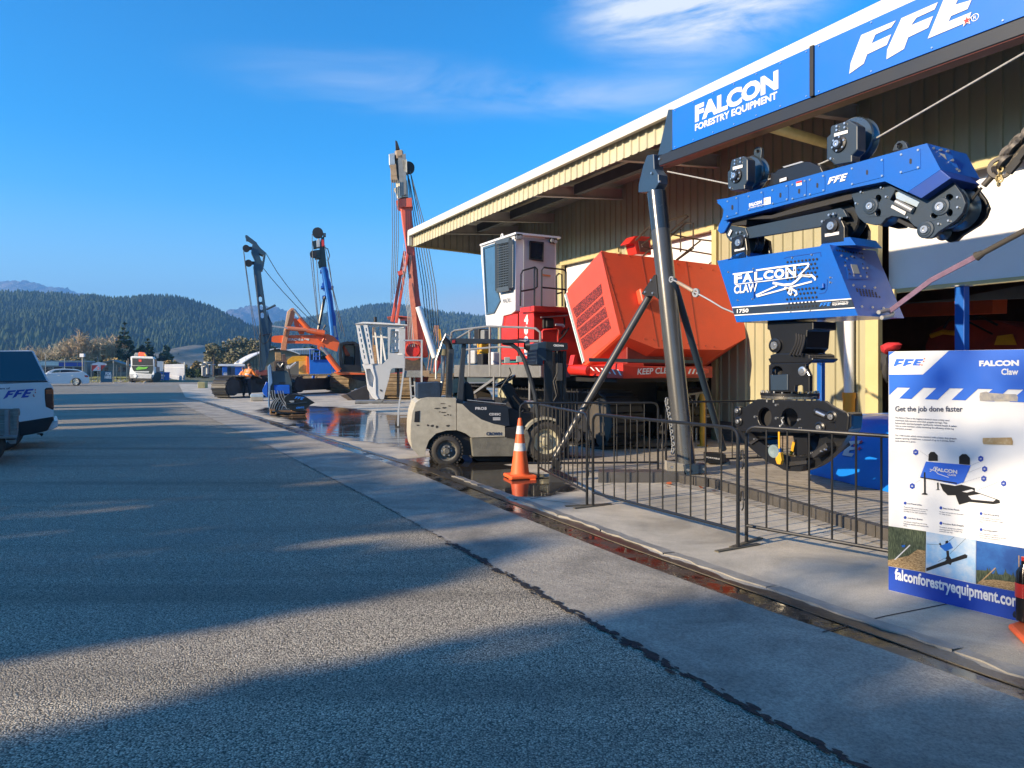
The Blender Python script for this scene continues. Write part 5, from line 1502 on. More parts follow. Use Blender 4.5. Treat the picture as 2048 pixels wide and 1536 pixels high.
for x, y in ((255,143),(795,197),(827,282),(820,362),(985,402),(226,424)):
    hexm.slab([PB.p(*zz(ZU, [(x + 24 * math.sin(k * math.pi / 3), y + 26 * math.cos(k * math.pi / 3))])[0],.001) for k in range(6)], PB.n * .0008)
decal(panel, hexm, navy)
mb = MB()
for (x, y), s in zip(((255,143),(795,197),(827,282),(820,362),(985,402),(226,424)),('04', '03', '02', '01', '05', '06')):
    add_text(mb, s, *bq(ZU, [(x - 8, y + 6),(x + 8, y + 6),(x - 8, y - 6)],.0022),.03)
decal(panel, mb, white)
mb = MB()
for a, b2 in (((290,132),(360,180)),((715,252),(785,222)),((700,308),(800,268)),((640,398),(795,348)),((765,460),(955,385)),((250,398),(295,372))):
    for k in range(12):
        f0, f1 = k / 12,(k + .6) / 12
        mb.ribbon(bq(ZU, [(a[0] + (b2[0] - a[0]) * f, a[1] + (b2[1] - a[1]) * f) for f in (f0, f1)],.001),.0012, PB.n, .0006)
decal(panel, mb, inktext)
pic = bpoly('product_picture', ZU, [(340,220),(712,252),(652,392),(592,412),(290,352)], mat('print_blue', (.015,.12,.62),.4, dirt=.1),.001)
mb = MB();
for q in ([(360,215),(362,160),(380,140),(410,140),(438,170),(438,215)],[(615,240),(615,180),(640,158),(675,158),(705,190),(705,248)]): mb.slab(bq(ZU, q, .0022), PB.n * .0006)
mb.slab(bq(ZU, [(322,310),(336,310),(338,480),(355,490),(345,497),(308,494),(305,487),(324,480)],.0024), PB.n * .0006)
mb.slab(bq(ZU, [(432,395),(444,395),(446,450),(460,455),(420,457),(434,450)],.001), PB.n * .0006)
mb.slab(bq(ZU, [(455,400),(580,422),(635,412),(745,440),(745,468),(950,540),(955,565),(900,574),(700,555),(615,578),(585,500),(520,500),(480,460)],.0016), PB.n * .0006)
mb.slab(bq(ZU, [(296,348),(598,396),(596,406),(294,356)],.0026), PB.n * .0006)
decal(pic, mb, black)
mb = MB(); mb.slab(bq(ZU, [(690,505),(790,490),(920,535),(900,552),(720,535)],.0028), PB.n * .0006); add_text(mb, 'FALCON', *bq(ZU, [(415,300),(600,322),(415,270)],.0024),.05); add_text(mb, 'CLAW', *bq(ZU, [(520,335),(592,345),(520,318)],.0024),.03)
mb.ribbon(bq(ZU, [(372,282),(420,300),(440,322),(530,352)],.0024),.004, PB.n, .0006); mb.ribbon(bq(ZU, [(372,305),(400,285),(410,265),(440,268)],.0024),.004, PB.n, .0006); mb.slab(bq(ZU, [(640,470),(720,450),(740,462),(680,478)],.0028), PB.n * .0006)
decal(pic, mb, offwhite)
def pm(name, stops, sc, st=(1,1,1)):
    m, n, l, b = newmat(name); t = NT(n, l); co = t.coord()
    f = t.noise(t.mapping(co, (0,0,0),(0,0,0), st), sc, 6,.7)
    l.new(t.mix(t.rng(f, .4,.62),(*stops[0],1),(*stops[1],1)), b.inputs['Base Color']); b.inputs['Roughness'].default_value = .4
    return m
pforest = pm('print_forest', ((.012,.022,.014),(.09,.12,.07)),60,(3,3,.5))
pslash = pm('print_slash', ((.14,.08,.03),(.50,.36,.19)),60,(1,1,4))
psky1 = pm('print_sky', ((.16,.36,.62),(.42,.50,.60)),5)
psky2 = pm('print_deep_sky', ((.008,.06,.25),(.02,.12,.38)),4)
a1 = bpoly('printed_photo', ZU, [(28,755),(340,800),(335,1140),(24,1085)], pforest, .001)
mb = MB(); mb.slab(bq(ZU, [(26,1040),(200,1000),(270,950),(336,960),(334,1139),(25,1084)],.0022), PB.n * .0006); decal(a1, mb, pslash)
mb = MB(); mb.slab(bq(ZU, [(75,1035),(205,910),(210,918),(88,1035)],.003), PB.n * .0006); decal(a1, mb, offwhite)
mb = MB(); mb.slab(bq(ZU, [(138,915),(168,912),(166,930),(142,932)],.003), PB.n * .0006); decal(a1, mb, blue)
a2 = bpoly('printed_photo', ZU, [(343,803),(755,872),(752,1235),(340,1140)], psky1,.001)
mb = MB(); mb.slab(bq(ZU, [(342,1105),(500,1045),(520,1020),(550,1030),(665,988),(685,1000),(682,1020),(555,1060),(545,1080),(525,1070),(342,1132)],.0022), PB.n * .0006); mb.slab(bq(ZU, [(508,960),(530,960),(535,1005),(552,1030),(500,1030),(512,1005)],.0022), PB.n * .0006); mb.slab(bq(ZU, [(445,905),(460,892),(470,915),(500,905),(503,880),(522,875),(528,900),(480,935)],.002), PB.n * .0006)
for a, b2 in (((345,905),(445,912)),((520,890),(575,845)),((540,985),(672,858)),((440,1052),(500,1020))): mb.ribbon(bq(ZU, [a, b2],.0018),.0018, PB.n, .0005)
decal(a2, mb, black)
mb = MB(); mb.slab(bq(ZU, [(452,922),(540,890),(566,938),(500,965)],.003), PB.n * .0006); decal(a2, mb, blue)
q3 = [onb(*p, .001) for p in zz(ZU, [(758,875),(1148,940),(1230,955),(1230,1330),(1088,1298),(755,1236)])]
a3 = MB().slab(q3, PB.n * .0008).build('printed_photo', psky2, ib)
mb = MB(); mb.slab([onb(*p, .0022) for p in zz(ZU, [(758,1120),(840,1125),(880,1150),(980,1160),(1000,1140),(1080,1180),(1230,1200),(1230,1330),(1088,1298),(756,1235)])], PB.n * .0006); decal(a3, mb, pforest)
mb = MB(); mb.slab([onb(*p, .003) for p in zz(ZU, [(770,1225),(800,1205),(900,1200),(1090,1225),(1230,1250),(1230,1329),(1088,1297),(768,1235)])], PB.n * .0006); decal(a3, mb, pslash)
mb = MB()
for (x, y, h) in ((870,1160,60),(920,1165,65),(1000,1165,55),(1063,1185,50),(850,1140,40)):
    mb.slab(bq(ZU, [(x - 18, y + 20),(x - 14, y - h * .3),(x - 6, y - h * .5),(x, y - h),(x + 8, y - h * .5),(x + 16, y - h * .2),(x + 14, y + 20)],.0026), PB.n * .0006)
decal(a3, mb, pforest)
mb = MB(); mb.slab(bq(ZU, [(775,1230),(915,1100),(920,1106),(788,1232)],.0036), PB.n * .0006); mb.slab(bq(ZU, [(1108,1190),(1108,1000),(1116,1000),(1116,1190)],.0036), PB.n * .0006); decal(a3, mb, timber)
ft = [onb(*p, .001) for p in zz(ZU, [(24,1088),(335,1143),(752,1238),(1088,1300)])]
ftr = MB().slab(ft + [PB.at(ue, ft[-1].z - .01 - (ft[-2].z - ft[-1].z) * .55,.001), PB.at(ue, .002,.001), PB.at(.001,.002,.001)], PB.n * .0008).build('footer_print', navy, ib)
mb = MB()
e0 = PB.at((PB.p(*zz(ZU, [(84,1230)])[0]) - o0).dot(bu), PB.p(*zz(ZU, [(84,1226)])[0]).z - .01,.002)
e1 = PB.at((PB.p(*zz(ZU, [(1128,1400)])[0]) - o0).dot(bu), e0.z - .01,.002)
add_text(mb, 'falconforestryequipment.com', e0, e1, e0 + V((0,0,.105)),.03); decal(ftr, mb, white)
bpoly('packing_tape', ZT, [(1430,1360),(1850,1352),(1872,1410),(1868,1460),(1440,1450),(1428,1420)], mat('brown_tape', (.30,.19,.07),.25, dirt=.6, scale=25, dirtcol=(.6,.5,.35)),.0022)
bpoly('torn_patch', ZT, [(1390,700),(1480,680),(1530,700),(1700,712),(1920,720),(1945,760),(1940,825),(1830,822),(1390,815),(1382,760)], mat('torn_card', (.40,.35,.27),.8, dirt=.7, scale=30, dirtcol=(.12,.16,.24)),.0024)
fp = G(2052,1262)
bp_ = W(2049,1242,4.3)
cf = thing('cone_foot', 'orange rubber cone foot beside the corner of the information board', 'cone', tuple(fp))
MB().slab([G(2015,1246,.055), G(2060,1290,.055), G(2120,1272,.055), G(2066,1232,.055)], V((0,0,-.04))).build('base', coneM, cf, bev=.02)
MB().box(V((bp_.x + .03, bp_.y + .06,.075)),.1,.08,.05,(.9,.4,0),(-.4,.9,0)).build('rubber_weight', blackmat, cf, bev=.03)
bo = thing('drink_bottle', 'dark drink bottle with red label standing beside the information board', 'bottle', (bp_.x, bp_.y, .056))
hb = MB().lathe(V((bp_.x, bp_.y, .056)),(0,0,1),[(0,.03),(.01,.045),(.14,.045),(.15,.047),(.235,.047),(.24,.045),(.30,.043),(.345,.018),(.37,.016)], n=28).build('bottle_body', mat('cola_bottle', (.012,.008,.008),.12), bo)
MB().lathe(V((bp_.x, bp_.y, .206)),(0,0,1),[(0,.0485),(.085,.0485)], n=28).build('wrap_label', red, bo)
MB().lathe(V((bp_.x, bp_.y, .426)),(0,0,1),[(0,.017),(.022,.017),(.022,0)], n=16).build('bottle_top', red, bo)
# CROWD BARRIERS
railm = mat('barrier_black', (.012,.013,.015),.35, dirt=.25, scale=20)
def barrier(lab, p0, p1, nb=10, h=1.06, foot=True):
    p0, p1 = V((p0[0], p0[1],0)), V((p1[0], p1[1],0))
    d = (p1 - p0); L = d.length; d.normalize(); s = V((-d.y, d.x, 0))
    t = thing('crowd_barrier', lab, 'barrier', tuple((p0 + p1) / 2), 'black crowd barriers round the display')
    r = .016; k = .09
    Z = lambda a, z: p0 + d * a + V((0,0, z))
    path = [Z(0,.02), Z(0, h - k)] + [Z(k - k * math.cos(a), h - k + k * math.sin(a)) for a in (.4,.8,1.2)] + [Z(k, h), Z(L - k, h)] + [Z(L - k + k * math.sin(a), h - k + k * math.cos(a)) for a in (.4,.8,1.2)] + [Z(L, h - k), Z(L, .02)]
    fr_ = MB().tube(path, r, 10).build('frame', railm, t)
    MB().tube([Z(0,.17), Z(L, .17)], r * .95,8).build('bottom_rail', railm, t)
    for i in range(nb):
        a = L * (i + 1) / (nb + 1)
        MB().tube([Z(a, .17), Z(a, h)],.0085,6).build('upright', railm, t)
    for a in (.0, L):
        if foot: MB().box(Z(a, .018),.045,.52,.010, d, s).build('foot_plate', mat('foot_plate', (.07,.065,.05),.6, dirt=.5, dirtcol=(.2,.17,.11), scale=12), t)
    mb = MB()
    for z in (.42,.78): mb.tube([Z(L, z), Z(L + .03, z + .01), Z(L + .035, z + .09), Z(L + .055, z + .10), Z(L + .06, z - .04), Z(L + .045, z - .07)],.006,6)
    for z in (.40,.80): mb.ring(Z(0, z) - d * .02,(0,0,1),.022,.014,.012, n=10)
    decal(fr_, mb, railm)
    return t
barrier('black barrier panel behind the traffic cone, seen nearly end on', G(1077,958), G(1174,1013),11)
barrier('long black barrier panel across the foot of the leaning pole', G(1186,1015), G(1476,1099),10)
q0 = W(1493,1051,1.43 * F / 318); q1 = V((2.864,5.571,0)); dd = (q1 - V((q0.x, q0.y, 0))).normalized()
barrier('black barrier panel in front of the jaws, running behind the board', (q0.x, q0.y), tuple((V((q0.x, q0.y, 0)) + dd * 2.1)[:2]),10)
barrier('black barrier panel behind the pole, before the tracked undercarriage', (W(1040,900,10.5).x, 10.5),(W(1316,900,10.62).x, 10.62),9)
barrier('black barrier panel beyond the grapple, before the ribbed wall', (W(1332,900,10.75).x, 10.75),(W(1590,900,11.35).x, 11.35),9)
# TRAFFIC CONE
cp = G(1040,957)
cn = thing('traffic_cone', 'scuffed orange traffic cone with two silver bands by the barrier', 'cone', tuple(cp))
MB().box(cp + V((0,0,.04)),.385,.385,.05,(.95,.3,0),(-.3,.95,0)).build('base', coneM, cn, bev=.015)
for a, b2 in ((-1,-1),(1,-1),(1,1),(-1,1)): MB().box(cp + V((a * .15 - b2 * .03, b2 * .15,.012)),.08,.08,.02).build('foot', coneM, cn)
Hc = .86
rr_ = lambda z: .135 + (.026 - .135) * (z - .06) / (Hc - .06)
MB().lathe(cp, (0,0,1),[(.055,.155),(.075,.14)] + [(z, rr_(z)) for z in (.08,.3,.5,.7,.84)] + [(Hc, .024),(Hc + .006,.015),(Hc + .006,0)], n=36).build('cone_body', coneM, cn)
for z0, z1 in ((.40,.51),(.64,.755)): MB().lathe(cp, (0,0,1),[(z0, rr_(z0) + .0025),(z1, rr_(z1) + .0025)], n=36).build('reflective_band', reflect, cn)
# BLUE COVERED FORM WITH LOGO
e_ = V((.23,-.973,0)).normalized(); s_ = V((-e_.y, e_.x, 0))     # s_ points away from the viewer's left
vin = mat('blue_vinyl', (.008,.19,.72),.3, dirt=.1, scale=1, bump=.25, bscale=3, coat=.3)
c0 = W(1616,948,1.485 * F / 215) ; c0.z = .118
cv = thing('covered_bin', 'glossy blue covered bin lettered FFE EQUIPMENT on the brick paving', 'bin', tuple(c0))
prof = [(0,0),(.02,.06),(.40,.72),(.46,.79),(.55,.83),(1.35,.86),(1.5,.75),(1.5,0)]
LB = 3.4
vs = []; fs = []; rs = random.Random(4)
nx = 26
for i in range(nx + 1):
    a = LB * i / nx
    for k, (x, z) in enumerate(prof):
        w = .012 * math.sin(a * 5.3 + k) + .008 * math.sin(a * 11 + 2 * k)
        vs.append(c0 + e_ * (a + (.18 * (x / .5) * (1 - i / nx) if x < .6 else .2 * (1 - i / nx))) + s_ * (x + (w if k < 3 else 0)) + V((0,0, z + (w if k in (4,5) else 0))))
m_ = len(prof)
for i in range(nx):
    for k in range(m_ - 1): fs.append((i * m_ + k, i * m_ + k + 1,(i + 1) * m_ + k + 1,(i + 1) * m_ + k))
fs += [tuple(range(m_)), tuple(range(nx * m_ + m_ - 1, nx * m_ - 1,-1))]
cvb = MB().add(vs, fs, True).build('cover', vin, cv, sharp=32)
fa, fb, fc_ = c0 + s_ * .02 + V((0,0,.06)), c0 + e_ + s_ * .02 + V((0,0,.06)), c0 + s_ * .40 + V((0,0,.72))
fn = (fb - fa).cross(fc_ - fa).normalized(); fn = fn if fn.dot(EYEP - fa) > 0 else -fn
def onf(pts, off=.018): return [hit(x, y, fa + fn * off, fn) for x, y in pts]
mb = MB()
mb.slab(onf(zz(ZJ, [(1670,890),(1745,700),(1915,690),(1895,740),(1800,745),(1780,775),(1850,785),(1830,820),(1770,822),(1755,858),(1830,868),(1800,912)])), fn * .003)
mb.slab(onf(zz(ZJ, [(1595,810),(1640,745),(1690,690),(1735,685),(1722,730),(1668,760),(1695,770),(1672,815)])), fn * .003)
add_text(mb, 'EQUIPMENT', *onf(zz(ZJ, [(1560,468),(1925,492),(1575,430)]),.02),.05)
decal(cvb, mb, white)
mb = MB()
for x, y in ((1925,712),(1842,750),(1902,800)): star(mb, onf(zz(ZJ, [(x, y)]),.02)[0], e_, fc_ - fa, .035)
decal(cvb, mb, red)
lm = mat('dead_leaf', (.45,.10,.03),.7, dirt=.4, scale=20)
for i, (x, y) in enumerate(((1339,969),(1402,977),(1336,975),(1428,984))):
    p = G(x, y, .015); mb = MB(); a = i * 1.3
    u, w = V((math.cos(a), math.sin(a),.1)), V((-math.sin(a), math.cos(a),.35))
    pts = [p + u * .05 * math.cos(k) * (1 if k % 2 else .6) + w * .035 * math.sin(k) + V((0,0,.02)) for k in range(7)]
    tag(mb.add(pts, [tuple(range(7))]).build('fallen_leaf', lm, org=p), 'curled orange leaf fallen on the paving by the dark kerb', 'leaf', 'fallen leaves by the kerb')
# FORKLIFT
f0, f1 = G(893,930), G(1093,924.5)
fu = (f1 - f0).normalized()
PF = Plane(f0, fu)
FA = PF.n * -1                                  # across the truck, away from the viewer
WID = 1.16
fk = thing('forklift', 'cream and black forklift truck with scraped counterweight on wet concrete', 'forklift', tuple((f0 + f1) / 2 + FA * .5))
def fp2(pts, off=0.0): return PF.pix(zz(ZF2, pts), off)
def fslab(name, z, pts, m, off=0.0, w=WID, bev=.02, par=None, holes=()):
    return MB().slab(PF.pix(zz(z, pts), off), FA * w, [PF.pix(h, off) for h in holes]).build(name, m, par or fk, bev=bev)
cw = fslab('counterweight', ZF2,[(118,1165),(126,1100),(146,1040),(175,1018),(220,1010),(376,1012),(377,1196),(320,1198),(262,1215),(222,1255),(205,1300),(200,1345),(165,1342),(125,1300),(116,1240)], cream, .0, WID, .035)
mb = MB(); mb.slab(fp2([(138,1150),(142,1090),(170,1085),(168,1150)],.004), FA * .003); mb.build('tail_vent', blackmat, cw)
mb = MB(); rs = random.Random(2)
for x, y, a, b2 in ((268,1072,20,5),(300,1045,18,4),(310,1068,14,6),(340,1058,10,3),(305,1095,16,4),(330,1108,8,5),(345,1110,5,6),(240,1172,14,10),(215,1168,8,8),(265,1178,10,9),(330,1170,16,8),(160,1168,14,5),(285,1092,9,3),(312,1112,12,3)):
    mb.slab(fp2([(x + a * math.cos(k * .785) * rs.uniform(.5,1.1), y + b2 * math.sin(k * .785) * rs.uniform(.5,1.1)) for k in range(8)],.003), FA * .003)
decal(cw, mb, mat('bare_patch', (.05,.045,.04),.7))
sdp = fslab('side_panel', ZF2,[(380,1042),(412,1048),(455,1090),(520,1135),(590,1160),(653,1172),(654,1232),(462,1238),(430,1214),(380,1196)], cream, .005, WID, .012)
hood = fslab('hood', ZF2,[(412,1045),(440,1036),(664,1058),(672,1066),(680,1170),(653,1175),(590,1163),(520,1138),(455,1093)], mat('hood_black', (.012,.018,.03),.4, dirt=.3),.0, WID, .012)
fslab('chassis', ZF2,[(460,1242),(720,1234),(780,1180),(800,1240),(775,1345),(470,1347)], mat('chassis_grime', (.15,.145,.12),.8, dirt=.6, dirtcol=(.05,.05,.045), scale=6, bump=.4),.0, WID, .015)
fslab('step', ZF2,[(655,1180),(770,1175),(770,1235),(720,1250),(655,1240)], blackmat, .0, WID, .01)
fslab('floor_plate', ZF2,[(672,1075),(690,1070),(760,1100),(830,1100),(840,1180),(680,1180)], blackmat, -.15, WID - .3,.01)
fslab('rear_cavity', ZF2,[(205,1300),(262,1215),(380,1196),(460,1240),(470,1340),(300,1330)], blackmat, -.12, WID - .24,.0)
mb = MB(); mb.slab(fp2([(470,1350),(735,1350),(735,1372),(500,1372)],-.2), FA * .7); mb.build('underbelly', blackmat, fk)
mb = MB(); q = PF.pix(zz(ZF2,[(485,1080),(550,1080),(485,1064)]),.004); add_text(mb, 'PRO5', *q, .04); q = PF.pix(zz(ZF2,[(564,1112),(630,1112),(564,1098)]),.004); add_text(mb, 'CD35C', *q, .04)
mb.slab(fp2([(586,1124),(628,1124),(628,1130),(586,1130)],.003), FA * .003); mb.slab(fp2([(586,1134),(628,1134),(628,1139),(586,1139)],.003), FA * .003); decal(hood, mb, offwhite)
mb = MB(); q = PF.pix(zz(ZF2,[(548,1226),(636,1226),(548,1207)]),.008); add_text(mb, 'CROWN', *q, .05); decal(sdp, mb, inktext)
gm = mat('guard_grey', (.035,.042,.052),.45, dirt=.3)
guard = thing  # keep name clear
for off in (-.06,-(WID - .06)):
    MB().slab(fp2([(412,698),(434,702),(414,1046),(380,1044)], off), FA * .07).build('guard_pillar', gm, fk, bev=.006)
    pts = [(640,698),(690,706),(728,735),(762,790),(795,890),(825,1000),(845,1140)]
    MB().tube(PF.pix(zz(ZF2,[tuple(p) for p in pts]), off),.036,8).build('guard_pillar', gm, fk)
MB().slab(fp2([(340,676),(370,672),(700,680),(765,690),(770,700),(640,702),(400,706),(350,706)],.0), FA * .05).build('guard_rail', gm, fk, bev=.01)
MB().slab(fp2([(340,676),(370,672),(700,680),(765,690),(770,700),(640,702),(400,706),(350,706)],-(WID - .05)), FA * .05).build('guard_rail', gm, fk, bev=.01)
for k in range(7):
    x = 372 + k * 58
    a = PF.p(*zz(ZF2,[(x, 684 + k * 1.2)])[0],-.03); MB().bar(a, a + FA * (WID - .06),.05,.03).build('guard_slat', gm, fk)
MB().tube(PF.pix(zz(ZF2,[(335,1010),(337,850),(340,740),(330,700),(305,680)]),-.2),.055,12).build('air_intake', blackmat, fk)
mb = MB(); mb.slab(fp2([(338,735),(365,735),(350,1010),(320,1010)],-.05), FA * .12); mb.build('stack_guard', gm, fk)
mb = MB()
for k in range(30):
    c = PF.p(*zz(ZF2,[(331 - k * .15,755 + k * 8)])[0],-.03); mb.cyl(c - FA * .005, c + FA * .012,.008, n=8)
decal(BUILT[-1], mb, black)
MB().tube(PF.pix(zz(ZF2,[(262,905),(262,800),(300,690),(318,650),(345,660),(345,690)]),-.25),.018,8).build('exhaust_tube', zinc, fk)
MB().tube(PF.pix(zz(ZF2,[(280,1010),(300,900),(305,760),(310,740)]),-.3),.03,8).build('exhaust_tube', zinc, fk)
MB().cyl(PF.p(*zz(ZF2,[(303,770)])[0],-.35), PF.p(*zz(ZF2,[(303,735)])[0],-.35),.11, n=20).build('air_cleaner', mat('cleaner_tan', (.25,.21,.12),.6), fk)
fslab('battery_box', ZF2,[(156,928),(288,922),(290,1012),(156,1018)], mat('box_navy', (.018,.035,.065),.55, dirt=.4, scale=12),-.15,.55,.012)
MB().slab(fp2([(420,925),(445,918),(475,960),(485,1035),(425,1040)],-.3), FA * .5).build('seat', blackmat, fk, bev=.04)
MB().slab(fp2([(440,1020),(600,1025),(600,1042),(440,1042)],-.3), FA * .5).build('seat_cushion', blackmat, fk, bev=.02)
MB().slab(fp2([(640,945),(690,925),(735,1010),(800,1060),(800,1090),(750,1100),(715,1080)],-.45), FA * .3).build('steering_column', blackmat, fk, bev=.02)
c = PF.p(*zz(ZF2,[(658,915)])[0],-.6); ax = (PF.u * .45 + V((0,0,.9)) * -1 + PF.u * .0).normalized()
mb = MB(); mb.ring(c, V((0,0,1)) - PF.u * .55,.20,.165,.035, n=30); mb.cyl(c, c - V((0,0,.16)) + PF.u * .1,.03, n=10); mb.build('steering_wheel', black, fk)
mb = MB(); mb.tube(PF.pix(zz(ZF2,[(640,1045),(625,990),(635,950),(690,870),(680,840)]),-.3),.012,6); mb.build('lever', blackmat, fk)
for x, y in ((668,798),(737,792)): MB().slab(fp2([(x - 16, y - 18),(x + 16, y - 18),(x + 16, y + 18),(x - 16, y + 18)],-.05), FA * .05).build('mirror', mat('mirror_grey', (.35,.38,.36),.2), fk, bev=.01)
c = PF.p(*zz(ZF2,[(772,715)])[0],-.02); mb = MB(); mb.lathe(c, PF.u, [(-.02,.06),(.05,.10),(.055,.09),(.04,0)], n=18); mb.build('work_lamp', black, fk)
for x0, y0, x1, y1, r_ in ((700,1000,780,1075,.02),(690,1110,760,1085,.018),(720,1130,800,1110,.018)): MB().tube(PF.pix(zz(ZF2,[(x0, y0),((x0 + x1) / 2,(y0 + y1) / 2 + 14),(x1, y1)]),-.2), r_, 6).build('pedal_link', blackmat, fk)
MB().slab(fp2([(790,1035),(830,1030),(838,1050),(800,1072)],-.3), FA * .4).build('dash_cover', zinc, fk, bev=.01)
for yy in (1030,1022): MB().slab(fp2([(440, yy),(660, yy + 22),(660, yy + 26),(440, yy + 4)],.012), FA * .02).build('hood_seam', zinc if yy == 1022 else blackmat, fk)
MB().slab(fp2([(355,684),(372,682),(372,700),(355,702)],.01), FA * .05).build('tail_light', mat('lamp_red', (.35,.02,.03),.2), fk, bev=.005)
def wheel(px, py, rpx, w, off, rim, hubm):
    c = PF.p(px, py, off); r = rpx / F * c.y
    o = MB().lathe(c, FA, [(.02, r * .60),(.0, r * .66),(-.005, r * .80),(.01, r * .93),(.04, r),(w - .04, r),(w - .01, r * .93),(w, r * .6)], n=40).build('tyre', rubber, fk)
    mb = MB()
    for k in range(30):
        a = 2 * math.pi * k / 30; q = PF.u * math.cos(a) + V((0,0, math.sin(a))); tt = PF.u * -math.sin(a) + V((0,0, math.cos(a)))
        mb.box(c + q * (r * .975) + FA * (w * .28), r * .10, w * .5, r * .11, q, FA, tt)
        mb.box(c + q * (r * .975) + FA * (w * .74) + tt * r * .1, r * .10, w * .5, r * .11, q, FA, tt)
    decal(o, mb, rubber)
    h = MB().lathe(c + FA * .01, FA, [(.0, r * .62),(.012, r * .56),(.05, r * .50),(.055, r * .40),(.02, r * .36),(.015, r * .22),(-.02, r * .19),(-.03, r * .16),(-.03,0)], n=36).build('rim', rim, o)
    mb = MB()
    for k in range(6):
        a = k * math.pi / 3; q = PF.u * math.cos(a) + V((0,0, math.sin(a))); mb.cyl(c + q * r * .29 + FA * .03, c + q * r * .29 - FA * .0,.014, n=8)
    decal(h, mb, zinc)
rimg = mat('rim_grey', (.13,.13,.12),.6, dirt=.5, scale=10); rimc = mat('rim_cream', (.42,.39,.28),.6, dirt=.5, scale=8, dirtcol=(.08,.08,.07))
wheel(893.5,902,32.5,.22,-.02, rimg, zinc); wheel(893.5,902,32.5,.22,-(WID - .24), rimg, zinc)
wheel(1092,883,41,.26,-.02, rimc, zinc); wheel(1092,883,41,.26,-(WID - .28), rimc, zinc)
ar = [(1092 + 49 * math.cos(a),883 - 49 * math.sin(a)) for a in [math.pi * (.98 - .62 * k / 10) for k in range(11)]]
ai = [(1092 + 44 * math.cos(a),883 - 44 * math.sin(a)) for a in [math.pi * (.36 + .62 * k / 10) for k in range(11)]]
MB().slab(PF.pix(ar + ai, .0), FA * .3).build('front_fender', mat('fender_cream', (.40,.37,.28),.5, dirt=.4), fk)
mm = mat('mast_black', (.016,.017,.02),.4, dirt=.35)
for off in (-.20,-(WID - .32)):
    MB().slab(fp2([(880,740),(925,742),(925,1250),(878,1250)], off), FA * .05).build('mast_channel', mm, fk, bev=.004)
    MB().slab(fp2([(940,742),(975,745),(975,1250),(940,1250)], off - .06), FA * .05).build('mast_channel', mm, fk, bev=.004)
    MB().cyl(PF.p(*zz(ZF2,[(905,760)])[0], off - .12), PF.p(*zz(ZF2,[(905,1240)])[0], off - .12),.032, n=12).build('lift_ram', black, fk)
mb = MB()
for k in range(3): mb.tube(PF.pix(zz(ZF2,[(952 + k * 8,745),(955 + k * 9,860),(930 + k * 14,920),(948 + k * 9,1000),(925 + k * 7,1040)]),-.16 - .05 * k),.013,6)
mb.build('mast_hose', blackmat, fk)
fslab('mast_head', ZF2,[(838,702),(888,690),(890,745),(890,800),(872,800),(870,830),(838,822)], slate, -.18, WID - .36,.01)
cr = fslab('crown_plate', ZF2,[(890,692),(1010,700),(1012,738),(930,746),(888,740)], mm, -.16, WID - .32,.008)
mb = MB(); q = PF.pix(zz(ZF2,[(930,719),(988,722),(930,707)]),-.155); add_text(mb, 'CROWN', *q, .05); decal(cr, mb, white)
fslab('lamp_housing', ZF2,[(950,812),(982,815),(982,915),(950,915)], mat('hsg', (.05,.052,.055),.4),-.15,.08,.006)
fslab('fork_carriage', ZF2,[(985,745),(1005,745),(1003,1250),(985,1250)], mm, -.22, WID - .44,.006)
mb = MB()
for k in range(4):
    x = 1004 + k * 18; mb.slab(fp2([(x, 980),(x + 12,980),(x + 12,1240),(x, 1240)],-.3), FA * .03)
mb.build('load_guard', mm, fk)
for off in (-.32,-.80):
    MB().slab(fp2([(1000,1180),(1022,1180),(1022,1345),(1300,1352),(1300,1362),(1000,1362)], off), FA * .12).build('fork', mm, fk, bev=.005)
MB().slab(fp2([(405,1338),(440,1330),(470,1365),(455,1378),(425,1370)],-.4), FA * .1).build('blue_rag', blue, fk)
# RED TRACKED PROCESSOR UNDER THE EAVE
N0 = 8.0
PMN = Plane(BN * N0,-BD)                       # sun-lit flank
def mn(n, pts): return [hit(x, y, BN * n, BN) for x, y in pts]
def md(d, pts): return [hit(x, y, BD * d, BD) for x, y in pts]
md_pt = B(9.4,13.2)
mc = thing('tracked_processor', 'red tracked forestry machine with white cab and tilted open engine hood', 'machine', tuple(md_pt))
A0 = mn(N0,[(1240.8,668)])[0]; A1 = mn(N0,[(1201.6,501.4)])[0]
B0 = mn(N0,[(1168,727)])[0]; B1 = mn(N0,[(1131.6,586.8)])[0]
hn = (A1 - A0).cross(BN).normalized(); hn = hn if hn.dot(EYEP - A0) > 0 else -hn
def onh(pts, off=0.0): return [hit(x, y, A0 + hn * off, hn) for x, y in pts]
EX = ((B0 - A0) + (B1 - A1)) / 2
big = onh([(1203,501),(1218,505),(1330,517),(1460,533),(1482,560),(1491.5,676.4),(1448,700),(1312,697),(1246,671),(1240.8,668)])
hood_ = MB().slab(big, EX).build('engine_hood', orange, mc, bev=.05)
lf = mn(N0 - .006,[(1201.6,503),(1240,667),(1168.5,726),(1132,588)])
lou = MB().slab(lf, BN * .02).build('louvre_face', mat('hood_red', (.60,.075,.04),.42, dirt=.15, scale=1.2, coat=.15), mc)
mesh_m, n, l, b = newmat('louvre_mesh')
t = NT(n, l); co = t.coord()
wv = t.voro(t.mapping(co, (0,0,0),(.5,.3,.2)),34)
l.new(t.mix(t.rng(wv, .25,.5),(.42,.045,.03,1),(.10,.012,.01,1)), b.inputs['Base Color']); b.inputs['Roughness'].default_value = .55
mb = MB()
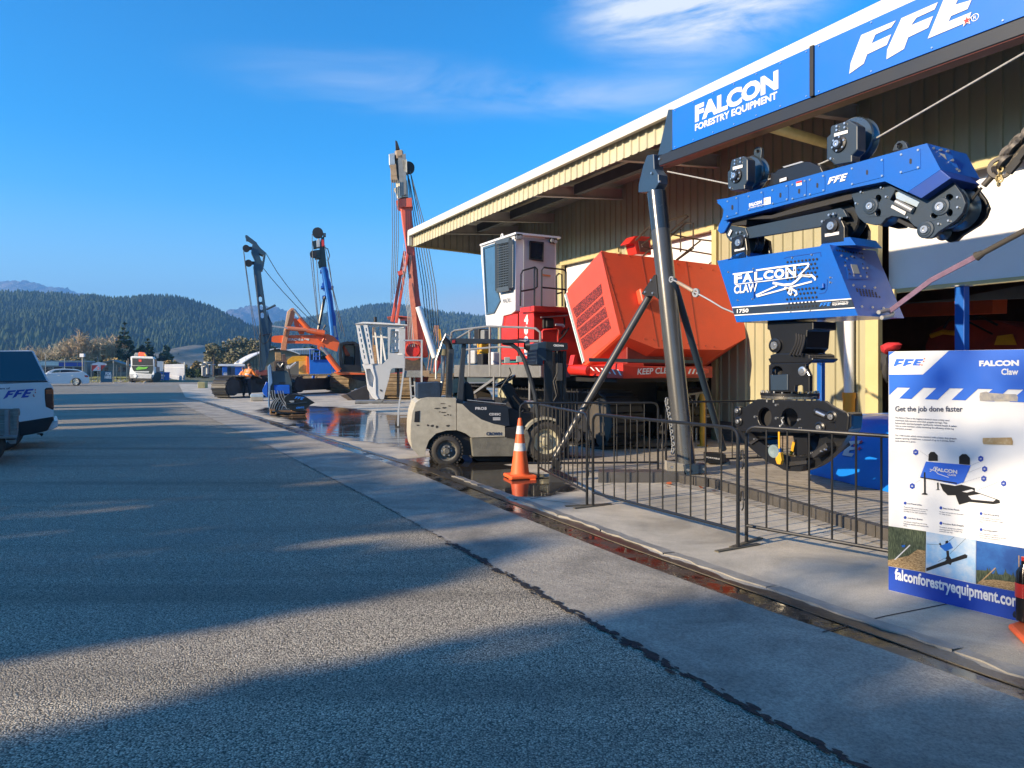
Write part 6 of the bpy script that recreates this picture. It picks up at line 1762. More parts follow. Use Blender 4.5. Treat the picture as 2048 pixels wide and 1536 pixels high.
for q in ([(515,672),(720,490),(730,560),(545,735)],[(545,745),(732,578),(745,640),(548,812)],[(552,822),(750,655),(768,725),(570,880)],[(574,890),(772,735),(792,810),(600,965)]):
    mb.slab(mn(N0 - .012, zz(ZM, q)), BN * .006)
decal(lou, mb, mesh_m)
mb = MB(); mb.slab(mn(N0 - .03, zz(ZM, [(458,572),(470,560),(600,1045),(588,1062)])), BN * .03); decal(lou, mb, white)
mb = MB(); mb.slab(mn(N0 - .033, zz(ZM, [(465,568),(469,565),(596,1050),(592,1056)])), BN * .03); decal(lou, mb, mat('stripe_green', (.02,.28,.26),.5))
mb = MB()
for pts in ([(728,262),(900,850)],[(1010,285),(1130,940)],[(1330,330),(1420,955)]): mb.ribbon(onh(zz(ZM, pts),.002),.012, hn, .004)
decal(hood_, mb, mat('seam_red', (.30,.035,.015),.6))
mb = MB()
for k in range(9):
    for a_, b_ in (((740,280),(890,840)),((1000,880),(1560,945)),((800,275),(1560,400))):
        f_ = (k + .5) / 9; c = onh(zz(ZM, [(a_[0] + (b_[0] - a_[0]) * f_, a_[1] + (b_[1] - a_[1]) * f_)]))[0]; mb.cyl(c, c + hn * .012,.014, n=7)
decal(hood_, mb, mat('bolt_red', (.42,.06,.03),.4))
sc_ = onh(zz(ZM, [(965,545),(1010,565),(1075,625),(1020,660),(985,640)]),.01)
MB().slab(sc_, hn * .16).build('exhaust_scoop', orange, hood_, bev=.03)
railb = mat('rail_brown', (.10,.07,.05),.5, metal=.2)
pr_ = lambda pts, d=11.6: md(d, zz(ZM, pts))
for pts in ([(1000,145),(1060,90),(1330,0),(1345,10),(1210,125)],[(1010,215),(1075,165)],[(1210,135),(1380,170),(1640,200)],[(1015,225),(1080,240),(1230,235),(1560,290)],[(1210,160),(1330,55),(1380,58),(1380,240),(1265,322)],[(1290,100),(1290,265)],[(1260,320),(1430,185)],[(1495,350),(1650,230)],[(1020,295),(1080,240)],[(970,180),(1060,95)]):
    mb = MB(); mb.tube(pr_(pts),.018,7); mb.build('guard_rail', railb, mc)
MB().slab(md(11.9, zz(ZM, [(915,205),(965,148),(1075,155),(1085,285),(975,280),(960,210)])), BD * .3).build('hood_intake', red, mc, bev=.02)
MB().slab(md(11.88, zz(ZM, [(985,185),(1060,190),(1072,270),(1000,262)])), BD * -.01).build('intake_grille', mat('grille_dark', (.12,.06,.05),.6), mc)
CR = mn(N0,[(1245,757)])[0]; DF = CR.dot(BD)
zb0, zb1 = 1.385,1.66
dsd = MB().slab([B(N0, DF, zb0 + .02), B(N0, DF, zb1), B(N0, DF + 1.6, zb1 - .06), B(N0, DF + 1.6, zb0 + .04)], BN * .5).build('deck_side', red, mc, bev=.02)
fr_ = md(DF - .02,[(1246,728),(1262,731),(1405,736),(1418,738),(1418,746),(1405,750),(1246,757)])
dk = MB().slab(fr_, BD * .5).build('warning_bar', red, mc, bev=.015)
mb = MB(); q = md(DF - .026,[(1274.5,749.5),(1352,746),(1276,737)]); add_text(mb, 'KEEP CLEAR', q[0], q[1] , q[2],.02)
for x in (1376,1384,1392,1400): mb.slab(md(DF - .025,[(x, 748),(x + 3,748),(x + 7,738),(x + 4,738)]), BD * .002)
decal(dk, mb, white)
mb = MB()
for x in range(6):
    xx = 1181 + x * 10.8
    mb.slab(mn(N0 - .004,[(xx + 5,741 + x * 1.9),(xx + 8.5,742 + x * 1.9),(xx + 2,734.5 + x * 1.0),(xx - 1.5,734 + x * 1.0)]), BN * .002)
decal(dsd, mb, white)
mb = MB(); mb.cyl(mn(N0,[(1100,737)])[0], mn(N0,[(1180,741)])[0],.11, n=18); mb.build('deck_tube', red, mc)
MB().slab(mn(N0,[(1105,728),(1190,731),(1246,733),(1246,757),(1190,748),(1105,745)]), BN * 2.2).build('deck_plate', mat('deck_red', (.40,.025,.016),.45, dirt=.3), mc)
MB().box(B(N0 + 1.25, DF + 1.0,1.95),1.5,1.9,.65, BD, BN).build('engine_block', mat('engine_red', (.22,.018,.014),.5, dirt=.4), mc, bev=.02)
mb = MB()
for px in (1255,1268,1290,1310,1340):
    p = md(DF + .3,[(px, 730)])[0]; mb.box(V((p.x, p.y, 2.0)),.05,.05,.75, BN, BD)
mb.build('bay_post', red, mc)
MB().slab(md(DF + .15,[(1180,716),(1405,721),(1405,727),(1180,723)]), BD * .04).build('striped_trim', mat('trim_teal', (.05,.12,.13),.5), mc)
MB().slab(md(DF + 1.3,[(1180,650),(1440,690),(1420,735),(1180,735)]), BD * .05).build('firewall', mat('engine_red', (.22,.018,.014)), mc)
TW = mn(N0,[(1067.8,680)])[0]; DT = TW.dot(BD)
face = mn(N0 - .003, zz(ZQ, [(500,412),(692,400),(690,1085),(498,1080)]))
rb = MB().slab(face, BN * 1.9).build('riser_housing', red, mc, bev=.015)
mb = MB()
for s, x0, x1, y1, y0 in (('4', 566,618,568,446),('0', 566,616,700,588),('0', 566,618,830,715),('0', 566,618,972,848)):
    q = mn(N0 - .008, zz(ZQ, [(x0, y1),(x1, y1 - 2),(x0, y0)])); add_text(mb, s, *q, .07)
decal(rb, mb, white)
MB().slab(mn(N0 + .05, zz(ZQ, [(290,475),(310,455),(440,432),(480,430),(480,1085),(262,1080),(262,740),(275,600)])), BN * 1.6).build('side_cover', red, mc, bev=.03)
mb = MB()
for y0 in (1008,1036): mb.slab(mn(N0 - .008, zz(ZQ, [(262, y0 + 12),(685, y0 - 2),(685, y0 + 10),(262, y0 + 22)])), BN * .02)
mb.build('green_stripe', mat('stripe_green', (.02,.28,.26)), mc)
MB().slab(mn(N0 - .09, zz(ZQ, [(510,358),(692,328),(692,400),(510,418)])), BN * 2.0).build('cab_ledge', red, mc, bev=.01)
MB().slab(md(DT - .35, zz(ZQ, [(690,330),(1088,350),(1088,395),(900,412),(690,402)])), BD * .35).build('cab_ledge', red, mc, bev=.01)
MB().slab(md(DT + .3, zz(ZQ, [(760,400),(1125,400),(1140,1050),(760,1050)])), BD * .1).build('pump_bay', mat('bay_red', (.30,.022,.016),.45, dirt=.3), mc)
MB().tube(md(DT - .4, zz(ZQ, [(800,790),(800,660),(815,642),(980,632),(995,645),(995,790)])),.03,8).build('step_hoop', red, mc)
mb = MB(); mb.box(md(DT + .1, zz(ZQ, [(835,560)]))[0],.28,.3,.26, BN, BD); mb.box(md(DT, zz(ZQ, [(875,560)]))[0],.2,.2,.2, BN, BD); mb.build('pump', blackmat, mc, bev=.03)
for o_, pts, r_ in ((-.1,[(1000,790),(1080,700),(1140,610)],.02),(0,[(1040,700),(1060,650),(1090,630)],.03),(0,[(1075,480),(1080,560),(1060,600)],.03),(.05,[(870,600),(860,680),(850,780)],.03)): MB().tube(md(DT + o_, zz(ZQ, pts)), r_, 6).build('hydraulic_hose', blackmat, mc)
mb = MB(); mb.tube(md(DT - .2, zz(ZQ, [(780,478),(900,470),(1000,462),(1120,452)])),.018,6); mb.build('safety_chain', zinc, mc)
mb = MB(); mb.tube(md(DT - .1, zz(ZQ, [(965,570),(1060,578),(1075,600)])),.03,6); mb.build('grab_bar', offwhite, mc)
MB().slab(md(DF + 1.55, zz(ZQ, [(1180,1095),(1210,960),(1240,955),(1260,1095)])), BD * .15).build('hood_hinge', red, mc, bev=.01)
cabw = mat('cab_white', (.66,.67,.69),.35, dirt=.06, coat=.3)
ct = [(1030.6,465.8),(960.8,490.4),(962,520),(972,652),(1003,652),(1006,632),(1022,628),(1030,622)]
cpts = mn(N0, ct)
CD = cpts[0].dot(BD)
cabwid = (hit(1113,478, BD * CD, BD) - cpts[0]).dot(BN)
cab = MB().slab(cpts, BN * cabwid).build('cab', cabw, mc, bev=.02)
MB().slab([p + V((0,0,.0)) for p in mn(N0 - .05,[(1031.5,464),(959.5,488.5),(959.5,492),(1031.5,468)])], BN * (cabwid + .1)).build('cab_roof', cabw, cab)
g1 = MB().slab(mn(N0 - .012, zz(ZF2,[(538,165),(610,140),(612,402),(624,460),(592,518),(556,530)])), BN * .02).build('cab_window', glassblue, cab)
mb = MB(); mb.ribbon(mn(N0 - .014, zz(ZF2,[(533,160),(610,135),(612,402),(626,460),(594,524),(552,534),(533,160)])),.05,-BN, .02); decal(g1, mb, mat('seal_blue', (.05,.11,.19),.4))
grd = MB(); q = zz(ZF2,[(608,130),(686,112),(684,388),(610,402)])
g2 = mn(N0 - .10, q)
for a, b2 in zip(g2, g2[1:] + g2[:1]): grd.bar(a, b2,.07,.10)
for k in range(1,8): grd.bar(g2[0] + (g2[1] - g2[0]) * k / 8, g2[3] + (g2[2] - g2[3]) * k / 8,.018,.018)
for k in range(1,20): grd.bar(g2[0] + (g2[3] - g2[0]) * k / 20, g2[1] + (g2[2] - g2[1]) * k / 20,.018,.018)
grd.build('window_guard', mat('guard_steel', (.06,.075,.09),.4), cab)
MB().slab(mn(N0 - .02, zz(ZF2,[(612,135),(680,118),(680,385),(614,398)])), BN * .01).build('guarded_window', glassdark, cab)
mb = MB(); q = mn(N0 - .006, zz(ZF2,[(643,474),(692,466),(643,450)])); add_text(mb, 'MADILL', *q, .0); decal(cab, mb, mat('logo_grey', (.12,.12,.13),.5))
dpl = MB().slab(md(CD - .012, zz(ZF2,[(762,100),(938,112),(936,495),(760,492)])), BD * .01).build('cab_door', mat('door_shade_grey', (.40,.40,.41),.42, dirt=.08), cab)  # white cab's door painted grey for the duller light on this side
MB().slab(md(CD - .03, zz(ZF2,[(795,122),(870,130),(868,234),(794,222)])), BD * .015).build('door_window', glassdark, dpl)
mb = MB(); mb.ribbon(md(CD - .032, zz(ZF2,[(795,122),(870,130),(868,234),(794,222),(795,122)])),.03,-BD, .02); mb.build('window_frame', blackmat, dpl)
MB().bar(md(CD - .05, zz(ZF2,[(868,312)]))[0], md(CD - .05, zz(ZF2,[(912,318)]))[0],.035,.03).build('door_handle', mat('copper', (.45,.16,.06),.4, metal=.5), dpl)
mb = MB()
for q in ((732,95),(930,118)):
    c = md(CD - .08, zz(ZF2,[q]))[0]; mb.box(c, .16,.12,.12, BN, BD);
decal(cab, mb, blackmat)
mb = MB()
for q in ((724,100),(742,98),(922,118),(940,124)):
    c = md(CD - .14, zz(ZF2,[q]))[0]; mb.cyl(c, c - BD * .03,.045, n=12)
decal(cab, mb, mat('lamp_lens', (.35,.36,.35)))
c = mn(N0 + .3, zz(ZF2,[(638,92)]))[0]; mb = MB(); mb.ring(c, BN, .07,.035,.04, n=14); decal(cab, mb, cabw)
for pts, d in (([(742,490),(745,310),(755,288),(826,268),(838,280),(838,380),(822,392),(748,405)], DT - .2),([(822,500),(822,290),(826,270)], DT - .2),([(862,490),(864,285),(875,270),(985,282),(1002,295),(1002,405)], DT - .35),([(862,383),(1000,396)], DT - .35),([(948,490),(946,320),(960,305),(978,310),(980,490)], DT + .2),([(948,420),(980,412)], DT + .2)):
    mb = MB(); mb.tube(md(d, zz(ZF2, pts)),.02,7); mb.build('hand_rail', mat('rail_black', (.02,.02,.02),.4), mc)
NWK = 7.25
wk = MB().slab(mn(NWK, zz(ZF, [(245,358),(1125,352),(1128,488),(245,480)])), BN * .72).build('walkway', mat('walkway_grey', (.16,.16,.155),.55, dirt=.3), mc, bev=.01)
grm = mat('rail_grey', (.22,.225,.23),.45, metal=.2, dirt=.2)
for pts in ([(348,690),(350,640),(370,628),(560,605),(760,612),(830,618),(855,640),(858,890)],[(430,738),(560,727),(640,722),(850,735)],[(452,890),(452,625)],[(568,890),(568,606)],[(628,890),(628,608)],[(600,690),(850,690)],[(795,890),(795,1040)],[(592,890),(590,1030)],[(355,690),(480,615)]):
    mb = MB(); mb.tube(mn(NWK, zz(ZF2, pts)),.025,8); mb.build('walkway_rail', grm, mc)
MB().bar(mn(NWK + .1, zz(ZF2,[(480,985)]))[0], mn(NWK + .1, zz(ZF2,[(600,900)]))[0],.06).build('walkway_brace', grm, mc)
rs = random.Random(6)
for (x, y, s, m) in ((520,660,.3, blackmat),(545,655,.22, grey),(500,690,.2, zinc),(530,735,.25, yellow),(495,780,.3, palegrey),(600,790,.28, offwhite),(470,790,.22, palegrey),(540,800,.3, blackmat)):
    MB().box(mn(NWK + .9, zz(ZF2,[(x, y)]))[0], s, s, s * 1.2, BD, BN).build('valve_box', m, mc, bev=.03)
def crawler(n0, d0, d1, w, h, parent, m, nm='track'):
    mb = MB(); r = h / 2; L = d1 - d0 - h; per = 2 * L + math.pi * h; k = .0
    while k < per:
        if k < L: c, an = (d0 + r + k, h),0
        elif k < L + math.pi * r: a = (k - L) / r; c, an = (d1 - r + r * math.sin(a), r + r * math.cos(a)),-a
        elif k < 2 * L + math.pi * r: c, an = (d1 - r - (k - L - math.pi * r),0), math.pi
        else: a = (k - 2 * L - math.pi * r) / r; c, an = (d0 + r - r * math.sin(a), r - r * math.cos(a)), math.pi - a
        u = BD * math.cos(an) + V((0,0, math.sin(an))); v = BN; ww = BD * -math.sin(an) + V((0,0, math.cos(an)))
        p = B(n0 + w / 2, c[0], c[1] + .04)
        mb.box(p, .17, w, .035, u, v, ww); mb.box(p + ww * .035 + u * .06,.03, w, .05, u, v, ww)
        k += .19
    o = mb.build(nm, m, parent)
    MB().box(B(n0 + w / 2,(d0 + d1) / 2, h / 2 + .02), d1 - d0 - h * .9, w * .45, h * .5, BD, BN).build('track_frame', blackmat, o)
    q = int((d1 - d0) / .42)
    mb = MB()
    for i in range(q):
        c = B(n0 - .0 + w * .15, d0 + h * .5 + (d1 - d0 - h) * i / (q - 1),.2); mb.cyl(c, c + BN * w * .7,.13, n=14)
    mb.build('roller_row', blackmat, o)
    for d in (d0 + r, d1 - r):
        c = B(n0 + w * .2, d, r + .04); MB().cyl(c, c + BN * w * .6, r * .82, n=20).build('idler_wheel', track, o)
crawler(7.9, DF + .2, DF + 7.2,.75,1.05, mc, mat('track_dark', (.018,.017,.016),.6, dirt=.5))
crawler(10.2, DF + .7, DF + 7.2,.75,1.05, mc, mat('track_dark', (.018,.017,.016)))
MB().box(B(9.4, DF + 3.5,.95),3.6,1.7,.7, BD, BN).build('car_body', blackmat, mc, bev=.03)
MB().cyl(B(9.4, DF + 3.2,1.2), B(9.4, DF + 3.2,1.42),.8, n=32).build('slew_ring', blackmat, mc)
MB().slab([B(N0 + .1, DF + .3,1.30), B(N0 + .1, DF + 7,1.30), B(10.4, DF + 7,1.30), B(10.4, DF + .3,1.30)], V((0,0,.1))).build('belly_plate', blackmat, mc)
p = G(1405,893)
bo = thing('bollard', 'yellow steel bollard standing before the ribbed wall', 'bollard', (p.x, p.y, 0))
MB().lathe(V((p.x, p.y, 0)),(0,0,1),[(0,.055),(1.02,.055),(1.05,.045),(1.06,0)], n=18).build('tube', yellow, bo)
MB().cyl(V((p.x, p.y, .01)), V((p.x, p.y, .03)),.11, n=18).build('base_plate', yellow, bo)
fr0 = facing(14.9)
fm = thing('trestle', 'off white welded steel trestle leaning by the yellow bollard', 'frame', tuple(fr0.p(1390,885)))
for i, pts in enumerate(([(1350,125),(1480,105)],[(1350,125),(1400,200),(1440,120)],[(1415,310),(1530,312)],[(1475,240),(1530,240)],[(1418,120),(1418,600)])):
    mb = MB(); mb.tube(fr0.pix(zz(ZP, pts)),.022,6); mb.build('frame_bar', mat('frame_cream', (.5,.46,.38),.6), fm)
fb_ = facing(16.2)
bk = thing('block_stack', 'grey concrete blocks stacked under the tracked machine', 'block', tuple(fb_.p(1222,800)))
for y0, x0, x1 in ((755,1210,1228),(763,1204,1228),(772,1200,1229)):
    MB().slab(fb_.pix([(x0, y0),(x1, y0),(x1, y0 + 8),(x0, y0 + 8)]), V((0,.25,0))).build('block', palegrey, bk, bev=.01)
sgn = thing('machine_tag', 'white and yellow card tag set under the red machine', 'tag', tuple(fb_.p(1240,778)))
MB().slab(fb_.pix([(1229,757),(1248,757),(1250,778),(1224,778),(1228,768)],.1), V((0,.02,0))).build('card', white, sgn)
MB().slab(fb_.pix([(1232,763),(1248,763),(1249,769),(1232,769)],.103), V((0,.002,0))).build('yellow_strip', yellow, sgn)
# MACHINES ACROSS THE YARD
def poly(pl, z, pts, th, name, m, par, off=0.0, bev=0.02, holes=(), dirv=None):
    return MB().slab(pl.pix(zz(z, pts), off),(dirv or pl.n * -1) * th, [pl.pix(zz(z, h), off) for h in holes]).build(name, m, par, bev=bev)
def ellz(x, y, rx, ry=None, n=16):
    ry = ry or rx
    return [(x + rx * math.cos(2 * math.pi * k / n), y + ry * math.sin(2 * math.pi * k / n)) for k in range(n)]
def line(pl, z, pts, r, name, m, par, off=0.0, n=6):
    return MB().tube(pl.pix(zz(z, pts), off), r, n).build(name, m, par)
def roundpoly(pl, z, cx, cy, r, th, name, m, par, off=0.0):
    c = pl.p(*zz(z, [(cx, cy)])[0], off); rr = r / z[2] / F * c.y
    return MB().lathe(c, pl.n * -1,[(0,0),(0, rr),(th * .3, rr * .9),(th * .7, rr * .9),(th, rr),(th, 0)], n=24).build(name, m, par)
def end_track(p, w, h, L, ax, m, parent, name='track'):
    """crawler whose end faces the viewer; ax runs along it, away"""
    ax = V(ax).normalized(); sd = V((ax.y, -ax.x, 0)); p = V(p); r = h / 2
    mb = MB(); per = 2 * (L - h) + math.pi * h; k = .0
    while k < per:
        s = L - h
        if k < s: a, z, an = r + k, h, 0
        elif k < s + math.pi * r: q = (k - s) / r; a, z, an = L - r + r * math.sin(q), r + r * math.cos(q),-q
        elif k < 2 * s + math.pi * r: a, z, an = L - r - (k - s - math.pi * r),0, math.pi
        else: q = (k - 2 * s - math.pi * r) / r; a, z, an = r - r * math.sin(q), r - r * math.cos(q), math.pi - q
        u = ax * math.cos(an) + V((0,0, math.sin(an))); ww = ax * -math.sin(an) + V((0,0, math.cos(an)))
        c = p + ax * a + V((0,0, z * .96 + .03))
        mb.box(c, .19, w, .03, u, sd, ww); mb.box(c + ww * .04 + u * .06,.035, w, .06, u, sd, ww)
        k += .215
    o = mb.build(name, m, parent)
    MB().box(p + ax * (L / 2) + V((0,0, h / 2 + .02)), L - h * .5, w * .6, h * .62, ax, sd).build('track_frame', m, o, bev=.03)
    for a in (r, L - r): MB().cyl(p + ax * a - sd * w * .42 + V((0,0, r + .02)), p + ax * a + sd * w * .42 + V((0,0, r + .02)), r * .8, n=18).build('idler_wheel', m, o)
    return o
# dark tower yarder on black tracks
dk_m = mat('yarder_slate', (.028,.065,.105),.45, dirt=.15)
Y1 = facing(37.2,520)
yd = thing('tower_yarder', 'slate blue yarder boom with slotted web standing on black crawler tracks', 'yarder', tuple(G(500,797)))
ax1 = V((.42,.9,0)).normalized()
g0 = G(437,797.5)
end_track(g0 + V((0,0,0)),.95,1.1,4.6, ax1, mat('track_black', (.035,.036,.038),.5, metal=.3, dirt=.4), yd)
end_track(G(566,790) + V((.3,0,0)),.85,1.1,4.4, ax1, mat('track_black', (.035,.036,.038)), yd)
poly(Y1, ZE, [(600,790),(640,765),(1060,765),(1060,860),(800,860),(640,880),(600,900)],2.2, 'car_body', blackmat, yd)
poly(Y1, ZE, [(890,690),(1060,680),(1060,755),(900,765)],2.0, 'deck', mat('deck_oxide', (.22,.06,.05),.6, dirt=.3), yd)
boom = [(504.7,488.7),(513.1,486),(521,496),(531.8,505.2),(527.5,531),(525,540),(521.6,541.5),(525,568.6),(528.4,592.3),(531.8,616),(535,634.6),(543.6,648),(544.5,657),(542.8,687),(532,728),(528,745),(517,745),(519,698),(518,640),(515.7,617),(511.5,579),(507.6,548),(506.4,534.8),(509.8,521.2),(502.2,504.3)]
MB().slab(Y1.pix(boom), Y1.n * -.7,[Y1.pix(zz(ZL, h)) for h in ([(282,395),(335,418),(322,488),(308,470)],) + tuple([(x - 20, y - 26),(x - 8, y - 38),(x + 8, y - 38),(x + 18, y - 26),(x + 20, y + 26),(x + 10, y + 38),(x - 6, y + 38),(x - 17, y + 26)] for x, y in ((300,930),(311,1025),(322,1122)))]).build('boom', dk_m, yd, bev=.015)
poly(Y1, ZL, [(385,1070),(400,1130),(440,1230),(440,1290),(415,1320),(385,1290)],.9, 'boom_knee', mat('yarder_dark', (.012,.03,.05),.5), yd, -.1)
poly(Y1, ZL, [(118,182),(140,176),(262,270),(225,292),(150,240),(133,246)],.35, 'jib', dk_m, yd)
for (x, y) in ((132,333),(160,507)):
    roundpoly(Y1, ZL, x, y, 40,.25, 'sheave', blackmat, yd, .1)
    MB().bar(Y1.p(*zz(ZL, [(x + 25, y)])[0],-.1), Y1.p(*zz(ZL, [(x + 90, y + 5)])[0],-.1),.16).build('sheave_arm', blackmat, yd)
for pts in ([(100,370),(125,580),(155,800),(200,1130),(240,1400),(270,1620)],[(104,370),(165,800),(215,1130),(275,1360)],[(122,520),(150,760),(185,1000)],[(245,650),(290,1200),(300,1500),(320,1760)]):
    line(Y1, ZL, pts, .014, 'rope', cable, yd, .1)
for pts in ([(362,388),(500,620),(610,770),(760,960),(905,1140),(990,1240)],[(335,570),(430,690),(560,840),(720,1010),(860,1150),(985,1240),(1110,1340)]):
    line(Y1, ZL, pts, .022, 'guy_rope', mat('guy_blue', (.04,.09,.15),.5), yd, .0)
line(Y1, ZL, [(370,1058),(480,1005)],.06, 'antenna', dk_m, yd)
line(Y1, ZE, [(1120,85),(1300,105),(1330,118)],.04, 'stay_rod', palegrey, yd)
for pts in ([(960,190),(935,250),(1000,330),(1060,300),(1110,180)],[(985,220),(1010,200),(1090,190)],[(965,170),(955,420),(945,640)]): line(Y1, ZE, pts, .02, 'hose', blackmat, yd, .12)
ex = facing(39,410)
exh = thing('exhaust_rack', 'rack of grey mushroom topped vent pipes behind the crawler track', 'rack', tuple(G(415,792)))
for x0, y0, y1, r in ((175,615,760,.07),(242,585,740,.10),(292,615,750,.08),(210,640,760,.06)):
    c0_, c1_ = ex.p(*zz(ZE, [(x0, y1)])[0]), ex.p(*zz(ZE, [(x0, y0)])[0]); MB().cyl(c0_, c1_, r, n=12).cyl(c1_, c1_ + V((0,0,.06)), r * 2.4, n=16).build('vent_pipe', zinc, exh)
poly(ex, ZE, [(185,740),(310,740),(310,780),(185,780)],.6, 'rack_base', grey, exh)
for i, (x0, x1, y0, y1, lab) in enumerate(((330,380,660,760, 'black engine case standing behind the crawler track'),(455,515,710,760, 'white plastic tank on the crawler deck by the worker'),(505,560,630,770, 'dark curved hose guard on the crawler deck'))):
    tag(MB().slab(ex.pix(zz(ZE, [(x0, y0 + 12),(x0 + 12, y0),(x1 - 12, y0),(x1, y0 + 12),(x1, y1),(x0, y1)])), V((0,.6,0))).build('deck_case', (blackmat, offwhite, slate)[i], None, bev=.03, org=ex.p(*zz(ZE, [(x0, y1)])[0])), lab, 'case')
# blue covered trailer behind
bt = facing(55,460)
tr = thing('canopy_trailer', 'white roofed trailer with bright blue side curtain behind the workers', 'trailer', tuple(G(470,775)))
poly(bt, ZE, [(440,636),(745,634),(735,765),(600,790),(445,765)],2.0, 'side_curtain', blue, tr)
poly(bt, ZE, [(385,602),(750,600),(750,632),(385,630)],2.4, 'roof', white, tr, .1)
poly(bt, ZE, [(440,765),(735,765),(735,800),(440,800)],2.0, 'chassis', blackmat, tr)
for x in (480,700):
    c = bt.p(*zz(ZE, [(x, 815)])[0],.1); MB().cyl(c, c + bt.n * -.25,.36, n=20).build('wheel', rubber, tr)
tag(MB().slab(bt.pix(zz(ZE, [(622,590),(655,548),(685,552),(660,592)]),-.3), bt.n * -.1).build('roof_hatch', palegrey, None, org=bt.p(*zz(ZE, [(650,590)])[0])), 'tilted grey roof hatch standing open above the trailer', 'hatch')
yb = facing(1.6 * F / (776.5 - HY),402)
tag(MB().slab(yb.pix(zz(ZE, [(103,846),(206,848),(206,932),(103,928)])), V((0,.5,0))).build('yellow_crate', mat('crate_yellow', (.55,.46,.20),.6), None, bev=.03, org=G(402,776)), 'pale yellow crate on the concrete beside the crawler track', 'crate')
# blue yarder mast and its carrier
Y2 = facing(45,650)
by = thing('mast_yarder', 'bright blue telescopic yarder mast with black sheaves on muddy tracks', 'yarder', tuple(G(650,783)))
mastb = mat('mast_blue', (.010,.10,.48),.4, dirt=.2)
poly(Y2, ZL, [(1012,560),(1075,545),(1102,600),(1110,680),(1138,760),(1135,830),(1150,900),(1172,1080),(1190,1130),(1196,1250),(1225,1420),(1150,1420),(1112,1240),(1098,1150),(1090,1000),(1062,840),(1030,810),(1028,745),(1040,740)],.6, 'mast', mastb, by)
line(Y2, ZL, [(1035,560),(1110,1000),(1150,1380)],.12, 'mast_rail', mat('mast_light', (.03,.22,.62),.4), by, .12,8)
poly(Y2, ZL, [(1118,1250),(1185,1250),(1205,1385),(1150,1385)],.1, 'mast_foot', palegrey, by, .15)
for x, y in ((1050,600),(1060,790),(1120,800),(1075,905)): poly(Y2, ZL, [(x - 45, y - 12),(x + 45, y - 22),(x + 45, y + 8),(x - 45, y + 16)],.9, 'mast_collar', mastb, by, .1)
poly(Y2, ZL, [(1020,200),(1055,200),(1060,320),(1085,560),(1015,560),(990,470),(1000,330)],.5, 'mast_head', black, by)
roundpoly(Y2, ZL, 978,148,62,.35, 'sheave', blackmat, by, .2)
roundpoly(Y2, ZL, 925,402,40,.4, 'sheave', blackmat, by, .3)
for q, m in (([(912,252),(960,238),(965,330),(925,332)], black),([(962,250),(985,215),(1010,235),(1005,318),(965,322)], palegrey),([(1012,230),(1050,232),(1058,300),(1030,318)], red),([(925,358),(1005,350),(1010,450),(945,458)], black),([(978,490),(1015,480),(1025,550),(990,560)], black),([(1040,152),(1075,152),(1075,185),(1040,185)], grey)):
    poly(Y2, ZL, q, .6, 'sheave_block', m, by, .15)
for pts in ([(912,165),(912,330),(940,700),(985,1180)],[(892,430),(925,730),(978,1200)],[(915,440),(950,800),(990,1250)],[(962,460),(985,800),(1015,1060)],[(1095,480),(1150,780),(1240,1150),(1300,1380)],[(1060,300),(1120,560),(1165,900),(1260,1320)],[(1140,780),(1230,1100),(1290,1340)]):
    line(Y2, ZL, pts, .022, 'rope', cable, by, .3)
line(Y2, ZL, [(1050,320),(1095,340),(1118,420),(1100,480),(1085,470)],.035, 'hose', blackmat, by, .1)
line(Y2, ZL, [(1060,905),(980,1320)],.09, 'brace_strut', black, by, .1,8)
line(Y2, ZL, [(1070,1240),(1030,1310)],.06, 'brace_strut', black, by, .2)
poly(Y2, ZD, [(348,830),(440,822),(608,822),(612,1078),(560,1010),(350,1004)],2.2, 'body', mat('body_blue', (.010,.13,.58),.4, dirt=.12), by)
poly(Y2, ZD, [(612,860),(690,900),(700,985),(620,985)],2.0, 'body_wing', blue, by)
for pts in ([(400,825),(400,745),(470,745),(470,825)],[(430,825),(430,745)],[(355,830),(355,705),(470,705),(470,745)],[(400,785),(470,785)]): line(Y2, ZD, pts, .05, 'guard_rail', mastb, by, .1)
poly(Y2, ZD, [(500,780),(600,770),(600,822),(500,822)],1.2, 'winch', blackmat, by)
for x0, x1, y1 in ((232,375,1165),(398,585,1178)):
    g = G(560 + (x0 + x1) / 2 / 5.907,580 + y1 / 5.907); end_track(g, (x1 - x0) / 5.907 / F * g.y * .72,1.1,3.6,(.3,1,0), mudtrack, by)
line(Y2, ZD, [(395,1005),(388,1090)],.1, 'outrigger', blue, by, .1)
# yellow digger arm behind
Y3 = facing(50,600)
ye = thing('yellow_excavator', 'yellow excavator with arched boom half hidden behind the blue body', 'excavator', tuple(G(610,778)))
poly(Y3, ZE, [(1305,590),(1345,530),(1400,498),(1480,492),(1600,490),(1600,560),(1480,560),(1420,578),(1345,605)],.8, 'boom', yellow, ye)
poly(Y3, ZE, [(1488,560),(1640,545),(1650,748),(1488,752)],1.8, 'body', mat('digger_yellow', (.70,.40,.08),.5, dirt=.2), ye)
poly(Y3, ZE, [(1590,495),(1620,500),(1645,700),(1620,745),(1590,700)],.3, 'orange_arm', digger, ye, .2)
line(Y3, ZE, [(1360,650),(1450,580)],.08, 'ram', zinc, ye, .2,8)
poly(Y3, ZE, [(1470,742),(1660,742),(1660,765),(1470,765)],2.0, 'deck', mat('deck_tan', (.42,.26,.10),.6), ye)
end_track(G(618,779),1.0,1.0,3.2,(.25,1,0), mudtrack, ye)
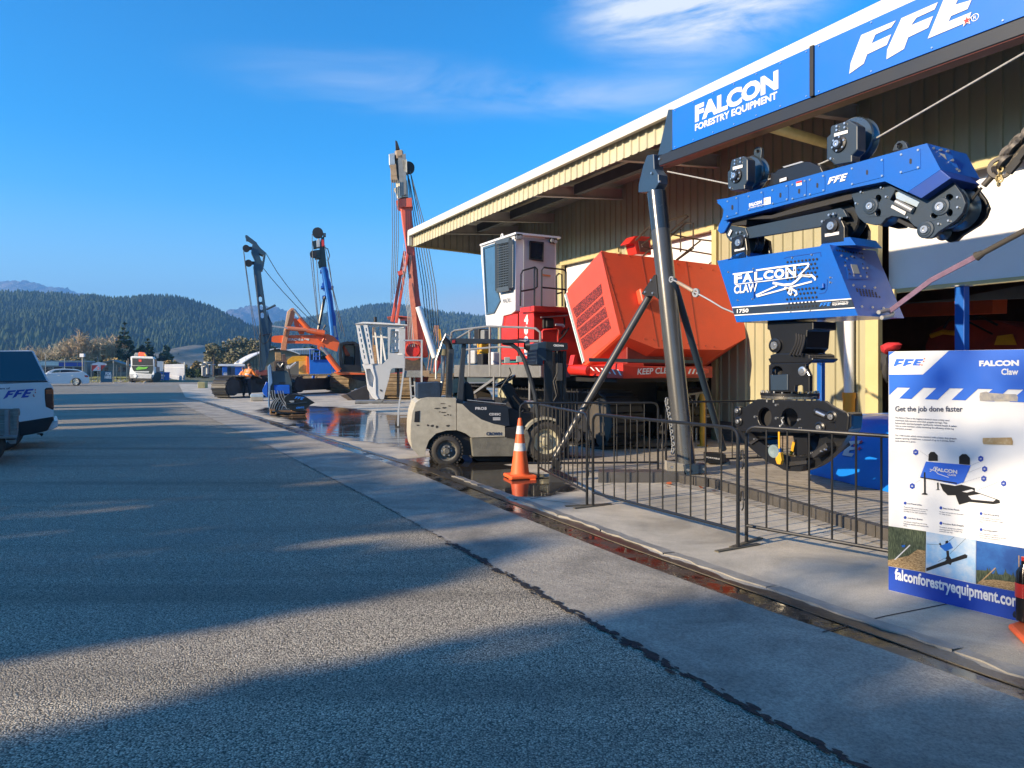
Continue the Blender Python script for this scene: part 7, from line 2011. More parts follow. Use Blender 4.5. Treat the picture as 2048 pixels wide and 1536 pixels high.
# orange excavator
Y4 = facing(40.5,640)
oe = thing('orange_excavator', 'orange excavator with long boom folded over and black glazed cab', 'excavator', tuple(G(690,786)))
bmz = [(1075,265),(1095,240),(1155,215),(1300,208),(1650,205),(1880,192),(1950,215),(2040,300),(2010,430),(1960,415),(1860,375),(1760,350),(1640,322),(1300,316),(1150,305),(1095,290)]
bo_ = poly(Y4, ZE, bmz, .55, 'boom', digger, oe, bev=.03)
mb = MB(); q = Y4.pix(zz(ZE, [(1296,282),(1505,282),(1296,250)]),.02); add_text(mb, 'HITACHI', *q, .04)
mb.slab(Y4.pix(zz(ZE, [(1512,280),(1532,248),(1552,280)]),.015), V((-.3,1,0)).normalized() * .01); mb.slab(Y4.pix(zz(ZE, [(1556,254),(1628,254),(1624,282),(1600,276),(1580,266),(1556,266)]),.015), V((-.3,1,0)).normalized() * .01); decal(bo_, mb, white)
stk = [(1350,0),(1370,-45),(1410,-45),(1415,-10),(1385,60),(1375,160),(1340,220),(1320,330),(1305,430),(1245,420),(1250,330),(1275,180),(1320,20)]
st_ = poly(Y4, ZL, [(615,1085),(660,1042),(698,1040),(706,1100),(690,1180),(652,1260),(628,1380),(612,1470),(606,1540),(540,1536),(548,1470),(575,1340),(600,1180)],.5, 'stick', mat('stick_peach', (.62,.26,.13),.45, dirt=.25), oe, .12)
poly(Y4, ZL, [(620,1085),(660,1046),(668,1050),(622,1240),(572,1370),(566,1366),(600,1180)],.1, 'stick_plate', mat('stick_pale', (.62,.42,.26),.5, dirt=.2), oe, .25)
poly(Y4, ZL, [(690,1160),(720,1165),(800,1240),(830,1300),(810,1350),(760,1350),(700,1240)],.4, 'bucket_link', digger, oe, .0)
mb = MB(); q = Y4.pix(zz(ZL, [(752,1238),(805,1285),(762,1222)]),.02); add_text(mb, 'HITACHI', *q, .03); decal(BUILT[-1], mb, white)
line(Y4, ZL, [(700,1060),(790,1170)],.07, 'ram_rod', zinc, oe, .2,8)
line(Y4, ZL, [(760,1165),(870,1290)],.15, 'stick_ram', digger, oe, .2,10)
line(Y4, ZL, [(600,1278),(850,1300),(960,1320)],.12, 'stick_ram', mat('ram_salmon', (.60,.20,.11),.45), oe, .25,10)
line(Y4, ZL, [(850,1300),(990,1330),(1060,1340)],.17, 'ram_mount', digger, oe, .2,10)
line(Y4, ZL, [(440,1255),(600,1278)],.04, 'ram_rod', zinc, oe, .2)
line(Y4, ZE, [(1780,370),(1900,490)],.08, 'ram_rod', zinc, oe, .3,8)
line(Y4, ZE, [(1880,480),(1960,590),(2040,690)],.17, 'boom_ram', digger, oe, .3,10)
line(Y4, ZE, [(1750,265),(1800,300),(1840,230),(1860,270)],.05, 'hose_bracket', digger, oe, .05)
c0_ = Y4.p(*zz(ZD, [(480,670)])[0],.03); MB().cyl(c0_, c0_ + V((-.3,1,0)).normalized() * .6,.18, n=16).build('boom_pin', digger, oe)
cabz = [(700,630),(780,606),(880,606),(935,640),(965,970),(715,968),(695,760)]
cb = poly(Y4, ZD, cabz, 1.4, 'cab', mat('cab_black', (.014,.015,.017),.4, dirt=.2), oe, .3,.03,[[(745,660),(770,640),(870,636),(890,660),(890,885),(750,880),(735,760)]])
MB().slab(Y4.pix(zz(ZD, [(740,650),(890,640),(892,890),(742,885)]),-.9), V((-.3,1,0)).normalized() * .02).build('cab_glass', mat('pale_glass', (.25,.34,.40),.1), cb)
MB().slab(Y4.pix(zz(ZD, [(770,780),(870,790),(880,885),(760,880)]),-.3), V((-.3,1,0)).normalized() * .4).build('seat', blackmat, cb)
poly(Y4, ZD, [(735,650),(760,660),(825,760),(830,780),(775,785)],.2, 'counter_panel', digger, oe, -.6)
poly(Y4, ZD, [(640,972),(700,968),(1010,985),(1010,1002),(720,1000),(690,1005)],2.2, 'deck', digger, oe, .3)
poly(Y4, ZD, [(850,1000),(1015,1000),(1010,1080),(960,1075),(850,1045)],2.0, 'house_base', blackmat, oe, .0)
end_track(G(560 + 700 / 5.907,580 + 1222 / 5.907),1.25,1.25,4.0,(.28,1,0), mudtrack, oe)
Y5 = facing(33.5,700)
bk2 = thing('dozer_blade', 'black steel blade lying with its polished edge on the gravel', 'blade', tuple(G(700,801)))
poly(Y5, ZD, [(770,1235),(1040,1118),(1060,1290),(1010,1312),(870,1312)],.5, 'blade', mat('blade_black', (.03,.028,.03),.5, dirt=.4), bk2)
poly(Y5, ZD, [(712,1248),(780,1228),(880,1312),(815,1308)],.5, 'cutting_edge', mat('edge_brown', (.16,.12,.09),.5, metal=.3, dirt=.4), bk2,.05)
# white and grey cab shell on a steel stand
Y6 = facing(30.5,760)
cs = thing('cab_shell', 'pale grey empty machine cab shell with slotted front bars on a stand', 'cab', tuple(G(765,806)))
shl = mat('shell_grey', (.50,.52,.54),.45, dirt=.08); shw = mat('shell_white', (.76,.76,.75),.42, dirt=.08)
poly(Y6, ZR, [(210,362),(850,388),(845,1046),(660,1046),(632,1065),(618,1110),(600,1210),(545,1400),(520,1522),(430,1522),(400,1450),(395,1200),(352,1050),(340,975),(268,380)],.10, 'side_plate', shl, cs, 0,.01,[[(282,405),(580,416),(586,900),(500,985),(360,975)],[(625,462),(640,446),(740,444),(755,460),(755,800),(740,816),(625,816),(612,800)]], None)
poly(Y6, ZR, [(210,362),(850,388),(845,1046),(660,1046),(632,1065),(618,1110),(600,1210),(545,1400),(520,1522),(430,1522),(400,1450),(395,1200),(352,1050),(340,975),(268,380)],.08, 'side_plate', shl, cs, -1.25,.01,[[(282,405),(580,416),(586,900),(500,985),(360,975)],[(625,462),(640,446),(740,444),(755,460),(755,800),(740,816),(625,816),(612,800)]], None)
for q in ([(95,382),(155,378),(292,985),(212,985),(180,900)],[(205,372),(268,378),(378,980),(318,988)]):
    (x0, y0),(x1, y1) = q[0], q[1]
    hs = []
    for k in range(6):
        f = (k + .9) / 7.2; ax_ = q[0][0] + (q[-1][0] - q[0][0]) * f if len(q) == 4 else q[0][0] + (212 - 95) * f; ay = 380 + 605 * f
        hs.append([(ax_ + 22, ay - 26),(ax_ + 40, ay - 26),(ax_ + 50, ay + 26),(ax_ + 30, ay + 26)])
    poly(Y6, ZR, q, .14, 'front_bar', shw, cs, .06,.01, hs, None)
poly(Y6, ZR, [(186,985),(350,985),(360,1050),(398,1200),(402,1450),(440,1522),(400,1536),(350,1500),(270,1372),(236,1100)],.2, 'nose', shw, cs, .04,.015,[[(252,1062),(312,1058),(370,1185),(352,1345),(300,1310),(270,1200)]], None)
poly(Y6, ZR, [(252,1062),(312,1058),(370,1185),(352,1345),(300,1310),(270,1200)],.03, 'nose_panel', shl, cs, -.12)
poly(Y6, ZR, [(68,366),(200,335),(460,345),(880,378),(880,392),(212,362)],1.35, 'roof', shw, cs, .12,.01,(), None)
for a, b2 in (((375,415),(445,978)),((465,418),(545,930)),((480,520),(478,980)),((345,560),(580,575)),((640,600),(760,600))):
    o = MB().bar(Y6.p(*zz(ZR, [a])[0],-.6), Y6.p(*zz(ZR, [b2])[0],-.6),.07).build('inner_bar', shw, cs)
poly(Y6, ZR, [(632,480),(748,480),(740,800),(640,800)],.03, 'inner_plate', shw, cs, -.9,0,[ellz(692,535,22,30),[(665,610),(705,610),(705,655),(665,655)],[(662,715),(702,715),(702,780),(662,780)]])
poly(Y6, ZR, [(455,1370),(490,1380),(488,1410),(468,1400)],.01, 'lock_hole', blackmat, cs, .02)
mb = MB(); mb.cyl(Y6.p(*zz(ZR, [(388,345)])[0],-.5), Y6.p(*zz(ZR, [(388,262)])[0],-.5),.07, n=12); mb.build('roof_stub', blackmat, cs)
for x, y in ((788,418),(775,832)): c = Y6.p(*zz(ZR, [(x, y)])[0],.0); MB().bar(c - V((.12,0,0)), c + V((.12,0,0)),.05).build('door_hinge', shw, cs)
sd_ = thing('work_stand', 'grey steel work stand with packing blocks carrying the cab shell', 'stand', tuple(G(755,809)))
for q, m in (([(885,1310),(1405,1310),(1405,1335),(885,1335)], grey),([(885,1335),(955,1335),(955,1372),(885,1372)], blackmat),([(1045,1340),(1090,1340),(1090,1366),(1045,1366)], offwhite),([(1130,1340),(1165,1340),(1165,1370),(1130,1370)], blackmat),([(1265,1340),(1305,1340),(1305,1368),(1265,1368)], offwhite),([(1195,1285),(1220,1285),(1220,1340),(1195,1340)], grey)):
    poly(Y6, ZD, q, .9, 'stand_rail' if m is grey else 'packing_block', m, sd_, .0,.01)
p = facing(32,795)
tag(MB().slab(p.pix(zz(ZR, [(720,1050),(752,1050),(750,1500),(715,1500)])), V((0,.2,0))).build('steel_post', blackmat, None, org=G(795,797)), 'black square steel post standing between the cab shell and the ladder', 'post')
# aluminium platform ladder
Y7 = facing(18.7,820)
lad = thing('platform_ladder', 'aluminium platform ladder with chequer plate step beside the forklift', 'ladder', tuple(G(812,853)))
alu = mat('aluminium', (.55,.56,.57),.4, metal=.5, dirt=.2)
for a, b2, off in (((815,612),(826,1090),0),((826,1090),(745,1690),0),((745,1690),(738,1935),0),((1102,612),(1100,1260),0),((920,1190),(955,1700),-.9),((985,1190),(1020,1600),-.5)):
    MB().bar(Y7.p(*zz(ZR, [a])[0], off), Y7.p(*zz(ZR, [b2])[0], off),.045).build('stile', alu, lad)
for (x0, x1, y, off) in ((815,1102,620,0),(822,1100,880,0),(928,1030,1318,-.6),(935,1030,1475,-.6),(770,1010,1795,0),(940,1035,1620,-.7)):
    MB().bar(Y7.p(*zz(ZR, [(x0, y)])[0], off), Y7.p(*zz(ZR, [(x1, y)])[0], off),.035).build('rung', alu, lad)
poly(Y7, ZR, [(808,1085),(1112,1085),(1112,1190),(812,1190)],.5, 'platform', mat('chequer_plate', (.42,.41,.36),.4, metal=.4, dirt=.6, scale=60, bump=.6, bscale=90), lad, .0,.01,(), None)
c = G(795,850); MB().cyl(c + V((-.05,0,.07)), c + V((.05,0,.07)),.07, n=16).build('castor', rubber, lad)
# red crane yarder
Y8 = facing(36,830)
rc = thing('crane_yarder', 'tall red tube mast yarder with peeling paint and a fan of ropes', 'yarder', tuple(G(820,800)))
cy = [(458,362),(518,352),(524,480),(540,640),(562,860),(592,1010),(606,1165),(530,1165),(522,1010),(505,760),(492,610),(472,480)]
poly(Y8, ZY, cy, .75, 'mast', craneR, rc, 0,.08)
poly(Y8, ZY, [(505,640),(520,640),(548,1000),(560,1165),(532,1165),(522,1010),(506,800)],.1, 'mast_stripe', mat('crane_salmon', (.62,.20,.12),.5, dirt=.3), rc, .12)
poly(Y8, ZY, [(442,362),(456,352),(522,346),(524,392),(458,396),(445,388)],.95, 'mast_collar', craneR, rc, .15)
line(Y8, ZY, [(470,350),(462,260),(455,110)],.22, 'inner_mast', mat('inner_grey', (.24,.22,.20),.5, metal=.3, dirt=.3), rc, -.2,14)
line(Y8, ZY, [(476,350),(468,262)],.30, 'inner_sleeve', mat('sleeve_white', (.60,.56,.46),.5, dirt=.3), rc, -.2,14)
for q, m in (([(404,122),(432,116),(436,180),(406,182)], zinc),([(410,175),(440,172),(446,238),(414,240)], mat('rust_tan', (.38,.27,.17),.6, dirt=.4)),([(436,52),(446,56),(460,98),(438,100)], blackmat),([(440,104),(472,100),(476,145),(442,145)], mat('rust_tan', (.38,.27,.17))),([(470,150),(496,150),(498,218),(478,212)], mat('sleeve_white', (.60,.56,.46))),([(430,300),(458,285),(470,345),(456,350)], mat('sleeve_white', (.60,.56,.46))),([(412,230),(445,230),(450,256),(414,256)], mat('rust_tan', (.38,.27,.17))),([(450,130),(490,120),(494,330),(462,340)], grey)):
    poly(Y8, ZY, q, .55, 'sheave_block', m, rc, .2)
roundpoly(Y8, ZY, 505,190,30,.3, 'sheave', blackmat, rc, -.1)
for q in ([(478,618),(492,622),(428,985),(412,980)],[(494,624),(506,640),(448,990),(434,985)]): poly(Y8, ZY, q, .25, 'back_leg', craneR, rc, .2)
MB().bar(Y8.p(*zz(ZY, [(450,735)])[0],.2), Y8.p(*zz(ZY, [(475,730)])[0],.2),.2).build('leg_tie', craneR, rc)
line(Y8, ZY, [(555,905),(640,1165)],.16, 'hydraulic_ram', white, rc, .3,12)
rs = random.Random(9)
for i in range(4): line(Y8, ZY, [(418 + i * 11,255),(423 + i * 10,560),(414 + i * 9,900 - i * 30)],.02, 'rope', cable, rc, .3,5)
for i in range(6):
    line(Y8, ZY, [(498 + i * 5,210 + (i % 3) * 20),(525 + i * 12,480),(575 + i * 13.5,800),(600 + i * 13,1040 + rs.uniform(-10,30))],.022, 'rope', cable, rc, -.2 + .05 * i, 5)
for i in range(4): line(Y8, ZY, [(470 + i * 3,760 - i * 60),(500 + i * 6,940),(505 + i * 10,1110)],.016, 'rope', skycable, rc, .35,5)
for i in range(4): line(Y8, ZY, [(640 + i * 6,1000),(625 + i * 12,1080),(600 + i * 16,1240)],.018, 'rope', mat('orange_rope', (.45,.2,.1),.7), rc, .3,5)
poly(Y8, ZY, [(655,1015),(668,1020),(674,1075),(660,1085)],.3, 'ferrule', yellow, rc, .3)
roundpoly(Y8, ZR, 965,770,105,.9, 'winch_drum', red, rc, .3)
c = Y8.p(*zz(ZR, [(965,770)])[0],.35); mb = MB(); mb.ring(c, V((-.3,1,0)).normalized(),.52,.42,.12, n=28); mb.build('drum_flange', craneR, rc)
poly(Y8, ZR, [(840,660),(1130,640),(1150,800),(1100,920),(830,900)],.6, 'winch_frame', craneR, rc, -.4)
poly(Y8, ZR, [(830,900),(1110,900),(1180,1100),(830,1100)],1.2, 'engine', mat('engine_dark', (.045,.04,.038),.5, dirt=.5, dirtcol=(.2,.16,.1), scale=8), rc, .0)
poly(Y8, ZR, [(1310,760),(1395,740),(1395,960),(1330,1130),(1290,1130)],.8, 'side_frame', red, rc, .2)
poly(Y8, ZR, [(600,1130),(820,1110),(1250,1120),(1250,1260),(600,1200)],2.2, 'deck', mat('deck_crane', (.42,.07,.04),.5, dirt=.4), rc, .1)
poly(Y8, ZR, [(1000,1200),(1090,1190),(1080,1300),(1010,1290)],.5, 'deck_box', craneR, rc, .4)
end_track(G(785,800),1.7,1.2,4.5,(.1,1,0), mudtrack, rc)
end_track(G(880,799),1.2,1.2,4.5,(.1,1,0), mudtrack, rc)
poly(Y8, ZR, [(1110,1085),(1225,1085),(1225,1180),(1110,1185)],.6, 'step_plate', mat('rust_tan', (.38,.27,.17)), rc, .5)
Y9 = facing(43,810)
rcab = thing('roofed_cab', 'white machine cab with red roof behind the crane mast', 'cab', tuple(G(810,786)))
poly(Y9, ZR, [(565,258),(740,238),(950,258),(950,280),(760,262),(575,275)],2.0, 'roof', mat('roof_rust', (.45,.09,.05),.5, dirt=.3), rcab)
poly(Y9, ZR, [(700,300),(735,262),(770,300),(770,380),(760,760),(690,760)],1.6, 'cab_side', white, rcab)
poly(Y9, ZR, [(770,290),(945,275),(945,760),(768,760)],1.6, 'cab_front', mat('cab_oxide', (.16,.035,.03),.5), rcab)
poly(Y9, ZR, [(775,320),(850,315),(850,375),(778,372)],.05, 'cab_window', glassblue, rcab, .05)
poly(Y9, ZR, [(690,760),(945,760),(945,1380),(690,1380)],1.6, 'cab_base', mat('engine_dark', (.045,.04,.038)), rcab)
tk = facing(38,748)
tb2 = thing('timber_stack', 'tall stack of yellow timber packers seen through the cab shell', 'timber', tuple(G(748,790)))
for y0, y1, x0, x1 in ((690,800,345,405),(802,980,360,410),(420,690,345,362)):
    poly(tk, ZR, [(x0, y0),(x1, y0),(x1 + 4, y1),(x0 + 4, y1)],.35, 'packer', timber, tb2)
# grapple on a pallet in the foreground of the yard
Y10 = facing(23.0,570)
gp = thing('pallet_grapple', 'slate and blue log grapple standing upright on a wooden pallet', 'grapple', tuple(G(575,829)))
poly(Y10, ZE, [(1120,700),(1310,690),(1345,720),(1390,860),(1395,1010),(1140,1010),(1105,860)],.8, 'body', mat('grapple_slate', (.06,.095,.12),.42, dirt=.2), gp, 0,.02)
poly(Y10, ZE, [(1145,886),(1362,886),(1366,1010),(1148,1010)],.05, 'front_panel', mat('panel_blue', (.012,.12,.62),.4), gp, .06)
mb = MB(); q = Y10.pix(zz(ZE, [(1212,874),(1308,874),(1212,852)]),.04); add_logo(mb, *q); decal(BUILT[-2], mb, blackmat)
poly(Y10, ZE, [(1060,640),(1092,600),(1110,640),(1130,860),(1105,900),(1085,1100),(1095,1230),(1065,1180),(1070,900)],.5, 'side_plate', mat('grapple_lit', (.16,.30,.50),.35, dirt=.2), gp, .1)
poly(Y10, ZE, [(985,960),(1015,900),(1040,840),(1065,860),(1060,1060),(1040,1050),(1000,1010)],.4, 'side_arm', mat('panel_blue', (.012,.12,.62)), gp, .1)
poly(Y10, ZE, [(1170,575),(1292,570),(1292,690),(1172,695)],.5, 'top_block', blackmat, gp, .05)
line(Y10, ZE, [(1195,590),(1235,640),(1270,595)],.035, 'shackle', zinc, gp, .1)
c = Y10.p(*zz(ZE, [(1342,642)])[0],.1); MB().disc(c, V((-.3,1,0)).normalized(),.065,.03,16).build('cap', offwhite, gp)
line(Y10, ZE, [(1345,650),(1370,770),(1390,820)],.02, 'hose', blackmat, gp, .1)
for k in range(5):
    for pts, off in (([(1085 + k * 17,960),(1100 + k * 17,1060),(1140 + k * 16,1110),(1150 + k * 16,1140)],.2),([(1085 + k * 15,1220),(1105 + k * 15,1150),(1150 + k * 14,1090),(1195 + k * 12,1060)],.25),([(1195 + k * 18,965),(1220 + k * 18,1060),(1270 + k * 17,1140),(1330 + k * 13,1220)],.3),([(1175 + k * 18,1230),(1200 + k * 18,1160),(1260 + k * 17,1080),(1320 + k * 15,1030)],.2)):
        mb = MB(); mb.ribbon(Y10.pix(zz(ZE, arc(pts, 4)), off),.022, Y10.n * 1,.02); mb.build('tine', blackmat, gp) if k % 2 else mb.build('tine', zinc, gp)
for q in ([(1085,965),(1180,960),(1250,1120),(1200,1140),(1130,1100)],[(1080,1230),(1110,1130),(1190,1060),(1290,1040),(1180,1230)]): poly(Y10, ZE, q, .5, 'tine_web', black, gp, .0)
lf_ = poly(Y10, ZE, [(1290,1060),(1330,1025),(1420,1010),(1520,1020),(1600,1060),(1705,1130),(1640,1160),(1590,1215),(1500,1240),(1390,1235),(1320,1190)],.35, 'tong', black, gp, .35,.06)
mb = MB(); q = Y10.pix(zz(ZE, [(1425,1078),(1555,1092),(1435,1040)]),.40); add_logo(mb, *q); decal(lf_, mb, mat('logo_blue', (.02,.20,.75)))
mb = MB(); q = Y10.pix(zz(ZE, [(1448,1212),(1558,1206),(1448,1186)]),.40); add_text(mb, '630HTG', *q, .04); decal(lf_, mb, mat('logo_blue', (.02,.20,.75)))
poly(Y10, ZE, [(1350,1105),(1425,1098),(1425,1125),(1380,1130)],.03, 'weld_plate', zinc, gp, .38)
line(Y10, ZE, [(1330,1150),(1450,1140),(1600,1125)],.02, 'tong_seam', slate, gp, .37)
pt_ = thing('pallet', 'worn wooden pallet under the black grapple tongs', 'pallet', tuple(G(575,833)))
for q, off in (([(1085,1215),(1170,1225),(1170,1250),(1085,1240)],.4),([(1180,1235),(1600,1245),(1600,1265),(1180,1262)],.3),([(1180,1300),(1580,1290),(1580,1305),(1180,1322)],.3),([(1085,1270),(1180,1285),(1180,1305),(1085,1290)],.4)):
    poly(Y10, ZE, q, 1.0, 'board', mat('pallet_brown', (.20,.12,.065),.8, dirt=.4, scale=6), pt_, off)
for x in (1090,1165,1380,1560): poly(Y10, ZE, [(x, 1230),(x + 22,1232),(x + 22,1300),(x, 1296)],.9, 'bearer', timber, pt_, .25)
Y11 = facing(25,555)
bx = thing('timber_block', 'square timber block standing behind the slate grapple', 'block', tuple(G(555,820)))
poly(Y11, ZE, [(1160,440),(1248,445),(1255,560),(1165,555)],.5, 'block', timber, bx)
poly(Y11, ZE, [(1140,400),(1160,378),(1180,395),(1225,390),(1235,420),(1160,430)],.3, 'block_strap', blackmat, bx)
poly(Y11, ZE, [(1150,560),(1260,560),(1275,1180),(1150,1180)],.4, 'block_base', mat('base_brown', (.10,.07,.05),.7), bx)
poly(Y11, ZE, [(1255,470),(1300,460),(1330,600),(1260,640)],.3, 'hose_bundle', mat('hose_rust', (.14,.09,.08),.7, dirt=.5, scale=9), bx)
Y12 = facing(32.5,515)
pb = thing('banded_crate', 'pale blue wrapped crate on a pallet beside the worker', 'crate', tuple(G(515,802)))
poly(Y12, ZE, [(822,1022),(1000,1022),(1005,1052),(822,1052)],.9, 'cover', mat('wrap_blue', (.42,.52,.58),.5), pb)
poly(Y12, ZE, [(828,1052),(1002,1052),(1002,1102),(828,1102)],.85, 'crate_body', mat('crate_tan', (.42,.38,.30),.7, dirt=.3, scale=5), pb)
# UTE AND TRAILER AT THE LEFT EDGE
YU = Plane(W(50,733,13.6),(1,.65,0))
ut = thing('utility_vehicle', 'white utility vehicle with dark glazed canopy and blue FFE lettering', 'ute', tuple(W(-60,905,13.6)))
ut.location.z = 0
AW = YU.n * -1
YUC = Plane(YU.p(50,764,-.06), YU.u, AW * .26 + V((0,0,1)))
def up(name, pts, m, off=0.0, th=1.75, bev=.03, par=None, holes=(), pl=None): return MB().slab((pl or YU).pix(zz(ZV, pts), off), AW * th, [YU.pix(zz(ZV, h), off) for h in holes]).build(name, m, par or ut, bev=bev)
utw = mat('ute_white', (.62,.65,.68),.25, dirt=.06, coat=.5)
tub = up('tub', [(-700,530),(0,520),(560,498),(600,540),(628,580),(636,830),(632,905),(230,968),(200,905),(140,870),(-120,870),(-230,960),(-300,1060),(-700,1060)], utw, 0,1.78,.04)
up('front_body', [(-2450,640),(-2300,560),(-1750,510),(-720,528),(-720,1060),(-1350,1060),(-1420,930),(-1560,870),(-1750,870),(-1880,960),(-1920,1060),(-2450,1060)], utw, 0,1.78,.06)
up('cabin', [(-1720,510),(-1350,140),(-700,100),(-690,530)], utw, -.12,1.5,.06)
up('side_window', [(-1560,490),(-1310,190),(-760,170),(-760,500)], glassdark, -.115,.02,.0)
can = up('canopy', [(-690,132),(330,122),(392,128),(572,488),(565,500),(-690,520)], utw, 0,1.3,.03, pl=YUC)
glz = mat('canopy_glass', (.012,.03,.05),.03, dirt=.05, spec=1.0, rvar=.01)
up('canopy_window', [(-660,140),(375,133),(548,478),(-660,498)], glz, .012,.02,.0, can, pl=YUC)
MB().slab(YUC.pix(zz(ZV, [(-660,498),(560,482),(562,496),(-660,512)]),.014), AW * .02).build('canopy_seal', blackmat, can)
lo = up('tail_lamp', [(525,580),(545,565),(610,560),(632,590),(638,800),(628,828),(590,812),(540,790),(528,700)], mat('lamp_smoke', (.045,.008,.010),.15, coat=.6),.012,.12,.02)
mb = MB(); mb.slab(YU.pix(zz(ZV, [(540,588),(622,580),(630,635),(545,640)]),.018), AW * .004); decal(lo, mb, mat('lamp_amber', (.40,.09,.03),.2))
up('bumper', [(210,962),(560,915),(632,905),(632,940),(560,1075),(400,1110),(230,1140)], blackmat, .0,1.78,.03)
up('bumper_end', [(590,975),(640,955),(686,955),(684,1020),(640,1050),(565,1070)], utw, -.05,1.6,.02)
up('tow_bracket', [(440,1105),(510,1105),(512,1122),(490,1140),(470,1118),(440,1118)], blackmat, -.8,.12,.005)
mb = MB(); q = YU.pix(zz(ZV, [(36,700),(392,672),(50,602)]),.004); add_logo(mb, q[0], q[1], q[2],.003,.5); decal(tub, mb, navy)
mb = MB(); q = YU.pix(zz(ZV, [(-330,592),(118,582),(-330,568)]),.004); add_text(mb, 'Part of the makers of', *q, .03); decal(tub, mb, inktext)
mb = MB()
for x, y in ((418,590),(418,620),(395,650),(402,665)): star(mb, YU.p(*zz(ZV, [(x, y)])[0],.006),(1,0,0),(0,0,1),.018,.002)
decal(tub, mb, red)
for x, yo in ((5,0),(-1640,0)):
    for off in (-.02,-1.5):
        c = YU.p(*zz(ZV, [(x, 1112)])[0], off); c.z = .372
        w = MB().lathe(c, AW, [(.02,.22),(0,.25),(.0,.33),(.03,.37),(.2,.37),(.24,.33),(.24,.2)], n=32).build('wheel', rubber, ut)
        MB().lathe(c + AW * .01, AW, [(0,.235),(.03,.20),(.02,.06),(0,.05),(0,0)], n=24).build('rim', zinc, w)
YT = Plane(W(20,733,11.5),(1,.68,0))
tl = thing('flatbed_trailer', 'grey timber sided trailer at the edge of the yard before the ute', 'trailer', (W(-120,900,12).x, 12.0,0))
tg = mat('trailer_grey', (.17,.175,.165),.65, dirt=.35, scale=4, stretch=(.6,1,6))
tg2 = mat('trailer_steel', (.20,.225,.245),.5, metal=.3, dirt=.3)
sw = MB()
for y0, y1 in ((815,895),(899,985),(989,1060),(1064,1128)): sw.slab(YT.pix(zz(ZV, [(-1100, y0),(205 - (y1 - 815) * .03, y0),(203 - (y1 - 815) * .03, y1),(-1100, y1)])), V((0,.03,0)))
side = sw.build('side_board', tg, tl, bev=.004)
MB().slab(YT.pix(zz(ZV, [(150,808),(212,808),(222,850),(218,895),(205,895),(200,1055),(158,1055)]),.02), V((0,.04,0))).build('corner_post', tg, tl, bev=.006)
for x in (75,-420,-900): MB().slab(YT.pix(zz(ZV, [(x - 25,830),(x + 25,830),(x + 27,1130),(x - 23,1130)]),.03), V((0,.05,0))).build('stake', tg2, tl, bev=.004)
MB().slab(YT.pix(zz(ZV, [(-1100,1140),(205,1140),(200,1165),(-1100,1175)]),.04), YT.n * -1.7).build('deck', tg, tl, bev=.006)
MB().slab(YT.pix(zz(ZV, [(-1100,815),(212,812),(212,822),(-1100,825)]),-1.7), V((0,.03,.0))).build('side_board', tg, tl)
MB().slab(YT.pix(zz(ZV, [(70,1180),(190,1180),(188,1225),(120,1228)]),-.05), YT.n * -1.5).build('tail_bracket', tg2, tl)
MB().slab(YT.pix(zz(ZV, [(-1100,1180),(40,1180),(40,1240),(-1100,1240)]),-.3), YT.n * -.9).build('chassis', blackmat, tl)
for x in (-230,-760):
    c = YT.p(*zz(ZV, [(x, 1290)])[0],-.08); c.z = .33
    w = MB().lathe(c, YT.n * -1,[(.02,.18),(0,.21),(0,.29),(.03,.33),(.18,.33),(.2,.29),(.2,.18)], n=28).build('wheel', rubber, tl)
    MB().lathe(c + V((0,.01,0)),(0,1,0),[(0,.2),(.04,.16),(.02,0)], n=20).build('rim', mat('rim_dark', (.05,.05,.05),.6), w)
# FAR SIDE OF THE YARD
YC = facing(59,150)
sc = thing('estate_car', 'white estate car parked sideways before the far fence', 'car', tuple(G(120,771.5)))
def cp_(name, pts, m, off=0.0, th=1.75, bev=.04, par=None, z=ZH, pl=YC): return MB().slab(pl.pix(zz(z, pts), off), pl.n * -th).build(name, m, par or sc, bev=bev)
cw_ = mat('car_white', (.66,.67,.68),.25, dirt=.05, coat=.5)
cp_('body', [(-112,760),(-105,720),(-60,705),(60,690),(130,678),(560,660),(600,690),(628,720),(634,780),(622,812),(540,818),(525,790),(500,752),(458,742),(415,752),(390,790),(385,815),(105,815),(90,780),(60,750),(32,745),(-10,755),(-40,790),(-45,815),(-108,810)], cw_)
cp_('cabin', [(60,692),(110,655),(190,628),(300,622),(480,632),(530,648),(585,692),(560,700),(90,702)], cw_, -.12,1.5)
win = cp_('side_window', [(118,694),(190,645),(255,640),(255,690)], mat('car_glass', (.06,.10,.10),.1),-.105,.02,0)
cp_('side_window', [(262,690),(262,640),(330,637),(480,646),(530,664),(528,684),(400,690)], glassdark, -.105,.02,0)
cp_('tail_lamp', [(566,710),(600,706),(622,722),(605,734),(575,728)], mat('lamp_red', (.35,.02,.03),.2),.01,.2,.01)
cp_('wing_mirror', [(80,690),(110,680),(122,690),(110,702),(85,700)], cw_, .12,.12,.02)
for x in (32,458):
    for off in (0,-1.5):
        c = YC.p(*zz(ZH, [(x, 790)])[0], off); c.z = .335
        w = MB().lathe(c, (0,1,0),[(0,.23),(0,.30),(.03,.335),(.18,.335),(.2,.3)], n=28).build('wheel', rubber, sc)
        sp = MB(); sp.ring(c + V((0,-.005,0)),(0,1,0),.25,.21,.03, n=24)
        for k in range(5): a = k * 1.2566; sp.bar(c, c + V((math.cos(a) * .22,-.01, math.sin(a) * .22)),.06,.03,(0,1,0))
        sp.build('rim', mat('alloy', (.50,.51,.52),.3, metal=.6), w)
for x in (236,408):
    mb = MB(); c = YC.p(*zz(ZH, [(x, 712)])[0],.01); mb.bar(c - V((.12,0,0)), c + V((.12,0,0)),.03); mb.build('door_handle', palegrey, sc)
YK = facing(71)
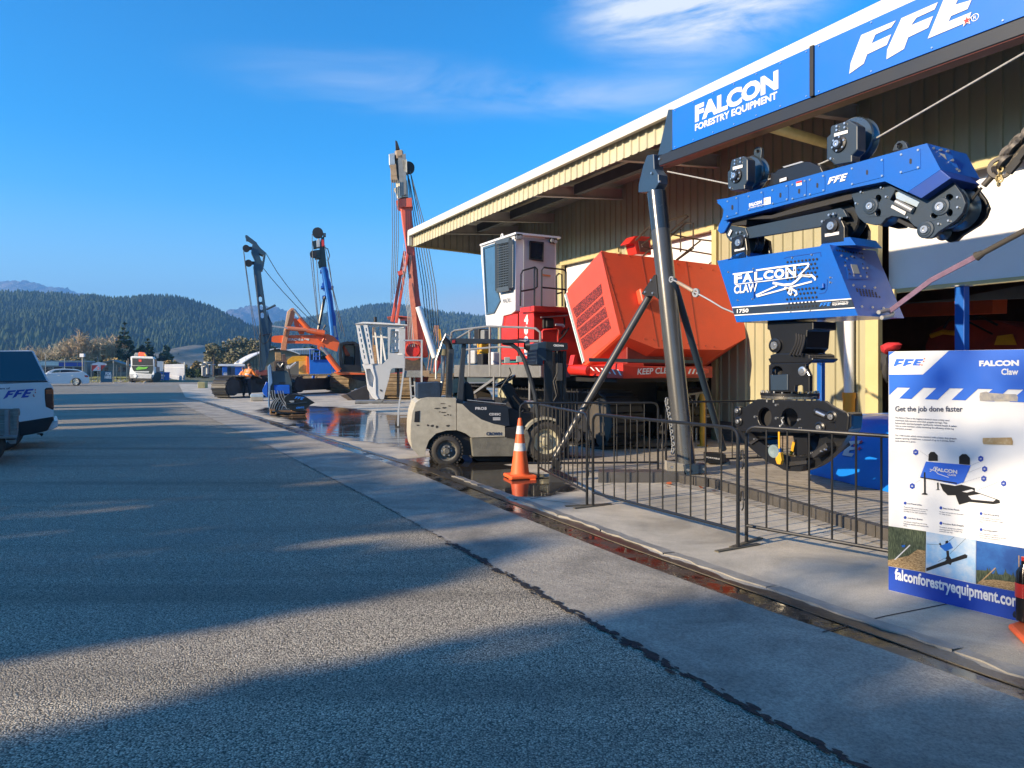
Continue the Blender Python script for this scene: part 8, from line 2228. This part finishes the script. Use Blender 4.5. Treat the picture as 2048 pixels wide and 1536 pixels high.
tk_ = thing('crane_truck', 'white truck with green swoosh front and orange loader crane on top', 'truck', tuple(G(285,765)))
def kp(name, pts, m, off=0.0, th=2.0, bev=.04): return MB().slab(YK.pix(zz(ZH, pts), off), V((-.41,1,0)) * th).build(name, m, tk_, bev=bev)
kp('cab', [(1160,470),(1190,462),(1440,470),(1460,490),(1462,690),(1440,745),(1160,738),(1145,690),(1160,560)], white, 0,2.0)
kp('windscreen', [(1180,490),(1445,500),(1448,582),(1182,580)], black, .02,.03,0)
kp('green_panel', [(1170,585),(1450,585),(1450,640),(1430,690),(1230,680),(1190,640)], mat('truck_black', (.02,.028,.026),.3),.02,.03,0)
kp('green_swoosh', [(1225,625),(1260,595),(1320,605),(1385,598),(1360,625),(1300,632),(1240,640)], mat('swoosh_green', (.12,.42,.03),.4),.06,.03,0)
kp('front_grille', [(1210,655),(1400,655),(1390,672),(1220,672)], palegrey, .06,.03,0)
kp('bumper', [(1145,690),(1435,695),(1425,750),(1150,745)], mat('bumper_grey', (.42,.43,.44),.4),.1,.3)
kp('diamond_plate', [(1190,715),(1217,688),(1244,716),(1217,742)], white, .16,.02,0)
kp('lower_valance', [(1150,745),(1425,750),(1430,778),(1150,775)], blackmat, .0,.5)
kp('mirror', [(1118,500),(1136,505),(1138,600),(1120,600)], blackmat, .1,.15,.02)
kp('mirror', [(1468,495),(1490,500),(1490,600),(1468,600)], blackmat, .1,.15,.02)
kp('visor_strip', [(1180,475),(1450,482),(1448,496),(1180,488)], palegrey, .05,.1,0)
kp('red_tag', [(1262,505),(1300,505),(1298,535),(1265,535)], red, .05,.01,0)
MB().slab(YK.pix(zz(ZH, [(1165,600),(1455,600),(1455,740),(1165,740)]),-2.3), V((-3.0,7.3,0))).build('tray', mat('tray_dark', (.07,.07,.075),.5), tk_, bev=.03)
for x in (1180,1440):
    for dy in (.4,4.5,5.8):
        c = YK.p(*zz(ZH, [(x, 780)])[0]) + V((dy * -.41, dy, 0)); c.z = .5
        MB().cyl(c - V((.15,0,0)), c + V((.15,0,0)),.5, n=22).build('wheel', rubber, tk_)
kp('crane_head', [(1258,420),(1275,408),(1340,415),(1372,462),(1260,466)], mat('crane_orange', (.75,.10,.03),.45),-2.3,.8)
kp('crane_arm', [(1205,440),(1225,415),(1258,420),(1258,462),(1205,462)], grey, -2.3,.6)
kp('crane_beam', [(1330,430),(1350,432),(1370,466),(1345,466)], yellow, -2.2,.3)
YF = facing(73,180)
bf = thing('yard_fence', 'wire boundary fence with weathered grey timber posts across the yard end', 'fence', tuple(G(180,764)))
pgrey = mat('post_grey', (.38,.35,.30),.8, dirt=.3, scale=5)
for x, y0, y1, w in ((70,430,668,11),(315,492,640,11),(545,455,650,16),(568,500,660,9),(655,565,812,11),(742,520,812,11),(768,640,815,9),(940,525,795,13),(1112,520,792,11),(1128,495,620,9),(978,575,712,8),(1035,585,700,8),(-120,440,690,11),(1580,530,660,9)):
    a, b2 = YF.p(*zz(ZH, [(x, y0)])[0]), YF.p(*zz(ZH, [(x, y1)])[0]); b2.z = min(b2.z, 0)
    MB().cyl(b2, a, w / 6.4 / F * 73 * .5, n=8).build('post', pgrey, bf)
wm = MB()
for k in range(6): wm.tube([YF.p(*zz(ZH, [(-200,560 + k * 38)])[0]), YF.p(*zz(ZH, [(1140,568 + k * 38)])[0])],.010,4)
for k in range(5): wm.tube([YF.p(*zz(ZH, [(90 + k * 12,620 - k * 9)])[0]), YF.p(*zz(ZH, [(150,640)])[0])],.02,4)
wm.build('wire', mat('wire_dull', (.25,.25,.24),.6, metal=.4), bf)
c = YF.p(*zz(ZH, [(543,452)])[0],.1); MB().box(c, .4,.3,.35).build('post_lamp', offwhite, bf)
vg = leafmat('verge_grass', (.22,.20,.035),(.36,.31,.07),1.5)
gq = [G(x, y, .02) for x, y in ((-300,751),(300,751.5),(300,763),(185,764.5),(-300,768))]
o = sheet('grass_verge', [(p.x, p.y) for p in gq],.02, vg, 'stuff'); o['label'] = 'yellowed mown grass along the foot of the boundary fence'
gb = MB(); rs = random.Random(12)
for _ in range(260):
    x = rs.uniform(60,300); y = rs.uniform(757,766.5); p = G(x, y); r = rs.uniform(.05,.22)
    gb.add([p + V((math.cos(k) * r, math.sin(k) * r, .0)) for k in (0,1.6,3.1,4.7)] + [p + V((0,0, r * .7))],[(0,1,4),(1,2,4),(2,3,4),(3,0,4)])
o = gb.build('gravel', mat('gravel_pale', (.34,.31,.27),.9), fix=False); tag(o, 'loose pale gravel along the fence foot', 'gravel', kind='stuff')
def board(name, label, cat, pl, z, pts, m, th=.04): return tag(MB().slab(pl.pix(zz(z, pts)), V((0, th, 0))).build(name, m, None, org=pl.p(*zz(z, [pts[0]])[0])), label, cat)
YS = facing(70,200)
rw = thing('gate_sign', 'red and white arrow shaped sign board on two posts', 'sign', tuple(YS.p(*zz(ZH, [(740,812)])[0])))
MB().slab(YS.pix(zz(ZH, [(662,578),(838,578),(775,650),(662,650)])), V((0,.05,0))).build('panel', mat('sign_red', (.45,.04,.03),.5), rw)
MB().slab(YS.pix(zz(ZH, [(672,650),(742,578),(775,578),(775,650)]),.03), V((0,.02,0))).build('white_panel', offwhite, rw)
mb = MB(); mb.ring(YS.p(*zz(ZH, [(742,618)])[0],.05),(0,1,0),.14,.09,.02); mb.build('round_mark', mat('sign_red', (.45,.04,.03)), rw)
MB().slab(YS.pix(zz(ZH, [(665,560),(745,538),(838,560),(838,578),(665,578)]),-.02), V((0,.2,0))).build('sign_roof', offwhite, rw)
hb_ = thing('hire_banner', 'dark blue banner lettered FOR HIRE on the wire fence', 'banner', tuple(YS.p(*zz(ZH, [(850,795)])[0])))
bn = MB().slab(YS.pix(zz(ZH, [(775,655),(922,652),(925,795),(778,798)])), V((0,.03,0))).build('banner_sheet', mat('banner_blue', (.015,.07,.12),.5, dirt=.5, dirtcol=(.03,.16,.22), scale=1.5), hb_)
mb = MB(); add_text(mb, 'FOR', *YS.pix(zz(ZH, [(838,708),(915,706),(838,668)]),.02),.05); add_text(mb, 'HIRE', *YS.pix(zz(ZH, [(828,752),(915,750),(828,712)]),.02),.05); decal(bn, mb, white)
YB = facing(82,140)
mb_ = thing('banner_row', 'long blue and white banner strung along a far shop front', 'banner', tuple(YB.p(*zz(ZH, [(240,640)])[0])))
for q, m in (([(-150,540),(238,540),(238,582),(-150,582)], mat('banner_pale', (.50,.60,.66),.5)),([(242,545),(470,545),(470,590),(242,590)], navy),([(482,545),(560,545),(560,590),(482,590)], navy)): MB().slab(YB.pix(zz(ZH, q)), V((0,.05,0))).build('banner_sheet', m, mb_)
fc = facing(86,180)
sh = thing('far_shop', 'low grey flat roofed shop building behind the fence', 'building', tuple(fc.p(*zz(ZH, [(240,720)])[0])))
MB().slab(fc.pix(zz(ZH, [(-300,535),(600,535),(600,735),(-300,735)])), V((-.45,1,0)) * 6).build('wall', mat('shop_grey', (.20,.22,.24),.7, dirt=.2), sh)
MB().slab(fc.pix(zz(ZH, [(-310,520),(610,520),(610,540),(-310,540)]),.3), V((-.45,1,0)) * 6.5).build('roof', mat('shop_roof', (.30,.34,.38),.6), sh)
for k in range(5): MB().slab(fc.pix(zz(ZH, [(-80 + k * 130,600),(20 + k * 130,600),(20 + k * 130,700),(-80 + k * 130,700)]),.03), V((0,.05,0))).build('window', glassdark, sh)
hs_ = thing('far_house', 'dark gabled house with grey roof behind the fence', 'house', tuple(fc.p(*zz(ZH, [(950,720)])[0])))
MB().slab(fc.pix(zz(ZH, [(800,548),(915,515),(1100,575),(1140,590),(1140,725),(800,725)])), V((-.45,1,0)) * 7).build('wall', mat('house_wall', (.10,.12,.12),.7, dirt=.2), hs_)
mb = MB(); mb.slab(fc.pix(zz(ZH, [(785,548),(915,508),(1150,585),(1150,596),(915,522),(785,562)]),.4), V((-.45,1,0)) * 8); mb.build('roof', mat('house_roof', (.16,.18,.20),.6), hs_)
for x in (830,1000,1060): MB().slab(fc.pix(zz(ZH, [(x, 600),(x + 38,600),(x + 38,660),(x, 660)]),.03), V((0,.05,0))).build('window', glassdark, hs_)
pk_ = thing('picket_fence', 'white metal picket fence beside the blue skip', 'fence', tuple(G(368,761)))
pa_, pb_ = G(80 + 1595 / 6.4,756), G(80 + 1850 / 6.4,761)
mb = MB(); n_ = 46
for k in range(n_):
    p = pa_ + (pb_ - pa_) * (k / (n_ - 1)); mb.box(V((p.x, p.y, .95)),.05,.03,1.9)
mb.build('pickets', offwhite, pk_)
mb = MB(); mb.bar(pa_ + V((0,.05,.4)), pb_ + V((0,.05,.4)),.06); mb.bar(pa_ + V((0,.05,1.5)), pb_ + V((0,.05,1.5)),.06); mb.build('fence_rail', offwhite, pk_)
MB().cyl(pb_, pb_ + V((0,0,2.1)),.07, n=10).build('end_post', zinc, pk_)
YW = facing(90,320)
board('display_board', 'white board with a dark swirl behind the parked truck', 'board', YW, ZH, [(1500,528),(1578,528),(1578,655),(1500,655)], offwhite, .08)
sk = thing('blue_skip', 'bright blue skip with yellow and white marks beside the picket fence', 'skip', tuple(G(330,760)))
pl8 = facing(82,330)
s8 = MB().slab(pl8.pix(zz(ZH, [(1530,668),(1660,672),(1655,772),(1545,770)])), V((-1.2,2.3,0))).build('skip_body', blue, sk, bev=.03)
mb = MB();
for q in ([(1545,700),(1590,700),(1590,707),(1545,707)],[(1540,712),(1600,712),(1600,720),(1540,720)],[(1545,738),(1580,738),(1580,748),(1545,748)]): mb.slab(pl8.pix(zz(ZH, q),.02), V((0,.01,0)))
decal(s8, mb, white)
mb = MB(); mb.slab(pl8.pix(zz(ZH, [(1530,680),(1548,680),(1548,700),(1530,700)]),.02), V((0,.01,0))); decal(s8, mb, yellow)
MB().slab(pl8.pix(zz(ZH, [(1525,665),(1665,669),(1665,678),(1525,674)]),.05), V((-1.2,2.4,0))).build('skip_rim', blue, sk)
# hangar and roofs beyond the machines
YG = facing(86,510)
hg = thing('arched_hangar', 'tan walled shed with curved white roof edge behind the machines', 'shed', tuple(YG.p(*zz(ZE, [(850,760)])[0])))
arcp = [(715,592),(800,535),(880,488),(960,450),(1040,425),(1130,402),(1200,395),(1290,402),(1400,430),(1500,470)]
MB().slab(YG.pix(zz(ZE, arcp + [(1500,780),(715,780)])), V((-.45,1,0)) * 16).build('wall', mat('hangar_tan', (.17,.135,.09),.7, dirt=.2, scale=.4), hg)
MB().slab(YG.pix(zz(ZE, [(x, y - 12) for x, y in arcp] + [(x, y + 3) for x, y in reversed(arcp)]),.4), V((-.45,1,0)) * 17).build('roof', offwhite, hg)
mb = MB()
for x in (760,810,860,905): mb.slab(YG.pix(zz(ZE, [(x, 520),(x + 5,516),(x + 5,770),(x, 770)]),.03), V((0,.03,0)))
for y in (610,680): mb.slab(YG.pix(zz(ZE, [(735, y),(945, y),(945, y + 4),(735, y + 4)]),.03), V((0,.03,0)))
mb.build('wall_batten', mat('batten_dark', (.06,.05,.04),.7), hg)
YG2 = facing(92,600)
sh2 = thing('low_shed', 'low shed with ribbed white roof behind the orange boom', 'shed', tuple(YG2.p(*zz(ZE, [(1500,700)])[0])))
rf2 = MB().slab(YG2.pix(zz(ZE, [(1330,418),(1440,402),(1700,392),(1700,468),(1500,470)])), V((-4,12,.4))).build('roof', mat('rib_white', (.55,.55,.53),.5), sh2)
MB().slab(YG2.pix(zz(ZE, [(1340,430),(1700,460),(1700,780),(1340,780)]),-.5), V((-.45,1,0)) * 11).build('wall', mat('shed_brown', (.10,.08,.07),.7, dirt=.2), sh2)
mb = MB()
for k in range(13): mb.slab(YG2.pix(zz(ZE, [(1400 + k * 24,412 - k),(1405 + k * 24,412 - k),(1405 + k * 24,466),(1400 + k * 24,466)]),.06), V((0,.06,0)))
decal(rf2, mb, mat('rib_grey', (.2,.2,.2),.6))
mb = MB()
for k in range(5): mb.slab(YG2.pix(zz(ZE, [(1370,500 + k * 50),(1490,505 + k * 50),(1490,512 + k * 50),(1370,507 + k * 50)]),-.44), V((0,.05,0)))
mb.build('wall_board', mat('batten_dark', (.06,.05,.04)), sh2)
# FAR TREES AND BUSHES
def at(px, py, Y): p = W(px, py, Y); return (p.x, p.y, 0)
def hgt(py, Y): return EYE + (HY - py) / F * Y
TG = 'trees behind the far fence'
for i, (px, top, Y, wpx, lab) in enumerate(((158,668,118,62, 'bare tan winter tree, pointed, above the parked car'),(196,672,120,54, 'bare tan winter tree, round headed, left of the tall conifer'),(222,674,121,60, 'dense bare winter tree at the foot of the tall conifer'),(120,690,116,50, 'low bare olive tree behind the white estate car'),(90,692,118,46, 'low bare tree above the canopy of the ute'),(58,694,120,50, 'low bare tree mostly hidden by the ute canopy'))):
    bare_tree('bare_tree', lab, at(px, 733, Y), hgt(top, Y) * 1.05, wpx / F * Y * .62,60 + i, TG, twigm if i < 3 else mat('twig_grey', (.44,.37,.26),.9, dirt=.4),22)
for i, (px, top, Y, w, m, lab) in enumerate(((75,712,112,40, leafbrown, 'olive brown scrub by the banner'),(110,714,113,44, leafbrown, 'olive brown scrub behind the parked car'),(150,712,114,40, leafgold, 'golden scrub at the foot of the bare trees'),(190,716,113,50, leafdark, 'dark green scrub behind the arrow sign'),(228,712,115,46, leafgold, 'golden scrub before the conifer'))):
    bush('scrub_bush', lab, at(px, 733, Y), w / F * Y, hgt(top, Y), m, 80 + i, 900,.22, 'scrub along the far fence')
conifer('conifer_tree', 'tall dark conifer standing above the bare winter trees', at(249,733,122), hgt(643,122),26 / F * 122, leafdark, 90, TG, 2600,.3)
conifer('conifer_tree', 'shorter dark conifer behind the truck crane', at(296,733,128), hgt(676,128),24 / F * 128, leafdark, 91, TG, 2000,.3)
tree('broadleaf_tree', 'dark rounded evergreen behind the white truck', 'tree', at(283,733,124), hgt(688,124),18 / F * 124, leafdark, 92, TG, 1600,.24)
tree('broadleaf_tree', 'dusty green rounded tree behind the picket fence', 'tree', at(332,733,130), hgt(690,130),20 / F * 130, leafmat('leaf_dusty', (.05,.065,.04),(.13,.15,.09),.8),93, TG, 1600,.24)
tree('broadleaf_tree', 'dark tree between the conifer and the truck', 'tree', at(262,733,126), hgt(690,126),16 / F * 126, leafdark, 94, TG, 1300,.24)
for i, (px, top, Y, w, m, lab) in enumerate(((340,716,104,30, leafgold, 'golden bush at the near end of the picket fence'),(352,718,106,28, leafpink, 'russet bush above the picket fence'),(366,716,108,18, leafgold, 'narrow golden bush by the end fence post'),(395,716,112,26, leafgold, 'golden bush between the picket fence and the palm'),(380,735,100,34, leafdark, 'low dark hedge bush at the end of the picket fence'),(402,738,98,30, leafdark, 'low dark hedge bush behind the crawler track'),(350,730,110,40, leafdark, 'dark bush behind the picket fence'))):
    bush('garden_bush', lab, at(px, 733, Y), w / F * Y * .7, hgt(top, Y), m, 100 + i, 800,.2, 'bushes by the picket fence')
for i, (px, top, Y, r, lab) in enumerate(((432,690,120,24, 'olive broadleaf tree, leftmost of the clump beside the palm'),(462,686,122,26, 'olive broadleaf tree in the middle of the clump'),(492,678,124,28, 'tallest olive tree of the clump by the slate boom'),(516,684,122,26, 'olive tree behind the slate boom foot'),(478,705,116,24, 'lower olive tree in front of the clump'),(545,696,128,22, 'olive tree beyond the hangar roof'),(630,700,140,24, 'dark green tree beyond the ribbed shed roof'))):
    tree('broadleaf_tree', lab, 'tree', at(px, 733, Y), hgt(top, Y) * 1.05, r * 1.35 / F * Y, leafbrown if i < 6 else leafdark, 120 + i, 'trees beyond the hangar', 2200,.26,.12,.5,12)
pmx = at(428,733,108); ph = hgt(706,108)
pt2 = thing('palm_tree', 'small cabbage palm with spiky head in front of the olive trees', 'tree', pmx, None)
MB().cyl(V(pmx), V(pmx) + V((0,0, ph)),.2,.14, n=8).build('trunk', bark, pt2)
mb = MB(); rs = random.Random(5)
for _ in range(150):
    d = V((rs.gauss(0,1), rs.gauss(0,1), rs.gauss(.3,.8))).normalized(); c = V(pmx) + V((0,0, ph)); s = d.cross(V((0,0,1))).normalized() * .06; L = rs.uniform(.8,1.5)
    mb.add([c - s, c + s, c + d * L * .6 + s + V((0,0,-.05)), c + d * L - V((0,0,.25)), c + d * L * .6 - s],[(0,1,2,3,4)])
mb.build('crown', leafbrown, pt2, fix=False)
tag(MB().slab(facing(125).pix(zz(ZE, [(432,330),(440,285),(448,300),(458,282),(468,335)])), V((0,1,0))).build('far_tower', offwhite, None, org=(W(445,733,125))), 'small pale twin topped tower rising behind the olive trees', 'tower')
# PEOPLE
def skin_mesh(name, joints, bones, m, parent, sub=1, org=None):
    """joints: {key: (point, radius)}; bones: pairs; one continuous skinned surface"""
    keys = list(joints); base = world_loc(parent) if parent else V(org)
    me = bpy.data.meshes.new(name)
    me.from_pydata([tuple(V(joints[k][0]) - base) for k in keys],[(keys.index(a), keys.index(b)) for a, b in bones],[])
    o = bpy.data.objects.new(name, me); C.objects.link(o)
    if parent: o.parent = parent
    else: o.location = base
    sk = o.modifiers.new('skin', 'SKIN'); sk.use_smooth_shade = True
    lay = me.skin_vertices[0].data
    for i, k in enumerate(keys):
        r = joints[k][1]; lay[i].radius = r if isinstance(r, tuple) else (r, r)
    lay[0].use_root = True
    o.modifiers.new('subsurf', 'SUBSURF').levels = sub
    o.modifiers['subsurf'].render_levels = sub
    me.materials.append(m)
    return o
def person(label, foot, head_z, face, lean, arms, legs=True, knee=0.0):
    """standing figure; face: horizontal direction it faces; lean: forward offset of the shoulders"""
    f = V(face).normalized(); s = V((f.y, -f.x, 0)); b = V(foot); k = head_z / 1.76
    P = lambda a, c, z: b + f * a * k + s * c * k + V((0,0, z * k))
    hip = .92
    J = {'pelvis': (P(-.02,0, hip),.13 * k), 'waist': (P(lean * .35,0,1.08),(.15 * k, .11 * k)), 'chest': (P(lean * .8,0,1.30),(.17 * k, .12 * k)), 'neck': (P(lean, 0,1.46),.055 * k), 'jaw': (P(lean + .03,0,1.55),.07 * k), 'skull': (P(lean + .02,0,1.65),.085 * k), 'crown': (P(lean + .01,0,1.72),.06 * k)}
    bones = [('pelvis', 'waist'),('waist', 'chest'),('chest', 'neck'),('neck', 'jaw'),('jaw', 'skull'),('skull', 'crown')]
    for side, (el, wr) in zip((-1,1), arms):
        n = 'r' if side > 0 else 'l'
        J['sh' + n] = (P(lean * .85, side * .19,1.40),.06 * k); J['el' + n] = (P(*el),.042 * k); J['wr' + n] = (P(*wr),.03 * k)
        d = (J['wr' + n][0] - J['el' + n][0]).normalized()
        J['palm' + n] = (J['wr' + n][0] + d * .07 * k, (.035 * k, .022 * k))
        bones += [('chest', 'sh' + n),('sh' + n, 'el' + n),('el' + n, 'wr' + n),('wr' + n, 'palm' + n)]
        up_ = d.cross(s).normalized()
        for q in range(4):
            a = J['palm' + n][0] + up_ * (.026 - .017 * q) * k
            J['f%d%s' % (q, n)] = (a + d * .045 * k, .010 * k); J['t%d%s' % (q, n)] = (a + d * (.085 - abs(q - 1.3) * .008) * k - V((0,0,.02 * k)),.008 * k)
            bones += [('palm' + n, 'f%d%s' % (q, n)),('f%d%s' % (q, n), 't%d%s' % (q, n))]
        J['th' + n] = (J['palm' + n][0] + up_ * .05 * k + d * .01,.010 * k); bones.append(('palm' + n, 'th' + n))
    for side in (-1,1):
        n = 'R' if side > 0 else 'L'
        J['hip' + n] = (P(-.02, side * .10, hip - .06),.095 * k); J['knee' + n] = (P(.02 + knee, side * .15,.48),.062 * k); J['ank' + n] = (P(-.03, side * .20,.09),.04 * k); J['toe' + n] = (P(.14, side * .22,.04),.035 * k)
        bones += [('pelvis', 'hip' + n),('hip' + n, 'knee' + n),('knee' + n, 'ank' + n),('ank' + n, 'toe' + n)]
    t = skin_mesh('person', J, bones, skin, None, 2, b)
    tag(t, label, 'person')
    g = lambda kk, e: (J[kk][0], tuple(x + e for x in (J[kk][1] if isinstance(J[kk][1], tuple) else (J[kk][1],) * 2)))
    sh_ = {kk: g(kk, .022) for kk in ('pelvis', 'waist', 'chest', 'shl', 'shr', 'ell', 'elr')}
    sh_['pelvis'] = (J['pelvis'][0] + V((0,0,.05 * k)),.155 * k)
    for n in 'lr': sh_['cf' + n] = (J['el' + n][0] * .25 + J['wr' + n][0] * .75,.050 * k)
    sh_['col'] = (J['neck'][0] - V((0,0,.04 * k)),.075 * k)
    shirt = skin_mesh('shirt', sh_, [('pelvis', 'waist'),('waist', 'chest'),('chest', 'col'),('chest', 'shl'),('chest', 'shr'),('shl', 'ell'),('shr', 'elr'),('ell', 'cfl'),('elr', 'cfr')], hivis, t, 2)
    tr = {kk: g(kk, .022) for kk in ('hipL', 'hipR', 'kneeL', 'kneeR', 'ankL', 'ankR')}
    tr = {'pelvis': (J['pelvis'][0] - V((0,0,.01)),.15 * k), **tr}
    skin_mesh('trousers', tr, [('pelvis', 'hipL'),('pelvis', 'hipR'),('hipL', 'kneeL'),('hipR', 'kneeR'),('kneeL', 'ankL'),('kneeR', 'ankR')], denim, t, 2)
    for n in 'LR': skin_mesh('boot', {'a': (J['ank' + n][0],.058 * k), 'b': (J['ank' + n][0] - V((0,0,.05 * k)),.058 * k), 'c': (J['toe' + n][0],.05 * k)}, [('a', 'b'),('b', 'c')], blackmat, t, 1)
    hc = J['skull'][0]
    hm_ = MB();
    hm_.lathe(hc - f * .012 * k + V((0,0,-.05 * k)),(0,0,1),[(0,.075 * k),(.03 * k, .092 * k),(.08 * k, .096 * k),(.12 * k, .08 * k),(.15 * k, .045 * k),(.16 * k, 0)], n=18); hm_.build('hair', hair, t)
    for sgn_ in (-1,1):
        e = MB(); e.lathe(hc + s * sgn_ * .083 * k - V((0,0,.02)), s * sgn_, [(0,.0),(0,.022 * k),(.012 * k, .016 * k),(.012 * k, 0)], n=8); e.build('ear', skin, t)
        MB().lathe(hc + f * .078 * k + s * sgn_ * .032 * k - V((0,0,.01)), f, [(0,.012 * k),(.008 * k, .008 * k),(.01 * k, 0)], n=8).build('eye', blackmat, t)
    MB().lathe(hc + f * .08 * k - V((0,0,.04 * k)), f - V((0,0,.3)),[(0,.018 * k),(.025 * k, .012 * k),(.03 * k, 0)], n=8).build('nose', skin, t)
    MB().box(hc + f * .086 * k - V((0,0,.085 * k)),.05 * k, .01,.012 * k, s, f).build('mouth', mat('lip', (.30,.10,.08),.5), t)
    cc = J['chest'][0] * .35 + J['waist'][0] * .65
    MB().lathe(cc, (J['chest'][0] - J['waist'][0]),[(-.03,.172 * k),(.03,.172 * k)], n=24).build('reflective_tape', reflect, t)
    return t
gf = G(494,795.5)
person('person in orange hi-vis shirt and dark trousers leaning over the crawler deck', gf, 1.77,(.35,1,0),.16,(((.12,-.30,1.12),(.34,-.26,1.02)),((.18,.34,1.18),(.42,.42,1.06))))
g2_ = G(440,785)
person('person in orange hi-vis bending low behind the crawler track', (g2_.x, g2_.y + 3,0),1.55,(.8,.6,0),.30,(((.25,-.25,1.0),(.45,-.15,.85)),((.25,.25,1.0),(.45,.15,.85))), knee=.12)
# AIR
hz = MB(); hz.box((0,1900,225),9000,4600,452)
m_hz = bpy.data.materials.new('haze'); m_hz.use_nodes = True
n, l = nodes(m_hz)
n.remove(n['Principled BSDF'])
vol = n.new('ShaderNodeVolumePrincipled')
vol.inputs['Color'].default_value = (.20,.50,1.0,1)
vol.inputs['Density'].default_value = .00034
vol.inputs['Anisotropy'].default_value = .1
l.new(vol.outputs[0], n['Material Output'].inputs['Volume'])
o = hz.build('haze', m_hz); o['kind'] = 'stuff'; o['label'] = 'pale blue haze over the distant hills'
